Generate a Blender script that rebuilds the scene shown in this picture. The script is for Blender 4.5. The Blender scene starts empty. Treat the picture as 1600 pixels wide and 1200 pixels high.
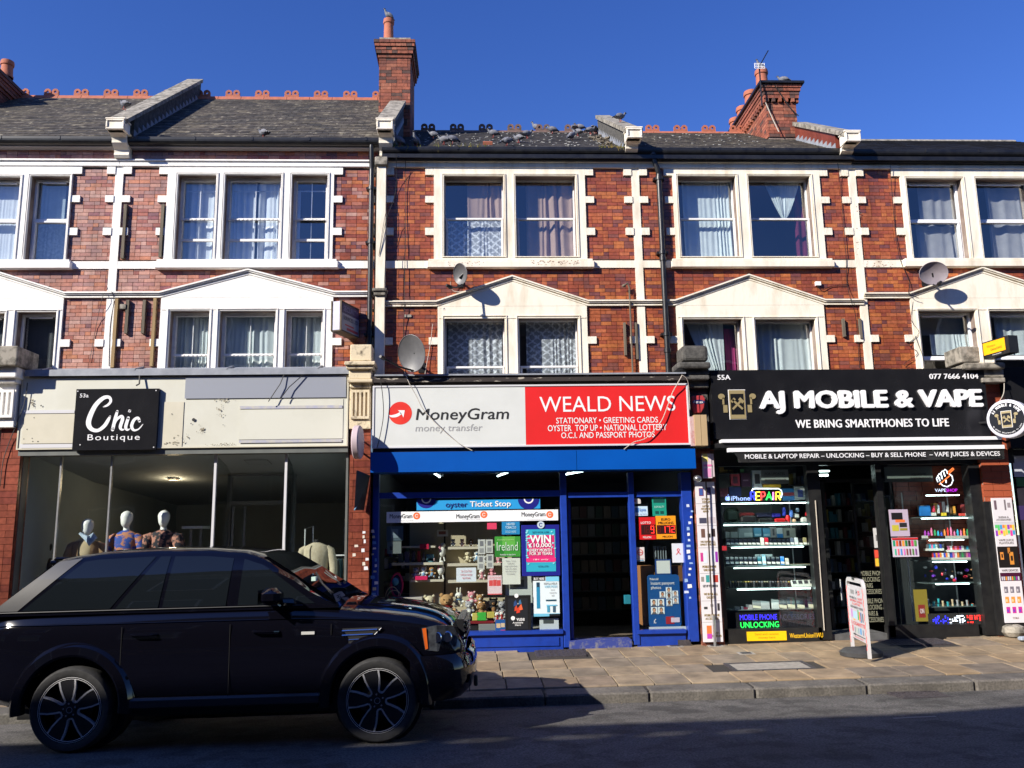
import bpy, math, random
from mathutils import Vector, Matrix
random.seed(7)
rnd = random.random
def U(a, b): return a + (b - a)*rnd()
SC = bpy.context.scene
COL = SC.collection
# ---------------------------------------------------------------- camera
F_, PI_, YA, RO = 1329.2,0.177719,0.04559,-0.01618
CX, CY, CZ = 0.0,-13.0,1.70
_cp, _sp, _cy, _sy = math.cos(PI_), math.sin(PI_), math.cos(YA), math.sin(YA)
CF = Vector((_sy*_cp, _cy*_cp, _sp)); CR = Vector((_cy,-_sy,0.0)); CU = CR.cross(CF)
CR2 = CR*math.cos(RO) + CU*math.sin(RO); CU2 = -CR*math.sin(RO) + CU*math.cos(RO)
cam = bpy.data.cameras.new('camera'); camo = bpy.data.objects.new('camera', cam); COL.objects.link(camo)
cam.sensor_width = 36; cam.lens = 36*F_/1600; cam.clip_start = .05; cam.clip_end = 2000
camo.matrix_world = Matrix(((CR2.x, CU2.x,-CF.x, CX),(CR2.y, CU2.y,-CF.y, CY),(CR2.z, CU2.z,-CF.z, CZ),(0,0,0,1)))
SC.camera = camo
# ---------------------------------------------------------------- light
SUN_A, SUN_E = math.radians(54), math.radians(30)      # from the facade normal towards the left; elevation
to_sun = Vector((-math.sin(SUN_A)*math.cos(SUN_E),-math.cos(SUN_A)*math.cos(SUN_E), math.sin(SUN_E)))
sl = bpy.data.lights.new('sun', 'SUN'); sl.energy = 5; sl.angle = math.radians(.5); sl.color = (1,.93,.82)
so = bpy.data.objects.new('sun', sl); COL.objects.link(so); so.rotation_euler = to_sun.to_track_quat('Z', 'Y').to_euler()
W = bpy.data.worlds.new('World'); SC.world = W; W.use_nodes = True
wn = W.node_tree.nodes; wl = W.node_tree.links
bg = wn['Background']; bg.inputs[1].default_value = .11
sk = wn.new('ShaderNodeTexSky'); sk.sky_type = 'NISHITA'; sk.sun_disc = False
sk.sun_elevation = SUN_E; sk.sun_rotation = math.atan2(to_sun.x, to_sun.y)
sk.air_density = 1.0; sk.dust_density = .1; sk.ozone_density = 4.5; sk.altitude = 60
hs = wn.new('ShaderNodeHueSaturation'); hs.inputs['Saturation'].default_value = 1.22; hs.inputs['Hue'].default_value = .522
wl.new(sk.outputs[0], hs.inputs['Color']); wl.new(hs.outputs[0], bg.inputs[0])
SC.view_settings.view_transform = 'Standard'; SC.view_settings.look = 'None'
SC.view_settings.gamma = 1; SC.view_settings.exposure = .68; SC.view_settings.use_curve_mapping = False
SC.cycles.max_bounces = 6; SC.cycles.transparent_max_bounces = 16; SC.cycles.caustics_reflective = False; SC.cycles.caustics_refractive = False
SC.cycles.use_denoising = True
SC.cycles.sample_clamp_indirect = 4
# ---------------------------------------------------------------- measuring helpers: picture sighting -> real place on a plane
def ray(px, py): return CF + CR2*((px - 800)/F_) - CU2*((py - 600)/F_)
def F(px, py, Y=0.0):
 d = ray(px, py); t = (Y - CY)/d.y; return (CX + t*d.x, CZ + t*d.z)
def G(px, py, Z):
 d = ray(px, py); t = (Z - CZ)/d.z; return (CX + t*d.x, CY + t*d.y)
def fx(px, py, Y=0.0): return F(px, py, Y)[0]
def fz(px, py, Y=0.0): return F(px, py, Y)[1]
def RC(a, b, c, d, Y=0.0):
 """picture box -> x0, z0, x1, z1 on the plane Y"""
 mx, my = (a + c)/2,(b + d)/2
 return fx(a, my, Y), fz(mx, d, Y), fx(c, my, Y), fz(mx, b, Y)
# ---------------------------------------------------------------- materials
MATS = {}
def mat(name, c, c2=None, sc=6, ro=.6, bump=0, bsc=40, me=0, em=0, isl=0, detail=4, coat=0, spec=.5, alpha=None, stretch=(1,1,1), fac=(.35,.65)):
 if name in MATS: return MATS[name]
 m = bpy.data.materials.new(name); MATS[name] = m; m.use_nodes = True
 n, l = m.node_tree.nodes, m.node_tree.links; b = n['Principled BSDF']
 b.inputs['Base Color'].default_value = (*c,1); b.inputs['Roughness'].default_value = ro; b.inputs['Metallic'].default_value = me
 b.inputs['Specular IOR Level'].default_value = spec; b.inputs['Coat Weight'].default_value = coat
 if em: b.inputs['Emission Color'].default_value = (*c,1); b.inputs['Emission Strength'].default_value = em
 tc = n.new('ShaderNodeTexCoord'); mp = n.new('ShaderNodeMapping'); mp.inputs[3].default_value = stretch
 oi = n.new('ShaderNodeObjectInfo'); ad = n.new('ShaderNodeVectorMath'); ad.operation = 'ADD'
 l.new(tc.outputs['Object'], ad.inputs[0]); l.new(oi.outputs['Location'], ad.inputs[1]); l.new(ad.outputs[0], mp.inputs[0])
 if c2 is not None:
  nt = n.new('ShaderNodeTexNoise'); nt.inputs['Scale'].default_value = sc; nt.inputs['Detail'].default_value = detail; nt.inputs['Roughness'].default_value = .6
  l.new(mp.outputs[0], nt.inputs['Vector'])
  rp = n.new('ShaderNodeValToRGB'); rp.color_ramp.elements[0].position = fac[0]; rp.color_ramp.elements[1].position = fac[1]
  rp.color_ramp.elements[0].color = (*c,1); rp.color_ramp.elements[1].color = (*c2,1)
  l.new(nt.outputs[0], rp.inputs[0]); last = rp.outputs[0]
  if isl:
   last = island_shade(n, l, last, isl)
  l.new(last, b.inputs['Base Color'])
  if em: l.new(last, b.inputs['Emission Color'])
 if bump:
  nb = n.new('ShaderNodeTexNoise'); nb.inputs['Scale'].default_value = bsc; nb.inputs['Detail'].default_value = 3
  l.new(mp.outputs[0], nb.inputs['Vector'])
  bp = n.new('ShaderNodeBump'); bp.inputs['Strength'].default_value = bump; bp.inputs['Distance'].default_value = .01
  l.new(nb.outputs[0], bp.inputs['Height']); l.new(bp.outputs[0], b.inputs['Normal'])
 return m
def rand_node(n, l):
 oi = n.new('ShaderNodeObjectInfo'); ge = n.new('ShaderNodeNewGeometry')
 a = n.new('ShaderNodeMath'); a.operation = 'ADD'; f = n.new('ShaderNodeMath'); f.operation = 'FRACT'
 l.new(oi.outputs['Random'], a.inputs[0]); l.new(ge.outputs['Random Per Island'], a.inputs[1]); l.new(a.outputs[0], f.inputs[0])
 return f.outputs[0]
def island_shade(n, l, last, amt):
 r = rand_node(n, l); mr = n.new('ShaderNodeMapRange'); mr.inputs[3].default_value = 1 - amt; mr.inputs[4].default_value = 1 + amt
 l.new(r, mr.inputs[0]); mx = n.new('ShaderNodeVectorMath'); mx.operation = 'SCALE'
 l.new(last, mx.inputs[0]); l.new(mr.outputs[0], mx.inputs['Scale']); return mx.outputs[0]
def pieces_mat(name, cols, ro=.4, noise=.25, nsc=30, bump=.3, coat=0, stain=None, ssc=1.2, spec=.5):
 """each piece its own colour out of a list, with grain"""
 m = bpy.data.materials.new(name); MATS[name] = m; m.use_nodes = True
 n, l = m.node_tree.nodes, m.node_tree.links; b = n['Principled BSDF']; b.inputs['Roughness'].default_value = ro; b.inputs['Coat Weight'].default_value = coat
 b.inputs['Specular IOR Level'].default_value = spec
 r = rand_node(n, l); rp = n.new('ShaderNodeValToRGB'); rp.color_ramp.interpolation = 'CONSTANT'
 e = rp.color_ramp.elements
 while len(e) < len(cols): e.new(.5)
 for i, c in enumerate(cols): e[i].position = i/len(cols); e[i].color = (*c,1)
 l.new(r, rp.inputs[0])
 tc = n.new('ShaderNodeNewGeometry')
 nt = n.new('ShaderNodeTexNoise'); nt.inputs['Scale'].default_value = nsc; nt.inputs['Detail'].default_value = 4; l.new(tc.outputs['Position'], nt.inputs['Vector'])
 mr = n.new('ShaderNodeMapRange'); mr.inputs[1].default_value = .3; mr.inputs[2].default_value = .7; mr.inputs[3].default_value = 1 - noise; mr.inputs[4].default_value = 1 + noise
 l.new(nt.outputs[0], mr.inputs[0]); vm = n.new('ShaderNodeVectorMath'); vm.operation = 'SCALE'; l.new(rp.outputs[0], vm.inputs[0]); l.new(mr.outputs[0], vm.inputs['Scale'])
 last = vm.outputs[0]
 if stain:
  n2 = n.new('ShaderNodeTexNoise'); n2.inputs['Scale'].default_value = ssc; n2.inputs['Detail'].default_value = 7; n2.inputs['Roughness'].default_value = .7; l.new(tc.outputs['Position'], n2.inputs['Vector'])
  r2 = n.new('ShaderNodeValToRGB'); r2.color_ramp.elements[0].position = stain[1]; r2.color_ramp.elements[1].position = stain[2]
  l.new(n2.outputs[0], r2.inputs[0]); mx = n.new('ShaderNodeMix'); mx.data_type = 'RGBA'; mx.inputs['B'].default_value = (*stain[0],1)
  l.new(r2.outputs[0], mx.inputs['Factor']); l.new(last, mx.inputs['A']); last = mx.outputs['Result']
 mp = n.new('ShaderNodeMapping'); mp.inputs[3].default_value = (1.5,1.5,.35); l.new(tc.outputs['Position'], mp.inputs[0]); n3 = n.new('ShaderNodeTexNoise'); n3.inputs['Scale'].default_value = 1.6; n3.inputs['Detail'].default_value = 8; n3.inputs['Roughness'].default_value = .65; l.new(mp.outputs[0], n3.inputs['Vector'])
 m3 = n.new('ShaderNodeMapRange'); m3.inputs[1].default_value = .32; m3.inputs[2].default_value = .62; m3.inputs[3].default_value = .62; m3.inputs[4].default_value = 1.12; l.new(n3.outputs[0], m3.inputs[0])
 v3 = n.new('ShaderNodeVectorMath'); v3.operation = 'SCALE'; l.new(last, v3.inputs[0]); l.new(m3.outputs[0], v3.inputs['Scale']); last = v3.outputs[0]
 l.new(last, b.inputs['Base Color'])
 if bump:
  bp = n.new('ShaderNodeBump'); bp.inputs['Strength'].default_value = bump; bp.inputs['Distance'].default_value = .004
  l.new(nt.outputs[0], bp.inputs['Height']); l.new(bp.outputs[0], b.inputs['Normal'])
 return m
def glass(name, tint=(.9,.95,.95), k=1.5, base=.02, ro=.01):
 if name in MATS: return MATS[name]
 m = bpy.data.materials.new(name); MATS[name] = m; m.use_nodes = True
 n, l = m.node_tree.nodes, m.node_tree.links; n.remove(n['Principled BSDF']); o = n['Material Output']
 t = n.new('ShaderNodeBsdfTransparent'); t.inputs[0].default_value = (*tint,1)
 g = n.new('ShaderNodeBsdfGlossy'); g.inputs['Roughness'].default_value = ro
 # old float glass is never quite flat
 nt = n.new('ShaderNodeTexNoise'); nt.inputs['Scale'].default_value = 1.3; ge = n.new('ShaderNodeNewGeometry'); l.new(ge.outputs['Position'], nt.inputs['Vector'])
 bp = n.new('ShaderNodeBump'); bp.inputs['Strength'].default_value = .07; bp.inputs['Distance'].default_value = .05; l.new(nt.outputs[0], bp.inputs['Height']); l.new(bp.outputs[0], g.inputs['Normal'])
 fr = n.new('ShaderNodeFresnel'); fr.inputs[0].default_value = 1.5
 ma = n.new('ShaderNodeMath'); ma.operation = 'MULTIPLY_ADD'; ma.inputs[1].default_value = k; ma.inputs[2].default_value = base; ma.use_clamp = True
 ib = n.new('ShaderNodeMath'); ib.operation = 'SUBTRACT'; ib.inputs[0].default_value = 1; l.new(ge.outputs['Backfacing'], ib.inputs[1]); mu = n.new('ShaderNodeMath'); mu.operation = 'MULTIPLY'; mu.use_clamp = True
 mx = n.new('ShaderNodeMixShader'); l.new(fr.outputs[0], ma.inputs[0]); l.new(ma.outputs[0], mu.inputs[0]); l.new(ib.outputs[0], mu.inputs[1]); l.new(mu.outputs[0], mx.inputs[0]); l.new(t.outputs[0], mx.inputs[1]); l.new(g.outputs[0], mx.inputs[2]); l.new(mx.outputs[0], o.inputs[0])
 return m
def lace(name, c):
 m = bpy.data.materials.new(name); MATS[name] = m; m.use_nodes = True
 n, l = m.node_tree.nodes, m.node_tree.links; b = n['Principled BSDF']; b.inputs['Base Color'].default_value = (*c,1); b.inputs['Roughness'].default_value = .9
 tc = n.new('ShaderNodeTexCoord'); o = []
 for s, rot in ((9,.9),(9,-.9)):
  mp = n.new('ShaderNodeMapping'); mp.inputs['Rotation'].default_value = (0, rot,0); l.new(tc.outputs['Object'], mp.inputs[0])
  w = n.new('ShaderNodeTexWave'); w.inputs['Scale'].default_value = 3.2; w.inputs['Distortion'].default_value = 2.5; w.inputs['Detail Scale'].default_value = 3; l.new(mp.outputs[0], w.inputs['Vector']); o.append(w)
 mx = n.new('ShaderNodeMath'); mx.operation = 'MAXIMUM'; l.new(o[0].outputs['Fac'], mx.inputs[0]); l.new(o[1].outputs['Fac'], mx.inputs[1])
 vo = n.new('ShaderNodeTexVoronoi'); vo.inputs['Scale'].default_value = 30; l.new(tc.outputs['Object'], vo.inputs['Vector'])
 m2 = n.new('ShaderNodeMath'); m2.operation = 'MULTIPLY_ADD'; m2.inputs[1].default_value = -.5; l.new(vo.outputs['Distance'], m2.inputs[0]); l.new(mx.outputs[0], m2.inputs[2])
 mr = n.new('ShaderNodeMapRange'); mr.inputs[1].default_value = .45; mr.inputs[2].default_value = .75; mr.inputs[3].default_value = .42; mr.inputs[4].default_value = .95
 l.new(m2.outputs[0], mr.inputs[0]); l.new(mr.outputs[0], b.inputs['Alpha'])
 return m
# ---------------------------------------------------------------- mesh builder
WL = {}                                   # world place of every object built
def wl_of(o): return WL.get(o.name, Vector((0,0,0))) if o else Vector((0,0,0))
class MB:
 def __init__(s, T=None): s.v = []; s.f = []; s.m = []; s.T = T
 def add(s, vs, fs, mi=0):
  k = len(s.v)
  if s.T is not None: vs = [s.T @ Vector(p) for p in vs]
  s.v += [tuple(p) for p in vs]; s.f += [tuple(i + k for i in q) for q in fs]; s.m += [mi]*len(fs); return s
 def box(s, x0, x1, y0, y1, z0, z1, mi=0):
  return s.add([(x0, y0, z0),(x1, y0, z0),(x1, y1, z0),(x0, y1, z0),(x0, y0, z1),(x1, y0, z1),(x1, y1, z1),(x0, y1, z1)],
      [(0,1,5,4),(1,2,6,5),(2,3,7,6),(3,0,4,7),(4,5,6,7),(3,2,1,0)], mi)
 def cbox(s, c, d, mi=0, bev=0):
  x, y, z = c; a, b, e = d[0]/2, d[1]/2, d[2]/2
  if not bev: return s.box(x - a, x + a, y - b, y + b, z - e, z + e, mi)
  r = bev; vs = []; fs = []
  for zz, k in ((-e, r),(-e + r,0),(e - r,0),(e, r)):
   for px, py in ((-a + k + r,-b + k),(a - k - r,-b + k),(a - k,-b + k + r),(a - k, b - k - r),(a - k - r, b - k),(-a + k + r, b - k),(-a + k, b - k - r),(-a + k,-b + k + r)):
    vs.append((x + px, y + py, z + zz))
  for i in range(3):
   for j in range(8): fs.append((i*8 + j, i*8 + (j + 1) % 8, i*8 + 8 + (j + 1) % 8, i*8 + 8 + j))
  fs.append(tuple(range(7,-1,-1))); fs.append(tuple(range(24,32))); return s.add(vs, fs, mi)
 def prism(s, poly, y0, y1, mi=0):
  """outline in x,z pushed from y0 to y1"""
  n = len(poly); vs = [(p[0], y0, p[1]) for p in poly] + [(p[0], y1, p[1]) for p in poly]
  return s.add(vs, [tuple(range(n)), tuple(range(2*n - 1, n - 1,-1))] + [((i + 1) % n, i, i + n,(i + 1) % n + n) for i in range(n)], mi)
 def xprism(s, poly, x0, x1, mi=0):
  """outline in y,z pushed from x0 to x1"""
  n = len(poly); vs = [(x0, p[0], p[1]) for p in poly] + [(x1, p[0], p[1]) for p in poly]
  return s.add(vs, [tuple(range(n - 1,-1,-1)), tuple(range(n,2*n))] + [(i,(i + 1) % n,(i + 1) % n + n, i + n) for i in range(n)], mi)
 def zprism(s, poly, z0, z1, mi=0):
  n = len(poly); vs = [(p[0], p[1], z0) for p in poly] + [(p[0], p[1], z1) for p in poly]
  return s.add(vs, [tuple(range(n - 1,-1,-1)), tuple(range(n,2*n))] + [(i,(i + 1) % n,(i + 1) % n + n, i + n) for i in range(n)], mi)
 def tube(s, pts, r, n=6, mi=0):
  pts = [Vector(p) for p in pts]; k = len(pts); rr = r if isinstance(r,(list, tuple)) else [r]*k; vs = []; fs = []
  u = None
  for i, p in enumerate(pts):
   d = (pts[min(i + 1, k - 1)] - pts[max(i - 1,0)]); d = d.normalized() if d.length > 1e-9 else Vector((0,0,1))
   if u is None: u = d.orthogonal().normalized()
   u = (u - d*u.dot(d)); u = u.normalized() if u.length > 1e-6 else d.orthogonal().normalized(); w = d.cross(u)
   for j in range(n):
    a = 2*math.pi*j/n; vs.append(p + (u*math.cos(a) + w*math.sin(a))*rr[i])
  for i in range(k - 1):
   for j in range(n): fs.append((i*n + j, i*n + (j + 1) % n, i*n + n + (j + 1) % n, i*n + n + j))
  fs.append(tuple(range(n - 1,-1,-1))); fs.append(tuple(range((k - 1)*n, k*n))); return s.add(vs, fs, mi)
 def lathe(s, prof, o=(0,0,0), ax='z', n=16, mi=0, a0=0, a1=2*math.pi):
  o = Vector(o); vs = []; fs = []; k = len(prof); full = abs(a1 - a0 - 2*math.pi) < 1e-6; m = n if full else n + 1
  for j in range(m):
   a = a0 + (a1 - a0)*j/n; c, q = math.cos(a), math.sin(a)
   for r, h in prof:
    vs.append(o + Vector({'z': (r*c, r*q, h), 'y': (r*c, h, r*q), 'x': (h, r*c, r*q)}[ax]))
  for j in range(n):
   j2 = (j + 1) % m
   for i in range(k - 1):
    q = (j*k + i, j2*k + i, j2*k + i + 1, j*k + i + 1); fs.append(q if ax != 'y' else q[::-1])
  return s.add(vs, fs, mi)
 def ell(s, c, r, n=10, m=7, mi=0, R=None):
  vs = [(0,0,-1)]; fs = []
  for i in range(1, m):
   t = math.pi*i/m - math.pi/2
   for j in range(n): a = 2*math.pi*j/n; vs.append((math.cos(t)*math.cos(a), math.cos(t)*math.sin(a), math.sin(t)))
  vs.append((0,0,1)); L = len(vs) - 1
  for j in range(n):
   fs.append((0,1 + (j + 1) % n,1 + j)); fs.append((L, L - n + j, L - n + (j + 1) % n))
   for i in range(m - 2): b = 1 + i*n; fs.append((b + j, b + (j + 1) % n, b + n + (j + 1) % n, b + n + j))
  out = []
  for p in vs:
   q = Vector((p[0]*r[0], p[1]*r[1], p[2]*r[2]))
   if R is not None: q = R @ q
   out.append(q + Vector(c))
  return s.add(out, fs, mi)
 def grid(s, fn, nu, nv, mi=0, flip=False):
  vs = [fn(i/nu, j/nv) for j in range(nv + 1) for i in range(nu + 1)]; fs = []
  for j in range(nv):
   for i in range(nu):
    a = j*(nu + 1) + i; q = (a, a + 1, a + nu + 2, a + nu + 1); fs.append(q[::-1] if flip else q)
  return s.add(vs, fs, mi)
 def build(s, name, mats, parent=None, smooth=False, kind=None, label=None, local=False):
  me = bpy.data.meshes.new(name)
  if not s.v: s.add([(0,0,0),(.001,0,0),(0,0,.001)], [(0,1,2)])
  if local: o0 = Vector((0,0,0))
  else:
   xs = list(zip(*s.v)); o0 = Vector([(min(a) + max(a))/2 for a in xs])
  me.from_pydata([(p[0] - o0.x, p[1] - o0.y, p[2] - o0.z) for p in s.v], [], s.f)
  mats = mats if isinstance(mats,(list, tuple)) else [mats]
  for m in mats: me.materials.append(m)
  if len(mats) > 1: me.polygons.foreach_set('material_index', [min(i, len(mats) - 1) for i in s.m])
  if smooth: me.polygons.foreach_set('use_smooth', [True]*len(me.polygons))
  me.update(); o = bpy.data.objects.new(name, me); COL.objects.link(o)
  o.parent = parent; o.location = o0 - (wl_of(parent) if not local else Vector((0,0,0)))
  WL[o.name] = o0
  if smooth == 'auto' or smooth is True:
   try: me.set_sharp_from_angle(angle=math.radians(40))
   except Exception: pass
  if kind: o['kind'] = kind
  if label: o['label'] = label
  return o
def tag(o, label, cat, group=None):
 o['label'] = label; o['category'] = cat
 if group: o['group'] = group
 return o
def thing(name, label, cat, loc=(0,0,0), group=None, rz=0):
 o = bpy.data.objects.new(name, None); COL.objects.link(o); o.location = loc; o.rotation_euler = (0,0, rz); o.empty_display_size = .1
 WL[o.name] = Vector(loc); return tag(o, label, cat, group)
def piece(src_mesh, name, parent, loc, scale=(1,1,1), rot=None, kind=None):
 o = bpy.data.objects.new(name, src_mesh); COL.objects.link(o); o.parent = parent
 o.location = Vector(loc) - wl_of(parent); o.scale = scale
 if rot is not None: o.rotation_euler = rot
 return o
def bevel(o, w=.006, seg=1):
 m = o.modifiers.new('bevel', 'BEVEL'); m.width = w; m.segments = seg; m.limit_method = 'ANGLE'; return o
# ---------------------------------------------------------------- lettering (flat print or cut letters), laid out at the end
TEXTS = []
def frame(O=(0,0,0), u=(1,0,0), v=(0,0,1)): return (Vector(O), Vector(u).normalized(), Vector(v).normalized())
def text(parent, s, rect, mt, Y=None, fr=None, bold=0., ext=.001, font='i', shear=0, sp=1, name='lettering', ls=1.0, al='CENTER'):
 """rect = u0,v0,u1,v1 in the frame (x,z on plane Y when no frame)"""
 if fr is None: fr = frame((0, Y,0))
 TEXTS.append((parent, s, rect, mt, fr, bold, ext, font, shear, sp, name, ls, al))
def flush_texts():
 objs = []
 for t in TEXTS:
  cu = bpy.data.curves.new('lettering', 'FONT'); cu.body = t[1]; cu.shear = t[8]; cu.space_character = t[9]; cu.space_line = t[11]; cu.align_x = t[12]; cu.resolution_u = 3
  o = bpy.data.objects.new('lettering', cu); COL.objects.link(o); objs.append(o)
 bpy.context.view_layer.update(); dg = bpy.context.evaluated_depsgraph_get()
 for t, o in zip(TEXTS, objs):
  parent, s, rect, mt,(O, u, v), bold, ext, font, shear, sp, name, ls, al = t
  me = bpy.data.meshes.new_from_object(o.evaluated_get(dg)); n = u.cross(v)
  if me and len(me.vertices):
   xs = [p.co.x for p in me.vertices]; ys = [p.co.y for p in me.vertices]
   a, b, c, d = min(xs), max(xs), min(ys), max(ys)
   vs = [(rect[0] + (p.co.x - a)/max(b - a,1e-6)*(rect[2] - rect[0]), rect[1] + (p.co.y - c)/max(d - c,1e-6)*(rect[3] - rect[1])) for p in me.vertices]
   fs = [tuple(p.vertices) for p in me.polygons]; k = len(vs)
   mb = MB()
   P0 = [O + u*x + v*y + n*ext for x, y in vs]; hh = rect[3] - rect[1]
   if s.count('\n'): hh /= s.count('\n') + 1
   if bold > 0:
    sh = hh*bold*.9
    for q_,(dx_, dy_) in enumerate(((-1,0),(1,0),(0,.7),(0,-.7)) + (((.7,.6),(-.7,-.6)) if bold > .05 else ())): mb.add([p + u*dx_*sh + v*dy_*sh + n*(.0002*(q_ + 1)) for p in P0], fs)
   mb.v += [tuple(p) for p in P0] if not mb.v else []; mb.f += fs if not mb.f else []; mb.m += [0]*len(fs) if not mb.m else []
   if bold > 0: mb.add(P0, fs)
   if ext > .004:
    # side walls along the outline
    cnt = {}
    for q in fs:
     for i in range(len(q)):
      e = (q[i], q[(i + 1) % len(q)]); cnt[e] = cnt.get(e,0) + 1
    for dx_, dy_ in (((-1,0),(1,0),(0,.7),(0,-.7)) if bold > 0 else ((0,0),)):
     sh = hh*bold*.9; off = u*dx_*sh + v*dy_*sh
     A = [p + off for p in P0]; B = [p + off - n*ext for p in P0]; sf = [(j, i, i + k, j + k) for (i, j) in cnt if (j, i) not in cnt]
     mb.add(A + B, sf)
   mb.build(name, mt, parent)
  bpy.data.objects.remove(o)
# ================================================================= materials
stone = mat('painted_stone_white',(.86,.84,.80),(.66,.63,.58),5,.7,.25,30, stretch=(1,1,.3), detail=8, fac=(.5,.82))
stone_c = mat('painted_stone_cream',(.84,.78,.66),(.58,.49,.35),4.5,.75,.3,25, stretch=(1,1,.3), detail=8, fac=(.48,.8))
stone_old = mat('weathered_stone',(.34,.31,.26),(.12,.11,.09),9,.9,.6,60, fac=(.4,.62))
stone_soot = mat('sooty_stone',(.11,.105,.095),(.045,.043,.04),12,.9,.7,60)
stone_yel = mat('yellow_painted_stone',(.66,.56,.39),(.16,.13,.09),11,.85,.5,50, fac=(.52,.72))
mortar = mat('mortar',(.16,.11,.095),(.30,.24,.20),3,.9,.2,90)
lead = mat('lead_flashing',(.22,.24,.28),(.32,.34,.38),5,.5,.1)
gut = mat('black_gutter_paint',(.008,.008,.01),(.02,.02,.02),8,.35)
soff = mat('grey_soffit_paint',(.30,.29,.31), None, ro=.6)
terrac = mat('terracotta',(.42,.13,.07),(.30,.10,.06),8,.8,.2)
terr_dk = mat('terracotta_dirty',(.18,.10,.08),(.08,.06,.05),14,.9,.3)
br_red = pieces_mat('glazed_red_brick', [(0.382,0.108,0.042),(0.301,0.075,0.038),(0.439,0.142,0.047),(0.254,0.064,0.040),(0.335,0.085,0.040),(0.175,0.060,0.057),(0.405,0.122,0.054),(0.278,0.072,0.040),(0.208,0.072,0.054),(0.360,0.100,0.040)],.33,.22,22,.2, stain=((.16,.06,.045),.55,.8), ssc=2.5)
br_sheen = pieces_mat('glazed_brick_sheen', [(.42,.20,.155),(.36,.165,.135),(.47,.24,.185),(.33,.16,.145),(.48,.19,.11),(.31,.17,.155),(.43,.21,.16),(.40,.16,.11),(.48,.28,.23),(.38,.20,.165)],.38,.2,22,.2, stain=((.44,.27,.22),.5,.8), ssc=2, spec=.35)  # sky reflection in the glaze put into the brick colour as pale mauve
br_mid = pieces_mat('glazed_brown_brick', [(0.356,0.123,0.086),(0.285,0.096,0.072),(0.404,0.164,0.086),(0.237,0.082,0.086),(0.332,0.109,0.072),(0.190,0.082,0.086),(0.369,0.137,0.086)],.33,.22,22,.2, stain=((.22,.10,.08),.55,.8), ssc=2.2)
br_chim = pieces_mat('chimney_brick', [(.30,.09,.05),(.24,.07,.04),(.34,.12,.07),(.19,.06,.04),(.10,.05,.04),(.27,.08,.05)],.85,.3,18,.6, stain=((.07,.045,.035),.55,.75), ssc=4)
br_pier = pieces_mat('pier_tile_brick', [(.22,.055,.032),(.27,.07,.04),(.19,.045,.03),(.24,.06,.035)],.3,.2,20,.1)
slate_m = pieces_mat('roof_slate', [(0.072,0.061,0.050),(0.060,0.051,0.043),(0.085,0.073,0.056),(0.065,0.056,0.046),(0.102,0.087,0.064),(0.051,0.046,0.040)],.8,.5,9,.5, stain=((.30,.27,.20),.57,.66), ssc=9)
slate_dk = pieces_mat('stained_slate', [(.055,.05,.048),(.045,.042,.042),(.065,.058,.054),(.05,.047,.046)],.75,.5,9,.5, stain=((.16,.15,.13),.62,.72), ssc=9)
slate_new = pieces_mat('new_slate', [(.022,.022,.026),(.028,.028,.032),(.018,.018,.022)],.45,.2,9,.3)
upvc = mat('white_window_plastic',(.85,.86,.88), None, ro=.3)
timberw = mat('white_window_paint',(.80,.79,.77),(.60,.58,.55),14,.5,.1, fac=(.5,.85))
gl = glass('window_glass',(.92,.95,.97),2.2,.10)
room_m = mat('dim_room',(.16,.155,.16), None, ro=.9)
batt_m = mat('weathered_batten',(.10,.085,.065),(.17,.14,.10),20,.9,.3,60, stretch=(1,1,.1))
batt_y = mat('yellow_batten',(.36,.25,.11),(.26,.17,.08),20,.8,.2,60, stretch=(1,1,.1))
black = mat('black_metal',(.012,.012,.013), None, ro=.4)
cable_b = mat('black_cable',(.01,.01,.01), None, ro=.6)
cable_w = mat('pale_cable',(.5,.45,.38), None, ro=.6)
moss = mat('gutter_moss',(.05,.09,.015),(.22,.14,.04),18,.95,.6)
asph = mat('asphalt',(.074,.070,.066),(.105,.10,.092),.9,.85,.9,160, detail=9, fac=(.3,.75), stretch=(.35,1,1))
def speckle(m, sc, lo, hi, thr=(.35,.65)):
 n, l = m.node_tree.nodes, m.node_tree.links; b = n['Principled BSDF']; src = b.inputs['Base Color'].links[0].from_socket
 g = n.new('ShaderNodeNewGeometry'); t = n.new('ShaderNodeTexNoise'); t.inputs['Scale'].default_value = sc; t.inputs['Detail'].default_value = 2; l.new(g.outputs['Position'], t.inputs['Vector'])
 r = n.new('ShaderNodeMapRange'); r.inputs[1].default_value, r.inputs[2].default_value, r.inputs[3].default_value, r.inputs[4].default_value = thr[0], thr[1], lo, hi; l.new(t.outputs[0], r.inputs[0])
 v = n.new('ShaderNodeVectorMath'); v.operation = 'SCALE'; l.new(src, v.inputs[0]); l.new(r.outputs[0], v.inputs['Scale']); l.new(v.outputs[0], b.inputs['Base Color'])
speckle(asph,55,.55,1.55); speckle(asph,3.3,.62,1.12,(.36,.5)); speckle(asph,.8,.8,1.15)
slab_m = pieces_mat('paving_slab', [(0.262,0.201,0.135),(0.241,0.192,0.140),(0.284,0.220,0.147),(0.219,0.176,0.127),(0.247,0.195,0.131),(0.270,0.201,0.127)],.85,.2,3.5,.25, stain=((.14,.11,.085),.54,.8), ssc=1.6)
slab_o = pieces_mat('warm_paving_slab', [(0.280,0.199,0.118),(0.255,0.185,0.114),(0.298,0.219,0.137),(0.243,0.185,0.126),(0.267,0.192,0.114)],.85,.2,3.5,.25, stain=((.19,.13,.08),.56,.8), ssc=1.6)
slab_g = pieces_mat('grey_paving_slab', [(0.189,0.146,0.105),(0.227,0.173,0.122),(0.170,0.137,0.105)],.85,.2,6,.3)
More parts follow.
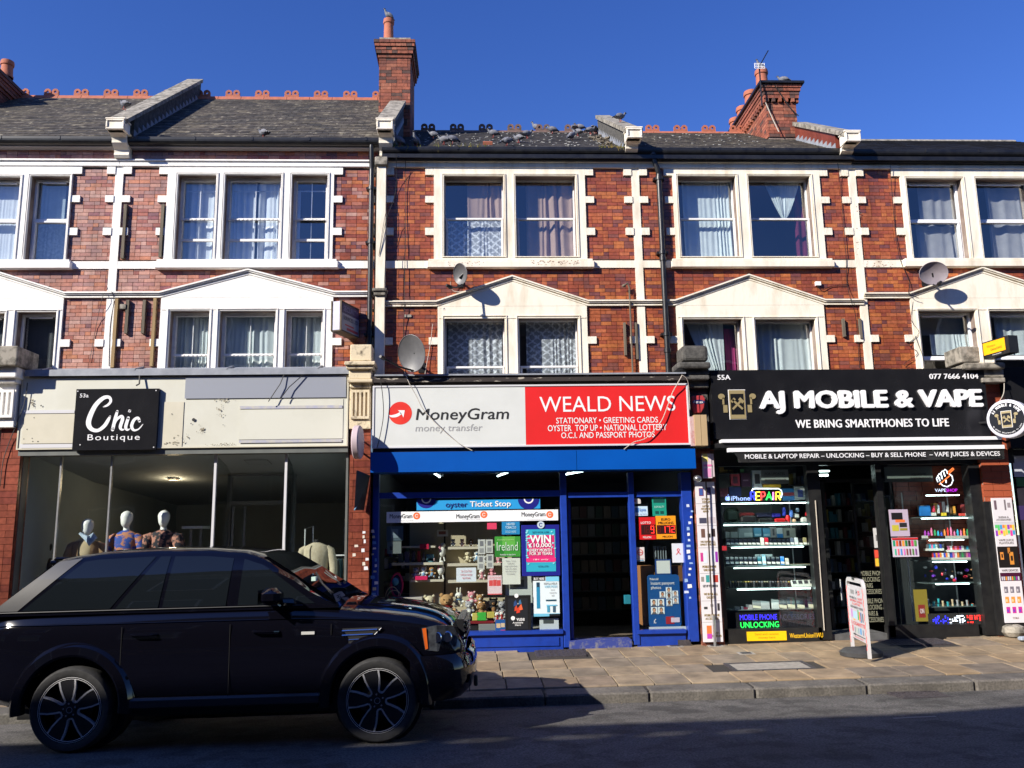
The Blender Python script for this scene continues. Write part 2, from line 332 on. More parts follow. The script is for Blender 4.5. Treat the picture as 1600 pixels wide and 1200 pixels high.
kerb_m = pieces_mat('granite_kerb', [(0.128,0.116,0.101),(0.105,0.098,0.086),(0.143,0.128,0.112)],.85,.35,40,.9, stain=((.07,.065,.06),.5,.8), ssc=5)
grout = mat('dirty_joint',(.035,.03,.026), None, ro=.95)
# ================================================================= ground
def basez(x): return .06 + .009*x
KY = -2.87                                   # face of the kerb
def pavz(x, y): return basez(x) + (-.14)*min(1, max(0,-y/-KY))
def roadz(x, y):
 t = KY - y                               # distance from the kerb
 return -.20 + .009*max(-9, min(12, x)) + (.085*min(1, t/2.0) + .05*min(1, max(0,(t - 2)/1.8)) if t < 4.2 else .135 - .02*max(0, t - 4.2))
m = MB(); 
def rd(u, v):
 x = -30 + 60*u; y = KY + .02 - 9.9*v; return (x, y, roadz(x, y))
m.grid(rd,60,44, flip=True)
m.build('road', asph, kind='structure', smooth=True)
MB().box(-400,400,-400,300,-.75,-.6).build('ground', asph, kind='structure')
m = MB(); m.box(-30,30,-14.4, KY - 9.8,-.6,-.04); m.build('far_pavement', slab_g, kind='structure')
pv = MB().grid(lambda u, v: (-12 + 26*u, KY + .1 - (KY - .6)*v, pavz(-12 + 26*u, KY + .1 - (KY - .6)*v) - .02),52,6).build('pavement', grout, kind='structure')
ux = bpy.data.meshes.new('slab'); 
tmp = MB().cbox((0,0,-.02),(1,1,.04), bev=.012)
ux.from_pydata(tmp.v, [], tmp.f)
def mcopy(me, mt, nm):
 q = me.copy(); q.name = nm; q.materials.clear(); q.materials.append(mt); return q
SLM = {k: mcopy(ux, k, 'slab') for k in (slab_m, slab_o, slab_g)}
rows = [(.0,-.22),(-.22,-.84),(-.84,-1.46),(-1.46,-1.98),(-1.98,-2.52)]
COVERS = []                                  # gaps for the cellar plates, filled below
def cover(px0, py0, px1, py1, z=0.0):
 a = G(px0, py1, z); b = G(px1, py1, z); c = G((px0 + px1)/2, py0, z)
 return (min(a[0], b[0]), a[1], max(a[0], b[0]), c[1])
cv1 = (.85,-.62,1.55,-.12); cv2 = (3.25,-1.98,4.30,-1.46); cv3 = (5.9,-.62,6.85,-.14)
COVERS = [cv1, cv2, cv3]
nsl = 0
for ri,(ya, yb) in enumerate(rows):
 x = -11.6 + (.0 if ri % 2 else .0) + .02*ri
 while x < 13:
  w = .44 if ri else .33
  w *= random.choice((1,1,1,1.0,1.35)) if x > 2.5 else 1
  xm, ym = x + w/2,(ya + yb)/2
  hit = any(xm > c[0] - .1 and xm < c[2] + .1 and c[1] - .1 < ym < c[3] + .15 for c in COVERS)
  if not hit:
   warm = rnd() < min(.9, max(0.03,(xm - 2.3)/2.5)); k = slab_o if warm else slab_m
   if rnd() < .09 or (ri == 4 and rnd() < .3): k = slab_g
   if rnd() < .12 and ri in (1,2):   # cut slabs: two halves
    for q in (0,1):
     yy0 = ya + (yb - ya)*q/2; yy1 = ya + (yb - ya)*(q + 1)/2; y2 = (yy0 + yy1)/2
     piece(SLM[slab_g if rnd() < .5 else k], 'slab', pv,(xm, y2, pavz(xm, y2) + U(0,.003)),(w - .012, abs(yy1 - yy0) - .012,1),(math.radians(2.7),-.009,0)); nsl += 1
   else:
    piece(SLM[k], 'slab', pv,(xm, ym, pavz(xm, ym) + U(0,.004)),(w - .012, abs(yb - ya) - .012,1),(math.radians(2.7),-.009 + U(-.002,.002), U(-.003,.003))); nsl += 1
  x += w
# kerb stones
kb = MB().box(-12,14, KY + .02, KY + .33,-.5,-.21).build('kerb', grout, kind='structure')
tmp = MB().cbox((0,0,0),(1,.35,.3), bev=.018); km = bpy.data.meshes.new('kerbstone'); km.from_pydata(tmp.v, [], tmp.f); km.materials.append(kerb_m)
x = -11.8
while x < 13.5:
 w = U(1.15,1.35); xm = x + w/2
 piece(km, 'kerbstone', kb,(xm, KY + .175 + U(-.004,.004), pavz(xm, KY) - .15 + U(-.002,.003)),(w - .014,1,1),(math.radians(2.2),-.009,0)); x += w
# iron covers in the pavement
iron = mat('iron_cover',(.035,.03,.035),(.07,.06,.065),20,.6,.6,90)
conc = mat('concrete_infill',(.34,.31,.27),(.24,.22,.19),12,.9,.3)
def plate(c, name, label, cat, inner=None):
 xm, ym = (c[0] + c[2])/2,(c[1] + c[3])/2; z = pavz(xm, ym)
 T = Matrix.Translation((xm, ym, z)) @ Matrix.Rotation(math.radians(2.7),4, 'X') @ Matrix.Rotation(-.009,4, 'Y')
 w, d = c[2] - c[0], c[3] - c[1]; r = thing(name, label, cat,(xm, ym, z))
 m = MB(T)
 for a, b, e, f in ((-w/2, w/2,-d/2,-d/2 + .05),(-w/2, w/2, d/2 - .05, d/2),(-w/2,-w/2 + .05,-d/2 + .05, d/2 - .05),(w/2 - .05, w/2,-d/2 + .05, d/2 - .05)): m.box(a, b, e, f,-.03,.004)
 m.build('cover_frame', iron, r)
 m = MB(T); m.box(-w/2 + .055, w/2 - .055,-d/2 + .055, d/2 - .055,-.03,.0)
 if inner is None:
  k = int(w/.07)
  for i in range(k):
   for j in range(int(d/.07)):
    m.cbox((-w/2 + .09 + i*.07,-d/2 + .09 + j*.07,.002),(.045,.018,.006))
 m.build('cover_panel', inner or iron, r)
plate(cv1, 'cellar_cover', 'dark iron cellar cover set in the paving before the blue newsagent window', 'cover')
plate(cv2, 'access_cover', 'iron framed pale concrete cover near the kerb by the phone shop', 'cover', conc)
plate(cv3, 'cellar_cover', 'dark iron cellar cover in the paving behind the swing sign', 'cover')
for (x, y), lb in (((2.02 + .9,-.13), 'small square iron stopcock lid below the passport photo window'),((3.5,-.2), 'small square iron stopcock lid at the foot of the tall white banner'),((3.75,-.85), 'small square iron stopcock lid in a pale surround in the middle of the paving')):
 r = thing('stopcock_lid', lb, 'cover',(x, y, pavz(x, y)), 'small square lids in the paving')
 T = Matrix.Translation((x, y, pavz(x, y))) @ Matrix.Rotation(math.radians(2.7),4, 'X')
 MB(T).box(-.11,.11,-.09,.09,-.01,.007).build('surround', conc, r); MB(T).box(-.07,.07,-.055,.055,0,.011).build('lid', iron, r)
# ================================================================= brickwork
def rows_of(x0, x1, z0, z1, ex, h=.0605, L=.168, j=.006, zoff=4.0):
 out = []; k = int(math.floor((z0 - zoff)/h + 1e-6))
 while zoff + k*h < z1 - .01:
  za, zb = max(z0, zoff + k*h), min(z1, zoff + (k + 1)*h)
  if zb - za < .015: k += 1; continue
  zm = (za + zb)/2; iv = [(x0, x1)]
  for e in ex:
   r = e(zm) if callable(e) else ((e[0], e[1]) if e[2] - .001 < zm < e[3] + .001 else None)
   if r:
    n2 = []
    for a, b in iv:
     if r[1] <= a or r[0] >= b: n2.append((a, b)); continue
     if r[0] - a > .012: n2.append((a, r[0]))
     if b - r[1] > .012: n2.append((r[1], b))
    iv = n2
  for a, b in iv:
   x = math.floor(a/L)*L - (L*.5 if k % 2 else 0); odd = k % 2
   st = []
   while x < b:
    w = L if rnd() < .72 else L/2
    xa, xb = max(a, x), min(b, x + w); x += w
    if xb - xa > .02: st.append([xa, xb])
    elif st and xb > xa: st[-1][1] = xb
   for xa, xb in st: out.append((xa + j/2, xb - j/2, za + j/2, zb - j/2))
  k += 1
 return out
_bm = {}
def unit_brick(mt, depth=.05):
 if mt.name not in _bm:
  t = MB().cbox((0,0,0),(1, depth,1), bev=0); me = bpy.data.meshes.new('brick'); me.from_pydata(t.v, [], t.f); me.materials.append(mt); _bm[mt.name] = me
 return _bm[mt.name]
def lay(bricks, Y, parent, mts, limit=300, depth=.05, pick=None):
 """mts: function x -> material. the largest as bricks of their own, the rest joined"""
 bs = sorted(bricks, key=lambda b: (-round((b[1] - b[0])*(b[3] - b[2]),4), b[2])); rest = {}
 for i,(a, b, c, d) in enumerate(bs):
  mt = mts((a + b)/2) if callable(mts) else mts; yy = Y + depth/2 + U(-.0015,.0015)
  if i < limit: piece(unit_brick(mt), 'brick', parent,((a + b)/2, yy,(c + d)/2),(b - a, depth/.05, d - c))
  else: rest.setdefault(mt.name, MB()).box(a, b, yy - depth/2, yy + depth/2, c, d)
 for k, mb in rest.items(): mb.build('brickwork', MATS[k], parent, kind='stuff')
def holed(x0, x1, z0, z1, holes, y0, y1, mb=None):
 mb = mb or MB(); xs = sorted({x0, x1,*[h[0] for h in holes],*[h[1] for h in holes]}); xs = [x for x in xs if x0 <= x <= x1]
 for a, b in zip(xs, xs[1:]):
  zs = sorted([(h[2], h[3]) for h in holes if h[0] < (a + b)/2 < h[1]]); z = z0
  for c, d in zs:
   if c > z: mb.box(a, b, y0, y1, z, c)
   z = max(z, d)
  if z < z1: mb.box(a, b, y0, y1, z, z1)
 return mb
# ================================================================= window parts
def pane(parent, x0, z0, x1, z1, y, g=None): return MB().box(x0, x1, y, y + .006, z0, z1).build('pane', g or gl, parent)
def ring(mb, x0, z0, x1, z1, y0, y1, w, mi=0, wb=None):
 wb = wb or w
 mb.box(x0, x1, y0, y1, z1 - w, z1, mi); mb.box(x0, x1, y0, y1, z0, z0 + wb, mi); mb.box(x0, x0 + w, y0, y1, z0 + wb, z1 - w, mi); mb.box(x1 - w, x1, y0, y1, z0 + wb, z1 - w, mi); return mb
def make_window(house, rc, kind, zs=None, vent=False):
 """rc x0,z0,x1,z1 opening. kind: upvc (fixed top + tilting bottom), sash (old timber)"""
 x0, z0, x1, z1 = rc; zs = zs if zs is not None else z0 + (z1 - z0)*.47
 y = .12
 if kind == 'upvc':
  m = ring(MB(), x0, z0, x1, z1, y, y + .06,.035); m.box(x0 + .035, x1 - .035, y, y + .06, zs - .018, zs + .02)
  if vent: m.box(x0 + .12, x1 - .12, y - .02, y - .0005, z1 - .075, z1 - .05)
  w = m.build('window', upvc, house); bevel(w,.004)
  pane(w, x0 + .034, zs + .018, x1 - .034, z1 - .034, y + .03)
  m = ring(MB(), x0 + .037, z0 + .037, x1 - .037, zs - .02, y - .02, y + .045,.03); s = m.build('casement', upvc, w); bevel(s,.004)
  pane(w, x0 + .066, z0 + .066, x1 - .066, zs - .049, y + .02)
  if vent: pass
 elif kind == 'bare':        # slim frame, top pane set back, bottom sash forward with thick white rails
  m = ring(MB(), x0, z0, x1, z1, y + .02, y + .07,.022); w = m.build('window', timberw, house)
  pane(w, x0 + .022, zs, x1 - .022, z1 - .022, y + .045)
  m = ring(MB(), x0 + .02, z0 + .012, x1 - .004, zs + .03, y - .03, y + .018,.034, wb=.03); s = m.build('sash', timberw, w); bevel(s,.004)
  pane(w, x0 + .053, z0 + .04, x1 - .037, zs - .003, y - .005)
 else:
  m = ring(MB(), x0, z0, x1, z1, y, y + .08,.05, wb=.04); w = m.build('window', timberw, house)
  m = MB(); m.box(x0 + .03, x1 - .03, y - .02, y - .0005, zs - .012, zs + .026)
  k = max(3, int((x1 - x0)/.07))
  for i in range(k):   # dentil moulding on the meeting rail
   xa = x0 + .04 + (x1 - x0 - .08)*i/k; m.box(xa, xa + .035, y - .035, y - .021, zs - .010, zs + .012)
  m.build('meeting_rail', timberw, w)
  xm = (x0 + x1)/2
  m = MB().box(xm - .006, xm + .006, y + .045, y + .07, zs + .03, z1 - .055); m.box(xm - .006, xm + .006, y + .045, y + .07, z0 + .045, zs - .03); m.build('glazing_bar', timberw, w)
  pane(w, x0 + .048, zs + .02, x1 - .048, z1 - .048, y + .04); pane(w, x0 + .048, z0 + .038, x1 - .048, zs - .01, y + .035)
  if kind == 'sash_open':
   zz = z0 + (zs - z0)*.52; MB().box(x0 + .048, x1 - .048, y + .005, y + .034, zz, zz + .04).build('lifted_rail', timberw, w)
   z2 = z1 - .2; MB().box(x0 + .07, x1 - .05, y + .065, y + .079, z2, z2 + .015).build('secondary_rail', timberw, w)
 return w
cur_m = {
 'white': mat('white_net',(.88,.90,.92),(.78,.82,.85),6,.9), 'tan': mat('tan_curtain',(.50,.33,.25),(.42,.28,.21),5,.9),
 'grey': mat('grey_curtain',(.42,.40,.39),(.34,.33,.33),5,.9), 'green': mat('pale_green_curtain',(.80,.86,.83),(.70,.76,.75),5,.9),
 'crimson': mat('crimson_curtain',(.16,.012,.05),(.11,.01,.04),5,.9), 'pink': mat('pink_curtain',(.55,.06,.20),(.2,.03,.16),14,.9, stretch=(1,1,.1)),
 'teal': mat('teal_film',(.45,.54,.57),(.38,.47,.51),5,.7), 'blind': mat('dark_blind',(.055,.06,.065),(.075,.08,.085),3,.7), 'lace': lace('lace_curtain',(.92,.93,.95)),
 'net': mat('patterned_net',(.33,.40,.46),(.46,.54,.60),22,.9, detail=1)}
def curtain(label, c, x0, z0, x1, z1, y=.24, amp=.022, n=None, shape=None, group='curtains at the upstairs windows', step=None):
 n = n or max(2, int((x1 - x0)/.075)); ph = U(0,6); k1, k2 = U(2,5), U(5,9)
 def fn(u, v):
  u_ = u; u = u + .055*math.sin(u*k1*2 + ph) + .02*math.sin(u*k2*3); w = math.sin(u*n*2*math.pi + ph + .35*v*math.sin(u*9 + ph) + .5*math.sin(v*3 + u*7)) + .4*math.sin(u*n*4.6 + 1.3*v + ph); w *= .55 + .45*math.sin(u_*k2 + ph); u = u_
  z = z0 + (z1 - z0)*v; a = x0; b = x1
  if shape == 'funnel': h = .5*(1 - (.07 + .93*v ** .8)); a = x0 + (x1 - x0)*h; b = x1 - (x1 - x0)*h
  if shape == 'swept': s = (1 - v) ** 1.3; a = x0 + (x1 - x0)*(.0 + .62*s); b = x1 - (x1 - x0)*.02*s; b = max(b, a + .03); a = min(a, b - .06)
  if shape == 'sag': z = z - (1 - (2*((u*3) % 1) - 1) ** 2)*.05*(1 if v > .5 else 0)*v
  if shape == 'ragged' and v < .001: z += .03*abs(math.sin(u*23))
  if shape == 'lean': a = x0 + (x1 - x0)*.05*(1 - v); b = x1 - .0*v
  return (a + (b - a)*u, y + amp*w*(.6 + .4*(1 - v)), z)
 o = MB().grid(fn, n*8,12, flip=False).build('curtain', cur_m[c], None, smooth=True)
 return tag(o, label, 'curtain', group)
# ================================================================= houses
def crest_tile(me_cache={}):
 return None
HZ = {}
blk_z = [(fz(1000,274), fz(1000,264)),(fz(1000,318), fz(1000,308)),(fz(1000,368), fz(1000,357)),(fz(1000,537), fz(1000,526))]
SB0, SB1, CO0, CO1 = 5.91,6.03,7.60,7.715
def slope_stone(mb, xa, za, xb, zb, prof, s=1):
 """raking or level moulding: prof = list of (y0, dz0, dz1)"""
 for y0, a, b in prof: mb.prism([(xa, za + a),(xb, zb + a),(xb, zb + b),(xa, za + b)], y0,.01)
MPROF = [(-.045,0,.022),(-.03,.022,.040),(-.065,.040,.062),(-.085,.062,.085)]
def house(name, label, xl, xr, stn, bmat, zm, grp_up, grp_lo, kinds, eav, ridge, apex=None, pier_r=None):
 """grp: (left,right outer edge x, [openings rc])"""
 h = thing(name, label, 'house',((xl + xr)/2,0,0), 'terraced brick houses above the shops')
 zw1 = eav[1] - .02; ex = []; holes = []
 for g in (grp_up, grp_lo):
  for r in g[2]: holes.append((r[0], r[2], r[1], r[3]))
 holed(xl, xr,3.4, zw1, holes,.012,.30).build('wall', mortar, h)
 # cornice and bands
 m = MB(); m.box(xl, xr,-.05,.011, CO0, CO1 - .035); m.box(xl, xr,-.075,.011, CO1 - .035, CO1); bevel(m.build('cornice', stn, h),.008)
 ex.append((xl, xr, CO0, CO1))
 ex.append((xl, xr, SB0, SB1))
 m = MB(); m.box(xl, xr,-.022,.011, SB0, SB1); m.build('sill_band', stn, h)
 # upper window group
 L, R, ops = grp_up; hl = [(r[0], r[2], r[1], r[3]) for r in ops]
 m = holed(L, R, SB1 + .001, CO0 - .001, hl,-.034,.011)
 for r in ops:
  ring(m, r[0] - .035, r[1] - .0, r[2] + .035, r[3] + .035,-.05,-.0345,.012)
  ring(m, r[0] - .014, r[1] - .0, r[2] + .014, r[3] + .014,-.044,-.0348,.012)
 m.build('window_surround', stn, h); ex.append((L, R, SB1, CO0))
 m = MB(); m.box(L - .10, R + .10,-.10,.011, SB0 - .012, SB1 - .03); m.box(L - .08, R + .08,-.085,.011, SB1 - .03, SB1 + .012); bevel(m.build('sill', stn, h),.006)
 # lower group with panel and pediment
 L2, R2, ops2 = grp_lo; hl = [(r[0], r[2], r[1], r[3]) for r in ops2]
 m = holed(L2, R2,3.4, zm - .003, hl,-.034,.011)
 for r in ops2: ring(m, r[0] - .035, r[1] - .3, r[2] + .035, r[3] + .035,-.05,-.0345,.012)
 m.box(L2 + .02, R2 - .02,-.042,-.0345, zm - .20, zm - .185); m.build('window_surround', stn, h)
 xa, xb = L2 - .02, R2 + .02; xm = (xa + xb)/2
 m = MB(); m.prism([(xa, zm),(xb, zm),(xm, apex + .0)],-.034,.011); m.build('pediment', stn, h)
 m = MB(); slope_stone(m, xl, zm, xa, zm, MPROF); slope_stone(m, xb, zm, xr, zm, MPROF); slope_stone(m, xa, zm, xm, apex, MPROF); slope_stone(m, xm, apex, xb, zm, MPROF); m.build('moulding', stn, h)
 ex += [(L2, R2,3.0, zm),(xl, xr, zm, zm + .085)]
 ex.append(lambda z: (xa + (z - zm - .085)/(apex - zm)*(xm - xa), xb - (z - zm - .085)/(apex - zm)*(xb - xm)) if zm + .08 < z < apex + .085 else None)
 # quoin blocks
 for k,(a, b) in enumerate(blk_z):
  l, r = (L, R) if k < 3 else (L2, R2)
  if k == 0: a, b = b - .125, CO0 - .002
  for x0, x1 in ((l - .14, l),(r, r + .14)):
   x0, x1 = max(x0, xl), min(x1, xr)
   if x1 - x0 < .05: continue
   piece(UB[stn.name], 'quoin', h,((x0 + x1)/2,-.008,(a + b)/2),(x1 - x0 - .002,.05, b - a)); ex.append((x0, x1, a, b))
 HZ[h.name] = (h, ex, xl, xr, zw1, bmat, stn, zm)
 for i, r in enumerate(ops): make_window(h, r, kinds[0], fz(800,340), vent=(kinds[0] == 'upvc' and kinds[2]))
 for i, r in enumerate(ops2): make_window(h, r, kinds[1], kinds[3], vent=(kinds[1] == 'upvc' and kinds[2]))
 # rooms
 for (l, r, z0, z1) in ((max(L, xl) + .05, min(R, xr) - .05,5.95,7.6),(max(L2, xl) + .05, min(R2, xr) - .05,3.6,5.3)):
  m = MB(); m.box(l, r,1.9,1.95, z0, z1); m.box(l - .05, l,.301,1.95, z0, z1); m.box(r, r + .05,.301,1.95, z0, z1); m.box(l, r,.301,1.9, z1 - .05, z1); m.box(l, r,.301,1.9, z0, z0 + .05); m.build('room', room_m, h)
 # eaves and gutter
 ye, ze = eav[0], eav[1]
 m = MB(); m.box(xl, xr, ye + .03,.011, ze - .16 + eav[2], ze - .12 + eav[2]); m.box(xl, xr, ye + .05, ye + .075, ze - .12 + eav[2], ze + .02); m.build('fascia_board', soff if eav[2] > .01 else gut, h)
 gy = ye; n = 8; m = MB(); pr = [(gy - .065*math.cos(t), ze - .065*math.sin(t)) for t in [math.pi*i/n for i in range(n + 1)]] + [(gy + .058, ze),(gy - .058, ze)]
 prof = [(gy - .065*math.cos(math.pi*i/n), ze - .02 - .075*math.sin(math.pi*i/n)) for i in range(n + 1)] + [(gy + .065, ze + .02),(gy + .05, ze + .02)] + [(gy - .05*math.cos(math.pi*(n - i)/n), ze - .02 - .06*math.sin(math.pi*(n - i)/n)) for i in range(n + 1)] + [(gy - .05, ze + .02),(gy - .065, ze + .02)]
 m.xprism(prof, xl, xr); x = xl + .3
 while x < xr: m.box(x, x + .03, gy - .072, gy + .07, ze - .03, ze + .024); x += .9
 m.build('gutter', gut, h)
 if not eav[2] > .01:
  m = MB(); m.box(xl, xr,-.12,.011, ze - .17, CO1 + .002 if CO1 < ze - .17 else ze - .18); m.box(xl, xr,-.17,.011, ze - .165, ze - .10); m.build('eaves_board', gut, h)
 # roof
 (yr, zr) = ridge; p = math.atan2(zr - ze, yr - ye); sl = math.hypot(zr - ze, yr - ye); cz, sz = math.cos(p), math.sin(p)
 m = MB(); m.xprism([(ye + .02, ze - .05),(yr, zr - .06),(yr*2, ze - .05 + (zr - ze)*.0),(yr*2, ze - .2),(ye + .02, ze - .1)], xl, xr); m.build('roof', room_m, h)
 smt = slate_new if 'rightmost' in label else slate_dk if 'middle house' in label else slate_m
 sme = UB['slate_' + smt.name]; rows_n = int(sl/.135); cand = []
 for rI in range(rows_n):
  t = (rI + .5)*sl/rows_n; x = xl - (.12 if rI % 2 else 0) + .0
  while x < xr:
   a, b = max(xl, x), min(xr, x + .24); x += .24
   if b - a > .05: cand.append((a, b, t))
 cand.sort(key=lambda c: c[2]); rest = MB(); hr = sl/rows_n
 for i,(a, b, t) in enumerate(cand):
  cy_, cz_ = ye + t*cz, ze + t*sz; tl = p - .05 + U(-.006,.006)
  if i < 300: piece(sme, 'slate', h,((a + b)/2, cy_, cz_),(b - a - .006, hr*1.25,1),(tl,0, U(-.01,.01)))
  else:
   rest.T = Matrix.Translation(((a + b)/2, cy_, cz_)) @ Matrix.Rotation(tl,4, 'X'); rest.box(-(b - a)/2 + .003,(b - a)/2 - .003,-hr*.62, hr*.62,-.006,.006)
 if len(cand) > 300: rest.T = None; rest.build('slating', smt, h, kind='stuff')
 return h
UB = {}
def unitbox(k, mt, bev=0):
 t = MB().cbox((0,0,0),(1,1,1), bev=bev); me = bpy.data.meshes.new(k); me.from_pydata(t.v, [], t.f); me.materials.append(mt); UB[k] = me; return me
for s_ in (stone, stone_c): unitbox(s_.name, s_)
for s_ in (slate_m, slate_dk, slate_new):
 t = MB().box(-.5,.5,-.5,.5,-.006,.006); me = bpy.data.meshes.new('slate'); me.from_pydata(t.v, [], t.f); me.materials.append(s_); UB['slate_' + s_.name] = me
R_ = RC
ye1 = -.16
hA = house('terraced_house', 'leftmost house, cut by the picture edge, mauve sheened brick and white stone with black gutter',-10.4, fx(187.5,275), stone, br_sheen,5.44,
 (fx(-175,300), fx(113,300), [R_(-158,277,-95,412), R_(-62,277,28,412), R_(44,276,106,411)]),(fx(-178,540), fx(97,520), [R_(-160,490,-105,585), R_(-85,490,5,585), R_(24,488,86,585)]),
 ('upvc', 'upvc', True,3.75),(ye1,8.0,.05),(3.0,10.45), apex=fz(-40,425))
hB = house('terraced_house', 'house above the boutique with triple sash windows, white stone and timber battens', fx(187.5,275),-1.44, stone, br_mid,5.44,
 (fx(262,300), fx(522,300), [R_(276,274,336,409), R_(350,274,438,409), R_(455,274,511,409)]),(fx(250,520), fx(520,520), [R_(264,486,326,590), R_(342,486,430,590), R_(446,486,504,590)]),
 ('sash_open', 'sash', False, fz(400,553)),(ye1,8.0,.05),(3.0,10.45), apex=fz(388,430))
hC = house('terraced_house', 'middle house over the newsagent with pigeons on its low dark roof',-1.44, fx(992,275), stone_c, br_red,5.28,
 (fx(678,300), fx(914,300), [R_(694,276,787,403), R_(806,276,900,403)]),(fx(684,530), fx(918,530), [R_(695,497,789,600), R_(811,497,904,600)]),
 ('bare', 'bare', False, fz(800,573)),(-.12,7.875,0),(3.0,9.75), apex=fz(798,440))
hD = house('terraced_house', 'house above the phone shop with cream stone and pale green curtains', fx(992,275), fx(1330,275), stone_c, br_red,5.28,
 (fx(1051,300), fx(1281,300), [R_(1061,276,1152,403), R_(1172,276,1269,403)]),(fx(1058,530), fx(1290,530), [R_(1069,499,1161,590), R_(1182,499,1276,590)]),
 ('bare', 'bare', False,3.95),(-.12,7.875,0),(3.0,9.75), apex=fz(1173,438))
hE = house('terraced_house', 'rightmost house with grey wave topped curtains and a smooth new slate roof', fx(1330,275),11.2, stone_c, br_red,5.385,
 (fx(1407,300), fx(1660,300), [R_(1420,280,1508,406), R_(1529,280,1620,406)]),(fx(1427,530), fx(1660,530), [R_(1439,486,1528,590), R_(1550,486,1640,590)]),
 ('upvc', 'upvc', True, fz(1480,556)),(-.12,7.86,0),(3.0,9.60), apex=fz(1537,427))
# ================================================================= party piers, pilaster, bricks
def pier_strip(h, x, stn, zs=(3.4, CO0), w=.125, cross=True, left=True, right=True):
 m = MB(); m.box(x - w/2, x + w/2,-.024,.011, zs[0], zs[1]); m.build('pier_strip', stn, h); H = HZ
 for k,(a, b) in enumerate(blk_z):
  if k == 0: a, b = b - .125, CO0 - .002
  if left: piece(UB[stn.name], 'quoin', h,(x - w/2 - .065,-.012,(a + b)/2),(.13,.05, b - a))
  if right: piece(UB[stn.name], 'quoin', h,(x + w/2 + .065,-.012,(a + b)/2),(.13,.05, b - a))
def ex_pier(x, w=.125): 
 e = [(x - w/2, x + w/2,3, CO0)]
 for k,(a, b) in enumerate(blk_z):
  if k == 0: a, b = b - .125, CO0
  e.append((x - w/2 - .13, x + w/2 + .13, a, b))
 return e
xAB, xCD, xDE = fx(187.5,275), fx(992,275), fx(1330,275)
xBC0, xBC1 = fx(590,300), fx(604,300); xBC = (xBC0 + xBC1)/2
pier_strip(hB, xAB, stone); pier_strip(hC, xCD, stone_c); pier_strip(hD, xDE, stone_c)
# projecting pilaster between boutique house and newsagent house
m = MB(); m.box(xBC0, xBC1,-.13,.011,3.5, CO0 + .1); m.build('pilaster', stone_c, hC)
m = MB(); m.box(xBC0 - .04, xBC1 + .04,-.19,.011, fz(596,460), fz(596,455)); m.box(xBC0 - .02, xBC1 + .02,-.165,.011, fz(596,466), fz(596,4601/10)); m.box(xBC0 - .03, xBC1 + .03,-.18,.011, CO0 - .02, CO0 + .12); bevel(m.build('pilaster_cap', stone_old, hC),.01)
for k,(a, b) in enumerate(blk_z):
 if k == 0: a, b = b - .125, CO0 - .002
 piece(UB[stone_c.name], 'quoin', hC,(xBC1 + .06,-.012,(a + b)/2),(.12,.05, b - a)); piece(UB[stone_c.name], 'quoin', hC,(xBC0 - .05,-.012,(a + b)/2),(.1,.05, b - a))
exall = ex_pier(xAB) + ex_pier(xCD) + ex_pier(xDE) + [(xBC0, xBC1,3,8)] + [(xBC0 - .1, xBC1 + .12,(blk_z[k][1] - .125) if k == 0 else blk_z[k][0], CO0 if k == 0 else blk_z[k][1]) for k in range(4)]
for h in (hA, hB, hC, hD, hE):
 _, ex, xl, xr, zw1, bm, st, zm = HZ[h.name]
 top = zw1 if h in (hA, hB) else CO0
 bl = rows_of(xl, xr,3.72, top, ex + exall)
 if h is hB:
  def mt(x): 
   t = (x - xl)/(xr - xl); return br_sheen if rnd() > .1 + t*.75 else (br_mid if rnd() > t*t*.9 else br_red)  # mauve and brown bricks thin out rightwards, painting the glaze reflection as it fades
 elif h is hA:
  def mt(x): return br_sheen if rnd() > .12 else br_mid
 else:
  def mt(x): return br_red
 lay(bl,-.002, h, mt,300,.014)
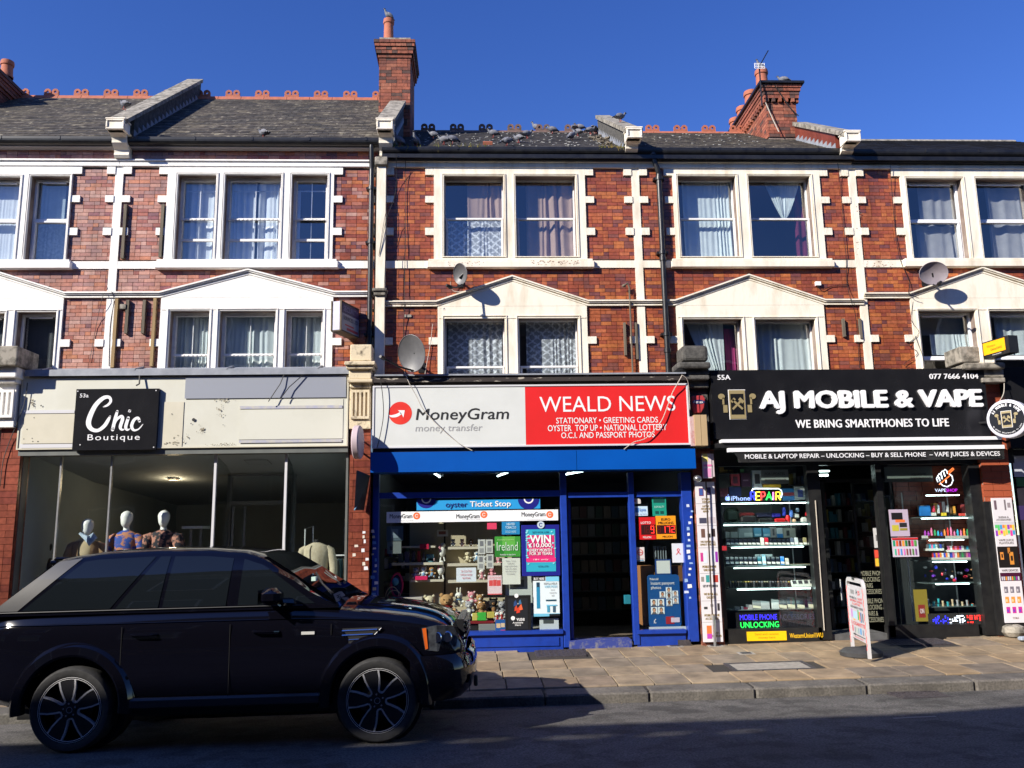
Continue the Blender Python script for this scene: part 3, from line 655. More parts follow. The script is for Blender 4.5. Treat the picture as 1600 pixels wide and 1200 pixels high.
# ================================================================= parapets, kneelers, ridges
def parapet(h, x, w, eav, ridge, stn, hgt=.42, y0=-.42, side=stone_soot, brick=False, ytop=None, label=None):
 ye, ze = eav; yr, zr = ridge; s = (zr - ze)/(yr - ye); y1 = ytop or yr
 z0 = lambda y: ze + (y - ye)*s
 m = MB(); ya = -.02
 m.xprism([(ya, z0(ya) - .3),(y1, z0(y1) - .3),(y1, z0(y1) + hgt - .07),(ya, z0(ya) + hgt - .07)], x - w/2 + .02, x + w/2 - .02)
 # lead flashing steps
 m.build('parapet_wall', br_pier if brick else side, h)
 m = MB(); k = int((y1 - ya)/.16)
 for i in range(k):
  a, b = ya + .16*i, ya + .16*i + .155
  for xx0, xx1 in ((x - w/2 + .012, x - w/2 + .019),(x + w/2 - .019, x + w/2 - .012)):
   m.xprism([(a, z0(a) - .03),(b, z0(b) - .03),(b, z0(a) + .13),(a, z0(a) + .13)], xx0, xx1)
 m.build('lead_flashing', lead, h, kind='stuff')
 k = max(3, int((y1 - y0)/.42)); L = (y1 - y0)/k
 for i in range(k):
  a, b = y0 + L*i + .004, y0 + L*(i + 1) - .004
  MB().xprism([(a, z0(a) + hgt - .068),(b, z0(b) + hgt - .068),(b, z0(b) + hgt + .01),(a, z0(a) + hgt + .01)], x - w/2 - .02, x + w/2 + .02).build('coping_stone', stone_old, h)
 zk = z0(y0) + hgt
 m = MB(); m.box(x - w/2 - .005, x + w/2 + .005, y0 - .02, y0 + .2, zk - .17, zk + .0); m.box(x - w/2 - .02, x + w/2 + .02, y0 - .035, y0 + .2, zk + .0005, zk + .03)
 ring(m, x - w/2 - .005, zk - .17, x + w/2 + .005, zk + .0, y0 - .04, y0 - .0205,.03)
 bevel(m.build('kneeler', stn, h),.008)
 # scrolled bracket below the kneeler
 zb = CO1 - .0
 pr = [(.01, zk - .17),(y0 + .0, zk - .17)]
 for i in range(9):
  t = i/8; zz = zk - .17 - (zk - .17 - zb)*t; pr.append((y0 + .08 + (-.05 - y0 - .12)*t ** .7 + .025*math.sin(t*12), zz))
 pr.append((.01, zb)); MB().xprism(pr, x - w/2 + .01, x + w/2 - .03).build('bracket', stn, h)
parapet(hB, fx(183,180,-.4),.27,(ye1,8.0),(3.0,10.45), stone_c,.40)
parapet(hC, fx(600,180,-.4) + .02,.25,(ye1,8.0),(3.0,10.2), stone_c,.40, ytop=1.75)
parapet(hC, fx(990,196,-.4),.24,(-.12,7.875),(3.0,9.75), stone_c,.40, ytop=2.6)
parapet(hD, fx(1330,205,-.4),.24,(-.12,7.875),(3.0,9.75), stone_c,.36, ytop=1.6, brick=True)
def ridge(h, x0, x1, yr, zr, mt, sp, start, tiles=True, step=.45, hgt=.13):
 m = MB(); x = x0
 while x < x1 - .02:
  b = min(x + step, x1); MB().xprism([(yr - .14, zr - .1),(yr - .10, zr - .02),(yr, zr + .035),(yr + .1, zr - .02),(yr + .14, zr - .1)], x, b - .008).build('ridge_tile', mt, h); x = b
 if not tiles: return
 x = start
 while x < x1 - .1:
  mb = MB()
  for c in (-.075,.075):
   mb.lathe([(.026,-.02),(.068,-.02),(.068,.02),(.026,.02),(.026,-.02)],(x + c, yr, zr + .028 + hgt*.55), 'y',12)
  mb.box(x - .143, x + .143, yr - .019, yr + .019, zr + .0, zr + .065); mb.build('crest_tile', mt, h); x += sp
ridge(hA,-10.4, xAB - .1,3.0,10.45, terrac,.58, fx(35,145,3) - 1.75)
ridge(hB, xAB + .12, xBC - .15,3.0,10.45, terrac,.585, fx(320,148,3) - .03)
ridge(hC, xBC + .3, xCD - .1,3.0,9.75, terr_dk,.58, fx(714,198,3) - .58)
ridge(hD, xCD + .12, fx(1190,205,3),3.0,9.75, terrac,.58, fx(1019,198,3))
ridge(hE, xDE + .12,11.2,3.0,9.60, stone_old,.5,0, tiles=False)
# ================================================================= chimneys
def brick_block(ch, x0, x1, y0, y1, z0, z1, mt, h=.066, L=.2, n=300, left=False, right=True):
 MB().box(x0 + .012, x1 - .012, y0 + .012, y1 - .012, z0, z1).build('core', mortar, ch)
 lay(rows_of(x0, x1, z0, z1, [], h, L, zoff=z0), y0 - .002, ch, mt, n,.02)
 side = rows_of(y0 + .02, y1, z0, z1, [], h, L, zoff=z0); mb = MB()
 for a, b, c, d in side:
  if left: mb.box(x0 - .002, x0 + .02, a, b, c, d)
  if right: mb.box(x1 - .02, x1 + .002, a, b, c, d)
 mb.build('brickwork', mt, ch, kind='stuff')
def chimney(h, px0, px1, pyt, pyb, Y, depth, mt, cap, pots, left=False, right=True, dentil=False):
 x0, z0, x1, z1 = RC(px0, pyt, px1, pyb, Y); ch = MB().box(x0 + .07, x1 - .07, Y + .07, Y + depth - .07, z0 - .8, z0 + .05).build('chimney', mortar, h)
 s = .066; zz = z1 - .40
 brick_block(ch, x0 + .05, x1 - .05, Y + .05, Y + depth - .05, z0, zz, mt, left=left, right=right)
 mb = MB(); L = []
 if dentil:
  k = int((x1 - x0)/.13)
  for i in range(k): mb.box(x0 + .03 + i*(x1 - x0 - .06)/k, x0 + .03 + (i + .5)*(x1 - x0 - .06)/k, Y + .0, Y + .06, zz, zz + .07)
  k = int(depth/.13)
  for i in range(k):
   for xx in ((x0, x0 + .06),(x1 - .06, x1)): mb.box(xx[0], xx[1], Y + .03 + i*depth/k, Y + .03 + (i + .5)*depth/k, zz, zz + .07)
 else: mb.box(x0 + .03, x1 - .03, Y + .03, Y + depth - .03, zz, zz + .07)
 mb.build('corbel', mt, ch)
 for i,(o, hh) in enumerate(((.0,.066),(-.01,.066),(-.03,.066),(-.045,.066))):
  z = zz + .071 + i*.067; xa, xb = x0 + .0 + o, x1 - .0 - o; mb = MB(); x = xa
  while x < xb - .02:
   w = random.choice((.1,.2)); b = min(xb, x + w); MB().box(x + .003, b - .003, Y + o, Y + .15, z, z + hh - .005).build('brick', mt, ch); x = b
  mb.box(xa, xb, Y + .151, Y + depth - o, z, z + hh); mb.box(xa + .005, xb - .005, Y + o + .01, Y + .15, z, z + hh); mb.build('corbel_course', mt, ch)
 zt = zz + .071 + 4*.067
 if cap == 'slab': MB().box(x0 - .09, x1 + .09, Y - .09, Y + depth + .09, zt, zt + .045).build('cap', gut, ch); zt += .045
 else: MB().box(x0 + .05, x1 - .05, Y + .06, Y + depth - .06, zt, zt + .09).build('cap', stone_old, ch); zt += .06
 for (px, dy, hh, r) in pots:
  x = x0 + (x1 - x0)*px; y = Y + dy
  mb = MB().lathe([(r*1.12,0),(r*1.12,.04),(r,.06),(r*.93, hh - .1),(r*1.08, hh - .09),(r*1.12, hh - .05),(r*1.04, hh),(r*.8, hh),(r*.78, hh - .2)],(x, y, zt), 'z',16); mb.build('chimney_pot', terrac, ch, smooth=True)
 return ch,(x0, x1, zt)
ch1, c1 = chimney(hC,587,645,58,215,1.75,1.1, br_chim, 'old', [(.3,.22,.50,.095),(.42,.75,.34,.09)])
ch2, c2 = chimney(hD,1195,1250,128,212,1.65,2.6, br_chim, 'slab', [(.14,.3,.42,.115),(.16,1.0,.36,.13),(.2,1.6,.34,.13),(.2,2.1,.34,.13)], left=True, right=True, dentil=True)
ch3, c3 = chimney(hA,-100,-26,85,205,1.7,1.3, br_chim, 'old', [(.62,.3,.42,.11),(.9,.8,.34,.11)], right=True)
# ================================================================= gutters' pipes, battens, cables
def pipe(h, x, y, z0, z1, r, brs, nm='drainpipe', col=gut):
 m = MB(); m.tube([(x, y, z0),(x, y, z1)], r,12)
 z = z0 + .9
 while z < z1: m.tube([(x, y, z),(x, y, z + .06)], r*1.25,12); z += 1.5
 for z in brs: m.box(x - r*2, x + r*2, y - .01,.01, z, z + .035); m.tube([(x, y, z - .01),(x, y, z + .045)], r*1.3,12)
 return m.build(nm, col, h, smooth=True)
xp = fx(1036,300,-.12); pp = pipe(hD, fx(1037,430,-.09),-.09,3.6,7.5,.045,(4.78,6.12,7.38))
m = MB(); xq = fx(1037,430,-.09); m.tube([(xq - .09,-.12,7.84),(xq - .09,-.12,7.76),(xq - .02,-.11,7.55),(xq,-.09,7.46)],.042,10); m.tube([(xq - .09,-.12,7.86),(xq - .09,-.12,7.78)],.06,10); m.build('swan_neck', gut, hD, smooth=True)
xq = fx(579,400,-.09); pipe(hB, xq,-.09,3.9,7.55,.042,(4.8,6.3,7.2)); m = MB(); m.tube([(xq,-.16,7.95),(xq,-.16,7.85),(xq,-.1,7.62),(xq,-.09,7.5)],.04,10); m.build('swan_neck', gut, hB, smooth=True)
pipe(hB, xq + .075,-.05,4.0,7.5,.018,(5.2,6.6), col=batt_m)
def batten(h, px, py0, py1, mt, w=.045, d=.03):
 x = fx(px,(py0 + py1)/2); MB().box(x - w/2, x + w/2,-.025 - d,-.003, fz(px, py1), fz(px, py0)).build('batten', mt, h)
for a in ((195.5,321,405, batt_m),(254,321,403, batt_m),(200,470,522, batt_m),(226,470,522, batt_m),(181,468,575, batt_y),(241,467,573, batt_y)): batten(hB,*a)
MB().box(fx(190,481), fx(199,481),-.07,-.003, fz(195,484), fz(195,477)).build('bracket', stone_old, hB)
batten(hC,976,505,556, batt_m,.035); batten(hD,994,505,562, batt_m,.035); batten(hD,1317,499,527, batt_m,.035); batten(hE,1343,499,530, batt_m,.035)
m = MB(); xq = fx(986,520,-.06); m.tube([(xq - .08,-.09, fz(986,448)),(xq - .03,-.09, fz(986,445)),(xq,-.08, fz(986,452)),(xq,-.07, fz(986,475)),(xq,-.06,3.9)],.016,6); m.ell((xq - .09,-.09, fz(986,449)),(.03,.03,.025)); tag(m.build('cable_conduit', batt_m, None, smooth=True), 'rusty thin conduit with a crooked top rising beside the cream strip over the newsagent', 'conduit')
def cable(label, pts, mt, r=.006, grp=None, nm='cable', jit=.0):
 P = [(fx(a, b, y), y, fz(a, b, y)) for a, b, y in pts]; Q = []
 for i in range(len(P) - 1):
  p0, p1, p2, p3 = [Vector(P[max(0, min(len(P) - 1, i + k))]) for k in (-1,0,1,2)]
  for t in (0,.25,.5,.75):
   Q.append(.5*((2*p1) + (p2 - p0)*t + (2*p0 - 5*p1 + 4*p2 - p3)*t*t + (3*p1 - p0 - 3*p2 + p3)*t ** 3))
 Q.append(Vector(P[-1])); o = MB().tube(Q, r,5).build(nm, mt, None, smooth=True); return tag(o, label, 'cable', grp)
cable('thin black cable running down the brick left of the middle house windows', [(633,235,-.12),(634,300,-.02),(632,460,-.06),(631,520,-.02),(630,585,-.03)], cable_b,.005)
cable('thin cable draped from the gutter past the pilaster of the middle house', [(619,240,-.2),(618,300,-.03),(603,345,-.14),(592,400,-.14),(604,330,-.2),(600,455,-.2)], cable_b,.004)
cable('black cable wandering down beside the cream strip over the phone shop', [(1309,255,-.09),(1314,300,-.02),(1322,400,-.04),(1323,440,-.02),(1330,470,-.1),(1338,500,-.03),(1343,575,-.03)], cable_b,.005)
cable('short black cable hooked from a small white box on the brick over the phone shop', [(1325,445,-.02),(1300,447,-.02),(1284,453,-.03),(1278,447,-.03)], cable_b,.005)
cable('black cable running down to the dish on the rightmost house', [(1391,258,-.09),(1397,340,-.02),(1405,400,-.04),(1421,440,-.03),(1420,458,-.1),(1436,466,-.1)], cable_b,.005)
cable('thin black wire looping down the mauve sheened brick to the boutique roof', [(168,420,-.02),(168,448,-.02),(160,465,-.1),(150,510,-.02),(140,565,-.02)], cable_b,.004)
cable('thin wire beside the yellow batten over the boutique', [(174,455,-.1),(178,470,-.03),(172,510,-.03),(170,572,-.03)], cable_b,.004)
cable('tangle of dark wire on the brick beside the rightmost house window', [(1427,470,-.03),(1424,500,-.05),(1436,520,-.05),(1420,538,-.04),(1434,552,-.05),(1412,570,-.04),(1445,575,-.05),(1430,525,-.05)], cable_b,.004)
cable('pale cable hanging from the small dish over the newsagent', [(704,440,-.1),(706,452,-.06),(716,456,-.06),(738,452,-.1),(741,445,-.14)], cable_w,.006)
cable('pale wire hanging down the brick beside the big satellite dish', [(676,506,-.05),(672,540,-.03),(666,572,-.04),(664,585,-.05)], cable_w,.005)
MB().box(fx(1273,444), fx(1281,444),-.05,-.003, fz(1277,447), fz(1277,441)).build('junction_box', upvc, hD)
MB().box(fx(632,494), fx(643,494),-.02,-.002, fz(638,496), fz(638,492)).build('scar', conc, hC)
# ================================================================= satellite dishes
dish_m = mat('grey_dish',(.13,.13,.135),(.10,.10,.105),8,.45); dish_m2 = mat('mauve_grey_dish',(.26,.23,.25),(.22,.19,.21),8,.45)
def dish(label, px, py, out, wpx, hpx, yaw, tilt, mt, arm_wall, lnb):
 x, z = F(px, py,-out); r = thing('satellite_dish', label, 'satellite dish',(x,-out, z), 'satellite dishes on the brick fronts')
 a, b = wpx, hpx
 T = Matrix.Translation((x,-out, z)) @ Matrix.Rotation(yaw,4, 'Z') @ Matrix.Rotation(tilt,4, 'X')   # dish faces local -Y
 def fn(u, v): t = u*2*math.pi; return (a*v*math.cos(t),.06*(1 - v*v) - .0, b*v*math.sin(t))
 m = MB(T); m.grid(fn,28,6, flip=True); m.grid(lambda u, v: (fn(u, v)[0], fn(u, v)[1] + .006, fn(u, v)[2]),28,6); m.lathe([(1,0)], n=4) if 0 else None
 m.tube([(a*math.cos(t*math.pi/14),0.002, b*math.sin(t*math.pi/14)) for t in range(29)],.006,5); m.build('reflector', mt, r, smooth=True)
 L = T @ Vector(lnb); B = T @ Vector((0,.02,-b*.98))
 m = MB(); m.tube([B,(B + L)/2 + Vector((0,0,-.03)), L],.014,6); m.build('arm', black, r, smooth=True)
 m = MB(T @ Matrix.Translation(lnb)); m.tube([(0,.03,-.01),(0,.0,.0),(0,-.07,.03)], [.028,.034,.022],8); m.build('receiver', black, r, smooth=True)
 m = MB(); Wp = Vector(arm_wall); C = T @ Vector((0,.07,0)); m.tube([C, Vector((Wp.x, C.y, C.z - .05)), Wp],.018,8); m.box(Wp.x - .05, Wp.x + .05,-.02,-.004, Wp.z - .08, Wp.z + .08); m.build('wall_bracket', black, r, smooth=True)
 return r
x, z = F(719,428,-.3); dish('small round satellite dish side on under the middle house window sill',719,428,.30,.15,.165, math.radians(-46), math.radians(12), dish_m,(x,-.01, z - .05),(-.02,-.24,-.20))
x, z = F(645,553,-.55); d2 = dish('large grey oval satellite dish leaning over the end of the newsagent fascia',643,552,.62,.235,.275, math.radians(-30), math.radians(14), dish_m,(x + .1,-.01, z - .1),(-.30,-.30,-.02))
x, z = F(1459,427,-.3); dish('mauve grey satellite dish facing the street on the rightmost house',1459,427,.34,.22,.18, math.radians(-8), math.radians(16), dish_m2,(x,-.01, z - .05),(-.02,-.26,-.17))
# rooftop aerial on the right chimney
xa, za = F(1192,160,1.5); ar = thing('television_aerial', 'thin television aerial strapped to the right hand chimney', 'aerial',(xa,1.55, za - .5))
m = MB(); m.tube([(xa,1.55, fz(1192,165,1.55)),(xa,1.55, fz(1192,100,1.55))],.014,6); m.tube([(xa,1.55, fz(1192,104,1.55)),(xa + .06,1.2, fz(1197,93,1.5))],.01,5); m.build('mast', black, ar)
m = MB(); zc = fz(1190,105,1.55)
for i in range(4): m.box(xa - .11, xa + .09,1.5,1.51, zc - .055 + i*.033, zc - .045 + i*.033)
for xx in (-.11,-.04,.03,.08): m.box(xa + xx, xa + xx + .008,1.5005,1.5095, zc - .055, zc + .055)
m.build('grid', upvc, ar)
cable('thin dark cable running down the right hand chimney', [(1210,132,1.6),(1232,165,1.62),(1248,181,1.6)], cable_b,.01)
cable('pale cable running from the aerial down the right hand chimney', [(1196,160,1.6),(1207,185,1.6),(1217,206,1.6)], cable_w,.01)
# moss and weeds in the gutter of the middle house
for (p0, p1, n, nm, lb) in ((605,640,80, 'weeds', 'dry and green weeds in the gutter below the tall chimney'),(640,760,60, 'moss', 'green moss tufts along the gutter of the middle house'),(935,985,110, 'weeds', 'green weeds at the right end of the pigeon roof gutter')):
 m = MB()
 for i in range(n):
  px = U(p0, p1); x = fx(px,229,-.13); y = U(-.18,-.08); z = 7.89; hh = U(.03,.12); dx = U(-.04,.04); dy = U(-.05,.03)
  dr = -1 if rnd() < .3 else 1
  m.add([(x - .008, y, z),(x + .008, y, z),(x + dx, y + dy, z + hh*dr)], [(0,1,2)]); m.ell((x, y, z),(.02,.02,.016),5,3)
 tag(m.build(nm, moss, None, kind='stuff'), lb, 'weeds')
# ================================================================= pigeons
pg = [mat('pigeon_grey',(.16,.17,.20),(.10,.105,.125),25,.7), mat('pigeon_pale',(.20,.205,.23),(.12,.12,.14),25,.7), mat('pigeon_dark',(.035,.038,.05),(.06,.065,.08),25,.5), mat('pigeon_leg',(.35,.06,.05))]
def pigeon_mesh(pose):
 m = MB(); R1 = Matrix.Rotation(math.radians({'stand': -38, 'crouch': -12, 'peck': 8}[pose]),3, 'Y')
 # body points to +x, tail to -x
 def P(x, y, z): return R1 @ Vector((x*.78, y*1.1, z*1.25)) + Vector((0,0,.112))
 prof = [(-.155,.018,.008),(-.11,.03,.02),(-.06,.045,.042),(0,.055,.056),(.05,.05,.052),(.085,.034,.038),(.11,.026,.03)]; n = 10; k = len(m.v); vs = []; fs = []
 for (x, ry, rz) in prof:
  for j in range(n): t = 2*math.pi*j/n; vs.append(P(x, ry*math.cos(t), rz*math.sin(t)))
 neck = P(.12,0,.0); up_ = {'stand': Vector((.015,0,.062)), 'crouch': Vector((.015,0,.048)), 'peck': Vector((.06,0,-.05))}[pose]
 for f_, r in ((.5,.024),(1.0,.022)):
  c = neck + up_*f_
  for j in range(n): t = 2*math.pi*j/n; vs.append(c + Vector((.3*r*math.sin(t)*0, r*math.cos(t),0)) + (Vector((1,0,0)) if pose != 'peck' else Vector((.3,0,.8))).normalized()*(-r*math.sin(t)))
 L = len(prof) + 2
 for i in range(L - 1):
  for j in range(n): fs.append((i*n + j, i*n + (j + 1) % n, i*n + n + (j + 1) % n, i*n + n + j))
 fs.append(tuple(range(n - 1,-1,-1))); m.add(vs, fs,0)
 hd = neck + up_*1.25 + Vector((.008,0,.0)); m.ell(hd,(.025,.02,.021),9,6,2)
 bd = Vector((.03,0,-.006)) if pose != 'peck' else Vector((.012,0,-.03)); m.tube([hd + bd*.6, hd + bd*1.5], [.006,.002],5,2)
 m.add([P(-.14,-.02,.012), P(-.14,.02,.012), P(-.215,.028,.0), P(-.215,-.028,.0), P(-.14,-.02,.004), P(-.14,.02,.004), P(-.215,.028,-.008), P(-.215,-.028,-.008)], [(0,1,2,3),(7,6,5,4),(0,3,7,4),(1,5,6,2),(3,2,6,7)],2)
 for s in (-1,1):
  m.ell(P(-.03, s*.043,.008),(.078,.018,.042),9,5,1, R1); m.ell(P(-.10, s*.035,.006),(.05,.012,.018),7,4,2, R1)
  m.tube([(0, s*.02,.07),(.0, s*.022,.0)],.005,5,3)
  for a in (-.5,0,.5): m.tube([(0, s*.022,.003),(.03*math.cos(a), s*.022 + .03*math.sin(a),.003)],.004,4,3)
 me = m.build('pigeon', [pg[0], pg[1], pg[2], pg[3]], None, smooth=True, local=True); d = me.data; bpy.data.objects.remove(me); return d
PM = {k: pigeon_mesh(k) for k in ('stand', 'crouch', 'peck')}
def roofpt(px, py, ye=-.12, ze=7.875, yr=3.0, zr=9.75):
 d = ray(px, py); s = (zr - ze)/(yr - ye); t = (ze + .012 + (CY - ye)*s - CZ)/(d.z - d.y*s); return (CX + t*d.x, CY + t*d.y, CZ + t*d.z)
def pigeon(px, py, pose, yaw, label, where='roof'):
 if where == 'roof': loc = roofpt(px, py)
 elif where == 'gut': x = fx(px, py,-.3); x = fx(px, py,-.13); loc = (x,-.15,7.915)
 elif where == 'gutB': loc = (fx(px, py, ye1), ye1 - .03,8.02)
 else: loc = where
 o = bpy.data.objects.new('pigeon', PM[pose]); COL.objects.link(o); o.location = loc; o.rotation_euler = (0,0, math.radians(yaw)); WL[o.name] = Vector(loc)
 o.scale = (.86,)*3
 tag(o, label, 'bird', 'pigeons on the roofs')
pigeon(625,224, 'stand',200, 'pigeon standing on the gutter in the chimney shadow, nearest the pilaster', 'gut')
pigeon(650,224, 'stand',250, 'pigeon standing alone on the gutter edge, second from the pilaster', 'gut')
pigeon(677,218, 'crouch',180, 'pigeon crouched on the slates where the chimney shadow ends')
pigeon(694,226, 'crouch',170, 'left one of the pair of pigeons pressed together low on the slates')
pigeon(707,225, 'crouch',200, 'right one of the pair of pigeons pressed together low on the slates')
pigeon(771,215, 'crouch',185, 'pale pigeon crouched on the slates above the fallen red tile')
pigeon(792,228, 'peck',200, 'pigeon just right of the fallen red tile near the gutter')
pigeon(811,223, 'crouch',150, 'pigeon facing the ridge in the middle of the low slates')
pigeon(823,216, 'crouch',10, 'pigeon facing right in the middle of the slates')
pigeon(838,205, 'stand',160, 'upright white necked pigeon at the ridge between two crest tiles')
pigeon(863,209, 'crouch',190, 'pigeon just below the ridge right of the white necked one')
pigeon(893,219, 'stand',30, 'dark pigeon low in the crowd at the right end of the roof')
pigeon(903,213, 'crouch',150, 'pigeon in the middle of the crowd at the right end of the roof')
pigeon(906,205, 'crouch',180, 'grey pigeon topmost in the crowd at the right end of the roof')
pigeon(922,210, 'crouch',0, 'pigeon with its tail to the stone parapet, in the crowd')
pigeon(930,209, 'peck',60, 'pigeon nearest the rubble by the stone parapet')
pigeon(897,206, 'crouch',90, 'pigeon beside the crest tile at the left of the crowd')
pigeon(413,212, 'crouch',150, 'lone dark pigeon on the black gutter over the boutique house', 'gutB')
_zk = lambda h, y0: h
pigeon(0,0, 'crouch',150, 'pigeon sitting on the stone kneeler between the two left roofs',(fx(193,172,-.4),-.36, fz(193,171,-.36)))
pigeon(0,0, 'crouch',10, 'black pigeon on the coping of the stone parapet at the right of the pigeon roof',(fx(990,196,-.4),.75,8.83))
pigeon(0,0, 'stand',200, 'pigeon perched on the tall red chimney pot',(c1[0] + (c1[1] - c1[0])*.3,1.97, c1[2] + .50))
pigeon(0,0, 'stand',200, 'pigeon perched on the foremost red pot of the right chimney',(c2[0] + (c2[1] - c2[0])*.14,1.95, c2[2] + .42))
pigeon(0,0, 'crouch',170, 'pigeon sitting on the black cap of the right chimney',(fx(1224,125,1.7),1.7, c2[2]))
p = roofpt(762,226); tag(MB(Matrix.Translation(p) @ Matrix.Rotation(.6,4, 'X')).xprism([(-.04,0),(.04,0),(.03,.05),(-.03,.05)],-.08,.08).build('fallen_tile', terrac), 'broken red ridge tile lying on the slates above the gutter', 'tile')
m = MB()
for i in range(40):
 q = roofpt(U(925,975), U(211,226)); T = Matrix.Translation(q) @ Matrix.Rotation(U(0,6),4, 'Z') @ Matrix.Rotation(.5,4, 'X'); m.T = T; m.box(-U(.02,.12), U(.02,.1),-.02,.02,0, U(.01,.04))
m.T = None; tag(m.build('rubble', batt_m, None, kind='stuff'), 'broken slate and timber scraps by the parapet on the pigeon roof', 'rubble')
m = MB()
for i in range(260):
 q = roofpt(U(640,960) if rnd() < .8 else U(1000,1190), U(206,229)); m.T = Matrix.Translation((q[0], q[1], q[2] + .01)) @ Matrix.Rotation(.51,4, 'X') @ Matrix.Rotation(U(0,3),4, 'Z'); s = U(.008,.025); m.box(-s, s,-s*.6, s*.6,-.002,.003)
m.T = None; tag(m.build('droppings', mat('bird_droppings',(.55,.55,.52)), None, kind='stuff'), 'white bird droppings spotting the slates of the pigeon roof', 'droppings')
# ================================================================= curtains upstairs
def cw(px0, py0, px1, py1, c, label, **k):
 a = RC(px0, py0, px1, py1,.30); return curtain(label, c, a[0], a[1], a[2], a[3], **k)
cw(-60,268,30,415, 'white', 'white curtain behind the upper window at the left picture edge')
cw(44,268,106,345, 'teal', 'plain teal blind in the top pane of the upper window right of the left edge', amp=.003)
cw(40,340,104,415, 'net', 'patterned net in the bottom pane of the upper window right of the left edge', amp=.004, y=.32)
cw(-90,480,10,590, 'blind', 'dark blind in the lower window at the left picture edge', amp=.004)
cw(24,480,86,590, 'blind', 'dark blind behind the lower window beside the weathered stone cap', amp=.004)
cw(300,266,336,415, 'white', 'white curtain in the left sash of the upper triple window', n=3)
cw(276,266,300,415, 'green', 'thin veil at the far left of the upper triple window', n=3, y=.36)
cw(352,266,400,415, 'white', 'left white curtain in the wide middle sash of the upper triple window', shape='lean')
cw(404,266,442,415, 'white', 'right white curtain with a kick in the middle sash of the upper triple window', n=4, amp=.045)
cw(448,300,470,415, 'white', 'narrow white curtain at the left of the dark right sash, upper triple window', n=2)
cw(264,480,326,590, 'green', 'pale curtain in the left sash of the lower triple window', amp=.02)
cw(340,480,432,590, 'green', 'pale curtain across the middle sash of the lower triple window', amp=.02)
cw(444,480,506,590, 'green', 'pale curtain in the right sash of the lower triple window', amp=.03, n=7)
cw(730,282,787,345, 'tan', 'tan curtain in the top of the left upper window over the newsagent', n=6, shape='sag')
cw(700,348,787,406, 'lace', 'white lace curtain in the bottom of the left upper window over the newsagent', amp=.02)
cw(822,282,898,406, 'tan', 'tan curtain drawn across the right upper window over the newsagent', n=7, shape='sag', amp=.04)
cw(700,505,785,600, 'lace', 'lace curtain in the left lower window over the newsagent', amp=.02)
cw(822,505,902,600, 'lace', 'lace curtain in the right lower window over the newsagent', amp=.02)
cw(1066,276,1150,406, 'green', 'pale green curtain filling the left upper window over the phone shop', n=12, shape='ragged')
cw(1190,279,1252,345, 'green', 'pale green curtain gathered to a point in the right upper window over the phone shop', n=13, shape='funnel')
cw(1244,285,1272,406, 'crimson', 'crimson curtain at the right side of the upper window over the phone shop', n=3, y=.36)
cw(1072,500,1130,590, 'green', 'pale curtain swept to one side in the left lower window over the phone shop', n=7, shape='swept')
cw(1134,512,1162,590, 'pink', 'bright pink curtain in the left lower window over the phone shop', n=4, y=.36)
cw(1182,500,1276,590, 'green', 'pale curtain filling the right lower window over the phone shop', n=11)
cw(1432,292,1505,348, 'grey', 'grey wavy curtain in the top left pane of the rightmost house', n=4, shape='sag')
cw(1430,352,1508,408, 'grey', 'grey wavy curtain in the bottom left pane of the rightmost house', n=4, shape='sag', amp=.04)
cw(1540,292,1620,408, 'grey', 'grey curtain in the upper window at the right picture edge', n=5, shape='sag', amp=.04)
cw(1442,488,1528,522, 'grey', 'grey cloth hung in the top of the lower window left of the yellow sign', n=3, y=.4)
cw(1450,524,1520,556, 'green', 'pale half curtain in the lower window left of the yellow sign', n=9)
cw(1552,488,1640,556, 'green', 'pale half curtain in the lower window behind the yellow sign', n=9)
# ================================================================= the other side of the street (out of frame, throws the shadow on the road and mirrors in the glass)
YB = -14.4
def opp():
 h = thing('opposite_terrace', 'dark brick terrace on the near side of the street, behind the viewer', 'building',(0, YB,0))
 k = math.tan(SUN_E)/math.cos(SUN_A); tx = math.tan(SUN_A)
 def need(ysh, zr=-.12): return zr + (ysh - YB)*k
 dx = (3.9 + -YB - 8) ; top = need(-4.2)
 off = ( -YB - 4)*tx
 m = MB(); m.box(-48,30, YB - 8, YB,-.1, top - .62); m.build('wall', mat('opposite_brick',(.05,.035,.03),(.035,.028,.026),3,.8), h)
 m = MB(); m.box(-48,30, YB - .25, YB, top - .32, top); x = -48
 while x < 30: m.box(x, x + .16, YB - .2, YB - .05, top - .62, top - .32); x += U(.7,1.3)
 m.box(-48,3.6 - off - 3.9, YB - .22, YB - .03, top - .62, top - .32); m.box(3.6 - off + .2,30, YB - .22, YB - .03, top - .62, top - .32)
 m.build('parapet', stone_old, h)
 t2 = need(-3.3); MB().prism([(2.9 - off, top + .0),(6.9 - off, t2),(30, t2),(30, top + .0)], YB - 8, YB - .3).build('gable_roof', slate_m, h)
 m = MB(); g = MB()
 for i in range(18):
  for z in (1.0,4.2,7.4):
   x = -44 + i*4.0; m.box(x - .06, x + 1.46, YB + .001, YB + .06, z - .06, z + 1.76); g.box(x, x + 1.4, YB + .061, YB + .07, z, z + 1.7)
 m.build('window_frame', stone_c, h); g.build('window_glass', mat('opposite_glass',(.02,.03,.04), ro=.05), h)
opp()
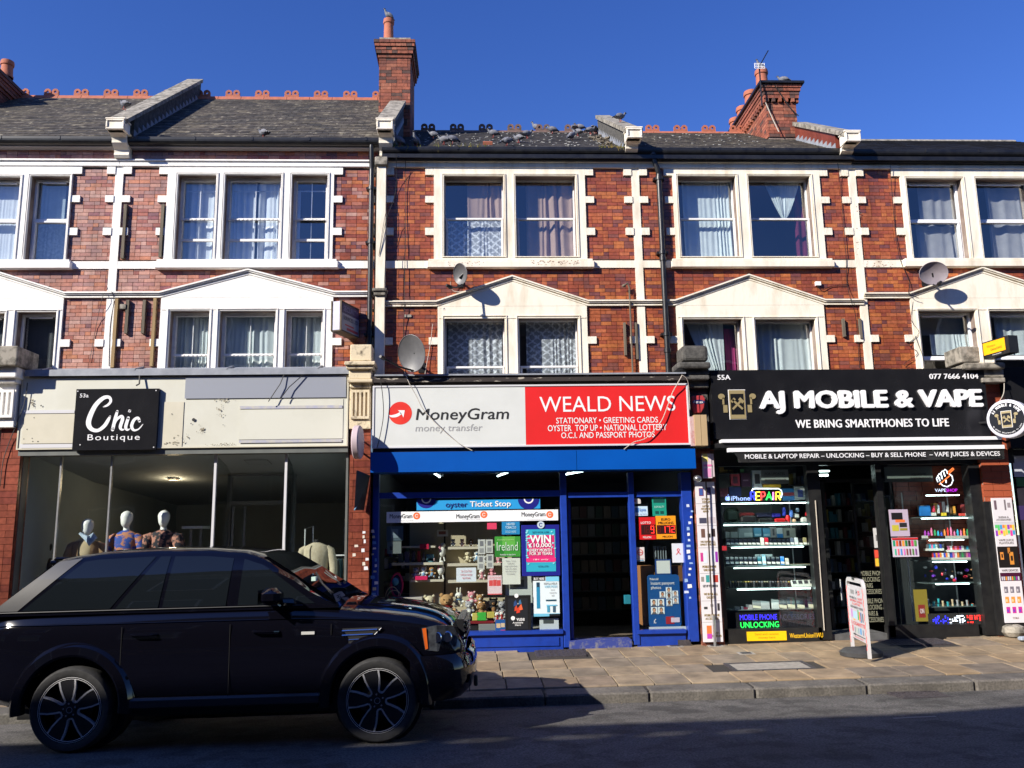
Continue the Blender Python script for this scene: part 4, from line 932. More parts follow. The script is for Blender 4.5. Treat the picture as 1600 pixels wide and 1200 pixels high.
# flaking paint on sills and bands
m = MB()
for (p0, p1, y0, y1, n_, yy) in ((830,905,407,414,60,-.1015),(700,760,408,415,24,-.1015),(1350,1398,408,417,26,-.0235),(700,905,246,251,30,-.0765),(1338,1346,320,400,18,-.0255),(604,690,475,478,20,-.087)):
 for i in range(n_):
  px, py = U(p0, p1), U(y0, y1); x, z = F(px, py, yy); s = U(.005,.018); k = random.randint(4,6); m.add([(x + s*U(.5,1.3)*math.cos(6.283*j/k), yy, z + .6*s*U(.5,1.3)*math.sin(6.283*j/k)) for j in range(k)], [tuple(range(k))])
tag(m.build('flaked_patches', mat('bare_stone',(.38,.20,.14),(.30,.26,.2),30,.9), None, kind='stuff'), 'flaked paint patches on the cream sills and bands', 'patches')
# ================================================================= shop fronts
def s2l(c): return tuple((v/255/12.92 if v/255 <= .04045 else ((v/255 + .055)/1.055) ** 2.4) for v in c)
def K(r, g, b, em=0, ro=.5):
 return mat('print_%02x%02x%02x_%d' % (r, g, b, em*10), s2l((r, g, b)), None, ro=ro, em=em)
def led(r, g, b, e=2.0): return K(r, g, b, round(e*.65,1))
blkgloss = mat('black_sign_panel',(.010,.010,.012),(.014,.014,.016),3,.22, spec=.5)
blkframe = mat('black_frame',(.012,.012,.013),(.02,.02,.02),10,.35)
blue_p = mat('blue_paint',(.012,.048,.34),(.010,.035,.25),9,.35,.15,60, fac=(.45,.8))
blue_sh = mat('blue_shutter_box',(.0,.085,.42),(.0,.075,.38),1.5,.35)
cream = mat('cream_board',(.61,.61,.53),(.56,.555,.47),1.6,.6,.05, fac=(.4,.7))
cream2 = mat('beige_board',(.60,.565,.45),(.55,.52,.41),3,.6)
grime = mat('grime',(.20,.17,.12),(.35,.32,.24),9,.9)
alum = mat('aluminium',(.45,.46,.47),(.36,.37,.38),20,.35, me=.7)
silver = mat('silver_frame',(.62,.62,.64), None, ro=.4)
gshop = glass('shop_glass',(.95,.975,.97),1.1,.015)
intd = mat('shop_wall',(.31,.36,.39),(.27,.31,.34),1,.9)
intc = mat('shop_ceiling',(.42,.46,.49), None, ro=.9)
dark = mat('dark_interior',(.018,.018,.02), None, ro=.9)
white = mat('white_print',(.82,.82,.82), None, ro=.5)
whitel = mat('white_letters',(.86,.86,.88), None, ro=.35)
sign_w = mat('white_sign_face',(.66,.68,.66),(.62,.64,.62),2,.35)
sign_r = mat('red_sign_face',(.72,.020,.022),(.66,.02,.02),2,.4)
ink = mat('black_ink',(.02,.02,.022), None, ro=.5)
gink = mat('grey_ink',(.33,.33,.34), None, ro=.5)
shelf_m = mat('cream_shelf',(.55,.50,.40), None, ro=.5)
tube_m = mat('light_tube',(.75,.95,1.0), None, em=5)
strip_m = mat('shelf_light',(.72,.95,.92), None, em=8)
def ribbon(mb, pts, Y, w_scale=1, n=5, y2=None):
 """brush stroke on the plane Y: pts = (x, z, width)"""
 Q = []
 for i in range(len(pts) - 1):
  p0, p1, p2, p3 = [Vector(pts[max(0, min(len(pts) - 1, i + k))]) for k in (-1,0,1,2)]
  for j in range(n):
   t = j/n; Q.append(.5*((2*p1) + (p2 - p0)*t + (2*p0 - 5*p1 + 4*p2 - p3)*t*t + (3*p1 - p0 - 3*p2 + p3)*t ** 3))
 Q.append(Vector(pts[-1])); vs = []; L = len(Q)
 for i, q in enumerate(Q):
  a, b = Q[max(0, i - 1)], Q[min(L - 1, i + 1)]; d = Vector((b.x - a.x, b.y - a.y)); d = d.normalized() if d.length > 0 else Vector((1,0)); nn = Vector((-d.y, d.x))*q.z*w_scale/2
  vs += [(q.x + nn.x, Y, q.y + nn.y),(q.x - nn.x, Y, q.y - nn.y)]
 mb.add(vs, [(2*i,2*i + 1,2*i + 3,2*i + 2) for i in range(L - 1)])
 for q in (Q[0], Q[-1]):
  r = q.z*w_scale/2; mb.add([(q.x + r*math.cos(a*math.pi/6), Y, q.y + r*math.sin(a*math.pi/6)) for a in range(12)], [tuple(range(12))])
 return mb
def zring(mb, cx, cz, r0, r1, Y, n=24, a0=0, a1=360):
 vs = []; 
 for i in range(n + 1):
  a = math.radians(a0 + (a1 - a0)*i/n); vs += [(cx + r0*math.cos(a), Y, cz + r0*math.sin(a)),(cx + r1*math.cos(a), Y, cz + r1*math.sin(a))]
 return mb.add(vs, [(2*i,2*i + 1,2*i + 3,2*i + 2) for i in range(n)])
def disc(mb, cx, cz, r, Y, n=20): return mb.add([(cx + r*math.cos(2*math.pi*i/n), Y, cz + r*math.sin(2*math.pi*i/n)) for i in range(n)], [tuple(range(n))])
def flat(parent, name, rc, Y, mt, d=.003): return MB().box(rc[0], rc[2], Y - d, Y, rc[1], rc[3]).build(name, mt, parent)
def sub(rc, a, b, c, d): w, h = rc[2] - rc[0], rc[3] - rc[1]; return (rc[0] + w*a, rc[1] + h*b, rc[0] + w*c, rc[1] + h*d)
def poster(label, px, Y, base, pans=(), txt=(), cat='poster', name='poster', frame_=None, group=None, rc=None, tilt=0):
 rc = rc or RC(*px, Y); r = thing(name, label, cat,((rc[0] + rc[2])/2, Y, rc[1]), group)
 if frame_: 
  w, mt = frame_; cx, cz = (rc[0] + rc[2])/2,(rc[1] + rc[3])/2
  m = MB(); m.cbox((cx, Y + .008, cz),(rc[2] - rc[0] + 2*w,.02, rc[3] - rc[1] + 2*w), bev=.004); m.build('poster_frame', mt, r); y = Y - .0025
 else: y = Y
 MB().box(rc[0], rc[2], y - .002, y, rc[1], rc[3]).build('sheet', base, r)
 for i, p in enumerate(pans):
  f = p[0]; 
  if isinstance(f, str): 
   continue
  flat(r, p[2] if len(p) > 2 else 'printed_panel', sub(rc,*f), y - .0025 - .0006*i, p[1],.0005)
 for t in txt:
  text(r, t[0], sub(rc,*t[1]), t[2], Y=y - .009 - 0, bold=t[3] if len(t) > 3 else .0, ext=.0005, name='lettering')
 return r
# ------------------------------------------------ piers between the shops
def pier(label, bx0, bx1, Yb, zb0, zb1, caps, mt=br_pier):
 r = thing('shop_pier', label, 'pier',((bx0 + bx1)/2, Yb,0), 'piers between the shops')
 MB().box(bx0 + .01, bx1 - .01, Yb + .012,0,-.05, zb1).build('core', mortar, r)
 lay(rows_of(bx0, bx1,0.02, zb1, [],.095,.30,.006,0), Yb, r, mt,300,.02)
 mb = MB()
 for a, b, c, d in rows_of(Yb + .02,0,0.02, zb1, [],.095,.30,.006,.0475): mb.box(bx0 - .001, bx0 + .02, a, b, c, d); mb.box(bx1 - .02, bx1 + .001, a, b, c, d)
 mb.build('brickwork', mt, r, kind='stuff')
 for nm, px, y0, y1, mt_, bv in caps:
  rc = RC(*px, y0); bevel(MB().box(rc[0], rc[2], y0, y1, rc[1], rc[3]).build(nm, mt_, r), bv,2)
 return r
def flutes(r, px, Y, n, mt):
 rc = RC(*px, Y); w = (rc[2] - rc[0])/(2*n + 1)
 m = MB()
 for i in range(n + 1): m.box(rc[0] + 2*i*w, rc[0] + (2*i + 1)*w, Y, Y + .03, rc[1], rc[3])
 m.box(rc[0], rc[2], Y, Y + .03, rc[3], rc[3] + .04); m.box(rc[0], rc[2], Y, Y + .03, rc[1] - .04, rc[1]); m.box(rc[0] + .005, rc[2] - .005, Y + .0305, Y + .05, rc[1], rc[3]); m.build('fluted_panel', mt, r)
P1 = pier('white fluted pier with a grey stone cap and glazed bricks at the left picture edge', fx(-14,850,-.28), fx(20,850,-.28),-.28,0, fz(10,668,-.28),
 [('cap_stone',(-20,540,27,571),-.62,0, stone_old,.02),('capital',(-16,572,26,590),-.52,0, stone,.02),('necking',(-14,590,25,598),-.46,0, stone,.02),('shaft',(-12,598,24,668),-.36,0, stone,.01)])
flutes(P1,(-8,613,20,648),-.41,3, stone)
P2 = pier('yellow stained stone capital on a glazed brick pier between the boutique and the newsagent', fx(544,850,-.24), fx(577,850,-.24),-.24,0, fz(560,670,-.24),
 [('cap_stone',(547,538,581,564),-.42,0, stone_yel,.015),('cap_slope',(538,564,586,570),-.5,0, stone_yel,.012),('cap_moulding',(541,570,583,576),-.46,0, stone_yel,.01),('capital',(545,576,580,592),-.40,0, stone_yel,.01),('cap_moulding',(543,592,582,597),-.44,0, stone_yel,.01),('necking',(546,597,579,606),-.36,0, stone_yel,.02),('shaft',(545,606,579,670),-.30,0, stone_yel,.006)])
flutes(P2,(548,613,577,650),-.335,4, stone_yel)
P3 = pier('soot black stone capital on a dark pier between the newsagent and the phone shop', fx(1089,850,-.16), fx(1124,850,-.16),-.16,0, fz(1090,600,-.16),
 [('cap_stone',(1066,539,1107,564),-.42,0, stone_soot,.05),('cap_slope',(1059,565,1111,575),-.5,0, stone_soot,.03),('capital',(1066,576,1108,586),-.40,0, stone_soot,.02),('cap_moulding',(1063,586,1109,593),-.44,0, stone_soot,.02),('necking',(1070,593,1108,606),-.34,0, stone_soot,.02),('shaft',(1074,606,1108,700),-.24,0, stone_soot,.01)], br_chim)
P4 = pier('stone capped brick pier at the right end of the phone shop', fx(1546,850,-.2), fx(1592,850,-.2),-.2,0, fz(1556,596,-.2),
 [('cap_stone',(1500,541,1531,566),-.45,0, stone_old,.02),('cap_slope',(1508,566,1572,576),-.48,0, stone_old,.03),('capital',(1536,577,1569,590),-.38,0, stone_old,.02),('cap_moulding',(1535,590,1571,597),-.42,0, stone_old,.01)], mat('orange_tile_brick',(.42,.10,.045),(.34,.08,.04),8,.35))
# ================================================================= boutique
Yf = -.30
shop1 = thing('boutique_shopfront', 'boutique shop front with tall frameless glass and a recessed door', 'shop front',(-4.8,0,0))
zc1 = 3.05
xL, xR = fx(30,650, Yf), fx(544,650, Yf); zt, zb = fz(290,586, Yf), fz(290,700, Yf)
sg = thing('boutique_fascia', 'blank cream fascia board with taped strips and a grey patch over the boutique', 'fascia',(-4.8, Yf, zb))
MB().box(xL, xR, Yf,-.02, zb, zt).build('board', cream, sg)
m = MB(); ring(m, xL, zb, xR, zt, Yf - .012, Yf - .0005,.02); m.build('edge_trim', cream2, sg)
m = MB(); zl = fz(290,572,-.5); m.xprism([(-.34, zt + .005),(-.34, zt + .07),(-.02, zt + .17),(-.02, zt + .005)], fx(40,580,-.35), xR + .03); m.box(fx(40,580,-.35), xR + .03,-.36,-.341, zt - .01, zt + .085)
sp_ = m.build('lead_capping', lead, sg)
x = -6.4
while x < xR: MB().xprism([(-.365, zt + .072),(-.365, zt + .095),(-.02, zt + .195),(-.02, zt + .172)], x, x + .025).build('lead_roll', lead, sg); x += 1.35
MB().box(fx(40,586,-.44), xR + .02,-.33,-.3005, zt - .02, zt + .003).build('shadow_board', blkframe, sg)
flat(sg, 'grey_patch', RC(290,586,541,622, Yf), Yf - .013, mat('grey_panel',(.27,.29,.34), None, ro=.5),.004)
for p in ((36,641,117,646),(32,694,115,700)): flat(sg, 'tape_strip', RC(*p, Yf), Yf - .013, silver)
for p in ((375,634,535,638.5),(374,687,534,691.5)): flat(sg, 'tape_strip', RC(*p, Yf), Yf - .013, mat('faded_tape',(.36,.37,.48),(.50,.48,.42),12,.6))
flat(sg, 'plain_panel', RC(36,647,116,693, Yf), Yf - .010, cream2); flat(sg, 'plain_panel', RC(251,628,286,698, Yf), Yf - .006, cream2,.003); flat(sg, 'plain_panel', RC(374,624,536,686, Yf), Yf - .004, cream,.003)
m = MB(); 
for p in ((303,656,2.6),(299,662,.9),(53,634,.9),(65,634,1.2),(54,653,.8),(43,671,.9),(38,686,.8),(51,685,.8),(60,690,1.0),(52,690,.8),(349,664,.7),(269,647,.8)): disc(m, fx(p[0], p[1], Yf), fz(p[0], p[1], Yf), p[2]/103, Yf - .015,10)
m.build('drill_hole', ink, sg, kind='stuff')
m = MB()
for i in range(150):
 q = random.choice(((285,685,28,6),(345,640,6,14),(315,672,5,6),(270,692,20,3),(347,625,14,4),(350,694,24,2),(50,628,3,6)))
 px, py = random.gauss(q[0], q[2]/2), random.gauss(q[1], q[3]/2)
 if 252 < px < 540 or px < 70: disc(m, fx(px, py, Yf), fz(px, py, Yf), U(.003,.011), Yf - .0142 - .00001*i,7)
m.build('grime_spots', grime, sg, kind='stuff')
for a in (((444,584),(438,600),(420,628)),((474,585),(452,605),(440,622)),((218,586),(218,600),(214,603))):
 m = MB(); m.tube([(fx(p[0], p[1], Yf - .06), Yf - .05 - .02*i, fz(p[0], p[1], Yf - .06)) for i, p in enumerate(a)],.012 if a[0][0] < 300 else .007,5); tag(m.build('cut_cable', cable_b), {444: 'long cut black cable dangling over the grey patch of the fascia',474: 'shorter cut black cable dangling right of the long one on the grey patch',218: 'stub of thick cable hanging over the black boutique board'}[a[0][0]], 'cable', 'cut cables on the boutique fascia')
bd = thing('boutique_sign', 'black square sign with white script lettering on the cream fascia', 'sign',(fx(180,700,-.36),-.36, zb))
rc = RC(116,607.5,246,703,-.36); MB().box(rc[0], rc[2],-.36,-.305, rc[1], rc[3]).build('board', blkgloss, bd)
Yt = -.363; q = lambda x, y: (fx(x/4,570 + y/4, Yt), fz(x/4,570 + y/4, Yt))
def stk(*pts): return [(*q(p[0], p[1]), p[2]/4/103) for p in pts]
m = MB()
for i, s in enumerate((stk((648,262,8),(672,252,14),(692,228,16),(682,203,18),(645,208,24),(598,252,27),(564,318,30),(553,368,30),(572,402,24),(612,410,20),(652,382,22),(676,345,20),(688,322,10)),
   stk((733,290,14),(722,330,20),(704,405,20)), stk((706,395,10),(728,345,14),(758,322,18),(766,340,20),(752,388,19),(762,406,12),(778,402,7)),
   stk((802,332,18),(786,386,19),(795,407,12),(812,400,6)), stk((809,286,13),(810,288,22),(812,291,13)), stk((872,352,16),(862,332,16),(838,345,18),(823,382,19),(836,408,14),(866,402,8),(893,372,5)))): ribbon(m, s, Yt - .0004*i)
m.build('script_lettering', whitel, bd)
text(bd, 'Boutique',(*q(545,484),*q(875,432)), whitel, Y=Yt, sp=1.2); text(bd, '53a',(*q(499,204),*q(555,180)), whitel, Y=Yt, bold=.01)
for a in ((486,165),(975,160),(500,500),(960,515)): disc_ = MB(); x_, z_ = q(*a); disc(disc_, x_, z_,.01, Yt,8); disc_.build('screw', silver, bd)
# frame, glass, lobby
Yg = -.12; zg = fz(200,712, Yg); sill = .45; lob = 1.6
x0, x1 = fx(36,780, Yg), fx(335,780, Yg); x2, x3 = fx(446,780, Yg), fx(541,780, Yg)
zs1 = zb + .0
m = MB(); m.box(xL + .02, xR,-.28,-.06, zg + .0, zb - .001); m.box(xL + .02, x0,-.2,-.05,-.0, zg - .001); m.box(x3, xR,-.2,-.05,0, zg - .001); m.build('frame', mat('grey_green_frame',(.14,.15,.14),(.11,.12,.115),4,.5), shop1)
m = MB(); m.box(x0, x1,-.18,.0,0, sill); m.box(x2, x3,-.18,.0,0, sill); m.build('stall_riser', mat('grey_riser',(.2,.2,.2)), shop1)
for a in (fx(92,780, Yg), fx(171.5,780, Yg)): MB().box(a - .012, a + .012, Yg - .02, Yg + .03, sill, zg).build('mullion', alum, shop1)
for a in (x1, x2): MB().box(a - .018, a + .018, Yg - .03, Yg + .02, sill, zg).build('corner_post', silver, shop1)
xa_, xb_, xc_, xd_ = x0, fx(92,780, Yg), fx(171.5,780, Yg), x1
for a, b in ((xa_, xb_),(xb_, xc_),(xc_, xd_),(x2, x3)): pane(shop1, a + .012, sill, b - .012, zg - .002, Yg, gshop)
lx1, lx2 = x1 - .26, x2 - .24                  # door line, set back
for a, b in ((x1, lx1),(x2, lx2)):
 MB().add([(a, Yg + .03, sill),(b, lob, sill),(b, lob, zg - .1),(a, Yg + .03, zg - .02),(a + .006, Yg + .03, sill),(b + .006, lob, sill),(b + .006, lob, zg - .1),(a + .006, Yg + .03, zg - .02)], [(0,1,2,3),(7,6,5,4),(3,2,6,7),(0,3,7,4),(1,5,6,2)]).build('pane', gshop, shop1)
 MB().add([(a - .02, Yg + .03,0),(b - .02, lob,0),(b + .03, lob,0),(a + .03, Yg + .03,0),(a - .02, Yg + .03, sill),(b - .02, lob, sill),(b + .03, lob, sill),(a + .03, Yg + .03, sill)], [(0,1,5,4),(1,2,6,5),(2,3,7,6),(3,0,4,7),(4,5,6,7)]).build('stall_riser', MATS['grey_riser'], shop1)
m = MB(); zd = fz(415,789, lob); zdt = fz(415,741, lob)
for a in (lx1, lx2): m.box(a - .05, a + .03, lob, lob + .06,0, zdt)
m.box(lx1 + .03, lx2 - .05, lob, lob + .06, zd, zd + .07); m.box(lx1 + .03, lx2 - .05, lob, lob + .06, zdt - .03, zdt); m.build('door_frame', mat('door_frame_grey',(.24,.25,.26), ro=.4), shop1)
pane(shop1, lx1 + .03, zd + .07, lx2 - .05, zdt - .03, lob + .03, gshop)
m = MB(); m.box(lx1 + .25, lx1 + .28, lob - .03, lob + .03,.05, zd - .02); m.box(lx1 + .05, lx1 + .09, lob - .02, lob + .04,.05, zd - .02); m.build('door', alum, shop1)
pane(shop1, lx1 + .09,.1, lx1 + .25, zd - .05, lob + .0, gshop)
# room
m = MB(); D = 6.5; zc = 3.0
m.box(-8.2, xR + .05, D, D + .1,-.1,3.6); m.box(-8.3, xL + .03,.02, D,-.1,3.6); m.box(xR - .04, xR + .2,.02, D,-.1,3.6); m.build('shop_wall', intd, shop1)
m = MB(); m.add([(-8,-.05, zs1 - .02),(xR,-.05, zs1 - .02),(xR,2.2, zs1 - .30),(-8,2.2, zs1 - .30),(-8, D, zs1 - .55),(xR, D, zs1 - .55),(-8,-.05,3.7),(xR,-.05,3.7),(xR, D,3.7),(-8, D,3.7)], [(3,2,1,0),(4,5,2,3),(6,7,8,9)]); m.build('shop_ceiling', intc, shop1)
MB().box(-8.2, xR,-.1, D,-.1,.02).build('shop_floor', mat('shop_floor',(.09,.085,.08), ro=.4), shop1)
rc = RC(384,725,420,732,.9); zz = zs1 - .02 - .28*(.9/2.25)
m = MB(); xx0, xx1 = fx(384,729,.7), fx(421,729,.7); m.add([(xx0,.55, zs1 - .108),(xx1,.55, zs1 - .108),(xx1,.9, zs1 - .152),(xx0,.9, zs1 - .152),(xx0 + .01,.57, zs1 - .112),(xx1 - .01,.57, zs1 - .112),(xx1 - .01,.88, zs1 - .152),(xx0 + .01,.88, zs1 - .152)], [(0,1,5,4),(1,2,6,5),(2,3,7,6),(3,0,4,7)]); m.build('ceiling_hatch', blkframe, shop1)
lx, ly = fx(272,731,2.0),2.0; lz = zs1 - .29
sp1 = thing('ceiling_spotlight', 'small round warm lamp lit in the boutique ceiling', 'lamp',(lx, ly, lz))
MB().lathe([(.0,0),(.075,0)],(lx, ly, lz - .012), 'z',16).build('lamp_face', led(255,190,110,6), sp1); MB().lathe([(.075,.03),(.10,-.0),(.075,-.02)],(lx, ly, lz), 'z',16).build('rim', silver, sp1)
pl = bpy.data.lights.new('spotlight', 'POINT'); pl.energy = 8; pl.color = (1,.75,.45); pl.shadow_soft_size = .06; po = bpy.data.objects.new('spotlight_glow', pl); COL.objects.link(po); po.location = (0,0,-.06); po.parent = sp1
tb = thing('white_display_table', 'white display shelf inside the boutique right of the floral blouse', 'table',(fx(300,825,1.2),1.2,0))
rc = RC(284,822,317,826,1.2); MB().box(rc[0], rc[2],1.2,1.6, rc[1], rc[3]).build('top', white, tb); MB().box(rc[0] + .1, rc[0] + .14,1.3,1.34,0, rc[1]).build('leg', alum, tb); MB().box(rc[2] - .08, rc[2] - .04,1.3,1.34,0, rc[1]).build('leg', alum, tb)
# mannequins
skinw = mat('mannequin_white',(.80,.80,.78), None, ro=.35); blk_c = mat('black_cloth',(.012,.012,.014), None, ro=.9)
tan = mat('tan_coat',(.36,.22,.12),(.28,.17,.09),8,.9,.3,20); cream_c = mat('cream_cloth',(.52,.42,.27),(.44,.35,.22),8,.9,.3,16)
print_b = mat('blue_print_shirt',(.02,.06,.30),(.42,.17,.09),9,.8, detail=3, fac=(.48,.53), stretch=(1,1,1.8)); print_f = mat('dark_floral',(.010,.010,.018),(.38,.17,.12),15,.8, detail=5, fac=(.50,.56))
lin = mat('beige_linen',(.42,.37,.27),(.36,.31,.22),20,.9,.3,30)
def mannequin(label, px, pyhead, Y, hmt, tops, scale=1.0, yaw=0, head=True, sleeves=True, skirt=None, col=skinw):
 """head top at the sighting; built standing on the window floor"""
 x, z = F(px, pyhead, Y); r = thing('mannequin', label, 'mannequin',(x, Y,0), 'mannequins in the boutique window')
 S = scale; T = Matrix.Translation((x, Y,0)) @ Matrix.Rotation(yaw,4, 'Z'); H = z
 m = MB(T); hd = H - .14*S
 if head:
  m = MB(T); n = 16; prof = [(-.12,.03,.035),(-.10,.052,.06),(-.06,.07,.08),(-.01,.083,.096),(.04,.088,.103),(.085,.076,.09),(.115,.045,.055),(.13,.01,.01)]
  vs = []
  for (h_, a, b) in prof:
   for j in range(n): t = 2*math.pi*j/n; vs.append((a*math.cos(t)*S, b*math.sin(t)*S - (.02 if h_ < -.05 else 0), hd + h_*S))
  m.add(vs, [(i*n + j, i*n + (j + 1) % n, i*n + n + (j + 1) % n, i*n + n + j) for i in range(len(prof) - 1) for j in range(n)] + [tuple(range((len(prof) - 1)*n, len(prof)*n))])
  m.tube([(0,.0, hd - .09*S),(0,.01, hd - .15*S),(0,.01, hd - .22*S)], [.042*S,.045*S,.08*S],12)
  m.build('head', col, r, smooth=True)
 else:
  m.tube([(0,0, H - .02),(0,0, H - .12)], [.035,.05],12); m.lathe([(.001,.0),(.03,0),(.035,-.02)],(0,0, H), 'z',12); m.build('neck', col, r, smooth=True); hd = H + .12*S
 # torso as one lofted garment
 sh = hd - .185*S; n = 20
 def loft(name, prof, mt, fold=.0):
  m = MB(T); vs = []
  for (dz, a, b) in prof:
   for j in range(n): t = 2*math.pi*j/n; f_ = 1 + fold*math.sin(5*t + dz*9); vs.append((a*math.cos(t)*S*f_, b*math.sin(t)*S*f_, sh - dz*S))
  m.add(vs, [(i*n + j, i*n + n + j, i*n + n + (j + 1) % n, i*n + (j + 1) % n) for i in range(len(prof) - 1) for j in range(n)]); return m.build(name, mt, r, smooth=True)
 loft('torso', [(-.02,.05,.05),(.0,.10,.065),(.03,.165,.085),(.08,.195,.10),(.2,.175,.115),(.42,.13,.095),(.6,.16,.11),(.72,.175,.115)], tops[0],.02)
 if len(tops) > 1: 
  m = MB(T); n2 = 14
  for s in (-1,1):
   prof = [(0,.055,.05),(.03,.17,.10),(.09,.215,.12),(.25,.20,.135),(.45,.17,.125),(.75,.20,.14),(.95,.21,.15)]
   a0, a1 = (-1.15,1.7) if s > 0 else (math.pi - 1.7, math.pi + 1.15)
   vs = []
   for (dz, a, b) in prof:
    for j in range(n2 + 1): t = a0 + (a1 - a0)*j/n2; vs.append((a*math.cos(t)*S, b*math.sin(t)*S, sh - dz*S))
   m.add(vs, [(i*(n2 + 1) + j,(i + 1)*(n2 + 1) + j,(i + 1)*(n2 + 1) + j + 1, i*(n2 + 1) + j + 1) for i in range(len(prof) - 1) for j in range(n2)])
  m.build('coat', tops[1], r, smooth=True)
 if sleeves:
  for s in (-1,1):
   m = MB(T); puff = 1.45 if tops[0] is print_f else 1.0; ml = tops[-1]; e = {True: .33}.get(True)
   pts = [(s*.15*S,0, sh - .06*S),(s*.205*S,0, sh - .10*S),(s*.25*S,-.01, sh - .25*S),(s*.27*S,-.02, sh - .38*S),(s*.26*S,-.08, sh - .6*S)]
   rr = [.05*S,.068*S*puff,.066*S*puff,.055*S*puff*1.1,.042*S]
   if tops[0] is print_b: pts, rr = pts[:4], rr[:4]
   m.tube(pts, rr,10); m.build('sleeve', ml, r, smooth=True)
   if tops[0] is print_b: m = MB(T); m.tube([pts[-1],(s*.27*S,-.05, sh - .62*S)], [.036*S,.028*S],8); m.build('arm', col, r, smooth=True)
 m = MB(T); m.tube([(0,0, sh - .70*S),(0,0,.47)],.02,8); m.lathe([(.001,.0),(.16,0),(.16,.012),(.001,.014)],(0,0,.455), 'z',18); m.build('stand', alum, r, smooth=True)
 return r
MB().box(x0, x1 - .02,.0,1.4,.30,.449).build('window_floor', MATS['shop_floor'], shop1)
mannequin('white mannequin in a tan open coat over a cream wrap top',138,809,.35, None,(cream_c, tan), yaw=.15)
mannequin('white mannequin in a blue and brown printed short sleeved shirt',199,797,.40, None,(print_b,), yaw=-.05)
mannequin('white mannequin in a dark floral blouse with puffed sleeves',257,796,.45, None,(print_f,), yaw=.1)
mannequin('headless black mannequin in a beige linen jacket right of the boutique door',495,843,.5, None,(lin, lin), head=False, col=blk_c)
mannequin('small black mannequin in a brown dress at the far left of the boutique',74,845,.9, None,(mat('brown_dress',(.05,.035,.03), ro=.9),),.85, col=blk_c)
m = MB()
for i in range(5):
 a = .2*i; c_ = fx(138,850,.3); m.tube([(c_ - .1 + .03*i,.22 - .01*i, fz(138,833,.3) - .01*i),(c_ + .0 + .02*i,.20 - .012*i, fz(138,843,.3) - .02*i),(c_ + .11 + .01*i,.22, fz(138,834,.3) - .012*i)],.022,6)
tag(m.build('scarf', mat('pale_blue_scarf',(.45,.55,.66),(.3,.38,.5),20,.9)), 'pale blue scarf round the neck of the tan coated mannequin', 'scarf')
rl = thing('clothes_rail', 'chrome clothes rail of striped garments beside the brick pier', 'clothes rail',(fx(525,900,.8),.8,0))
zt_ = fz(520,868,.8); xa, xb = fx(476,868,.8), fx(540,868,.8)
m = MB(); m.tube([(xa,.8,.45),(xa,.8, zt_ + .42),(xa + .12,.8, zt_ + .46),(xa + .14,.8,.45)],.012,6); m.tube([(fx(505,868,.8),.8, zt_),(xb,.8, zt_)],.012,6); m.build('rail', silver, rl, smooth=True)
for i in range(7):
 c_ = [(.45,.36,.2),(.12,.28,.30),(.5,.42,.3),(.35,.18,.08),(.5,.5,.45),(.10,.22,.26),(.42,.3,.18)][i]
 xx = fx(508 + i*5,900,.8); m = MB(); m.grid(lambda u, v: (xx - .02 + .045*u + .01*math.sin(v*9 + i),.62 + .3*abs(u - .5) + .02*math.sin(u*9), zt_ - .05 - .85*v),5,5); tag(m.build('garment', mat('garment_%d' % i, c_, ro=.9)), 'striped garment number %s on the boutique rail' % ['one from the jacket', 'two from the jacket', 'three from the jacket', 'four, rusty brown', 'four from the pier, pale', 'two from the pier, teal', 'nearest the pier'][i], 'garment', 'garments on the boutique rail')
# ================================================================= newsagent
shop2 = thing('newsagent_shopfront', 'newsagent shop front of bright blue painted timber with an open doorway', 'shop front',(1.4,0,0))
Ys = -.42; fs = thing('newsagent_fascia', 'long illuminated fascia box, white money transfer half and red shop name half', 'sign',(1, Ys, fz(800,700, Ys)))
rc = RC(582,601,1077,698, Ys); MB().box(rc[0] + .01, rc[2] - .01, Ys + .012,-.03, rc[1] + .01, rc[3] - .01).build('box', silver, fs)
bevel(ring(MB(), rc[0], rc[1], rc[2], rc[3], Ys - .012, Ys + .011,.028).build('rim', silver, fs),.003)
xs = fx(821,650, Ys); MB().box(rc[0] + .0285, xs, Ys, Ys + .01, rc[1] + .0285, rc[3] - .0285).build('white_face', sign_w, fs); MB().box(xs + .001, rc[2] - .0285, Ys, Ys + .01, rc[1] + .0285, rc[3] - .0285).build('red_face', sign_r, fs)
def tx(parent, s, px, Y, mt, **k): text(parent, s, RC(*px, Y), mt, Y=Y - .002, **k)
tx(fs, 'MoneyGram',(650,638,795,661), Ys, ink, bold=.012, shear=.12); tx(fs, 'money transfer',(649,663,754,677), Ys, gink, shear=.12)
tx(fs, 'WEALD NEWS',(843,619,1055,643), Ys, white, bold=-.005); tx(fs, 'STATIONARY • GREETING CARDS',(869,652,1028,661), Ys, white, bold=.01); tx(fs, 'OYSTER  TOP UP • NATIONAL LOTTERY',(856,663.5,1042,673), Ys, white, bold=.01); tx(fs, 'O.C.I. AND PASSPORT PHOTOS',(877,675,1023,684), Ys, white, bold=.01)
cx_, cz_ = F(625.5,645.5, Ys - .002); m = MB(); disc(m, cx_, cz_,18/105, Ys - .002,32); m.build('globe', mat('red_globe',(.75,.05,.03),(.65,.02,.02),3,.4), fs)
m = MB(); qq = lambda a, b, w: (*F(560 + a/5,580 + b/5, Ys - .0035), w/5/105)
ribbon(m, [qq(240,345,6), qq(262,352,18), qq(300,345,24), qq(335,325,20)], Ys - .0035); a_ = [qq(308,305,1)[:2], qq(362,305,1)[:2], qq(352,362,1)[:2]]
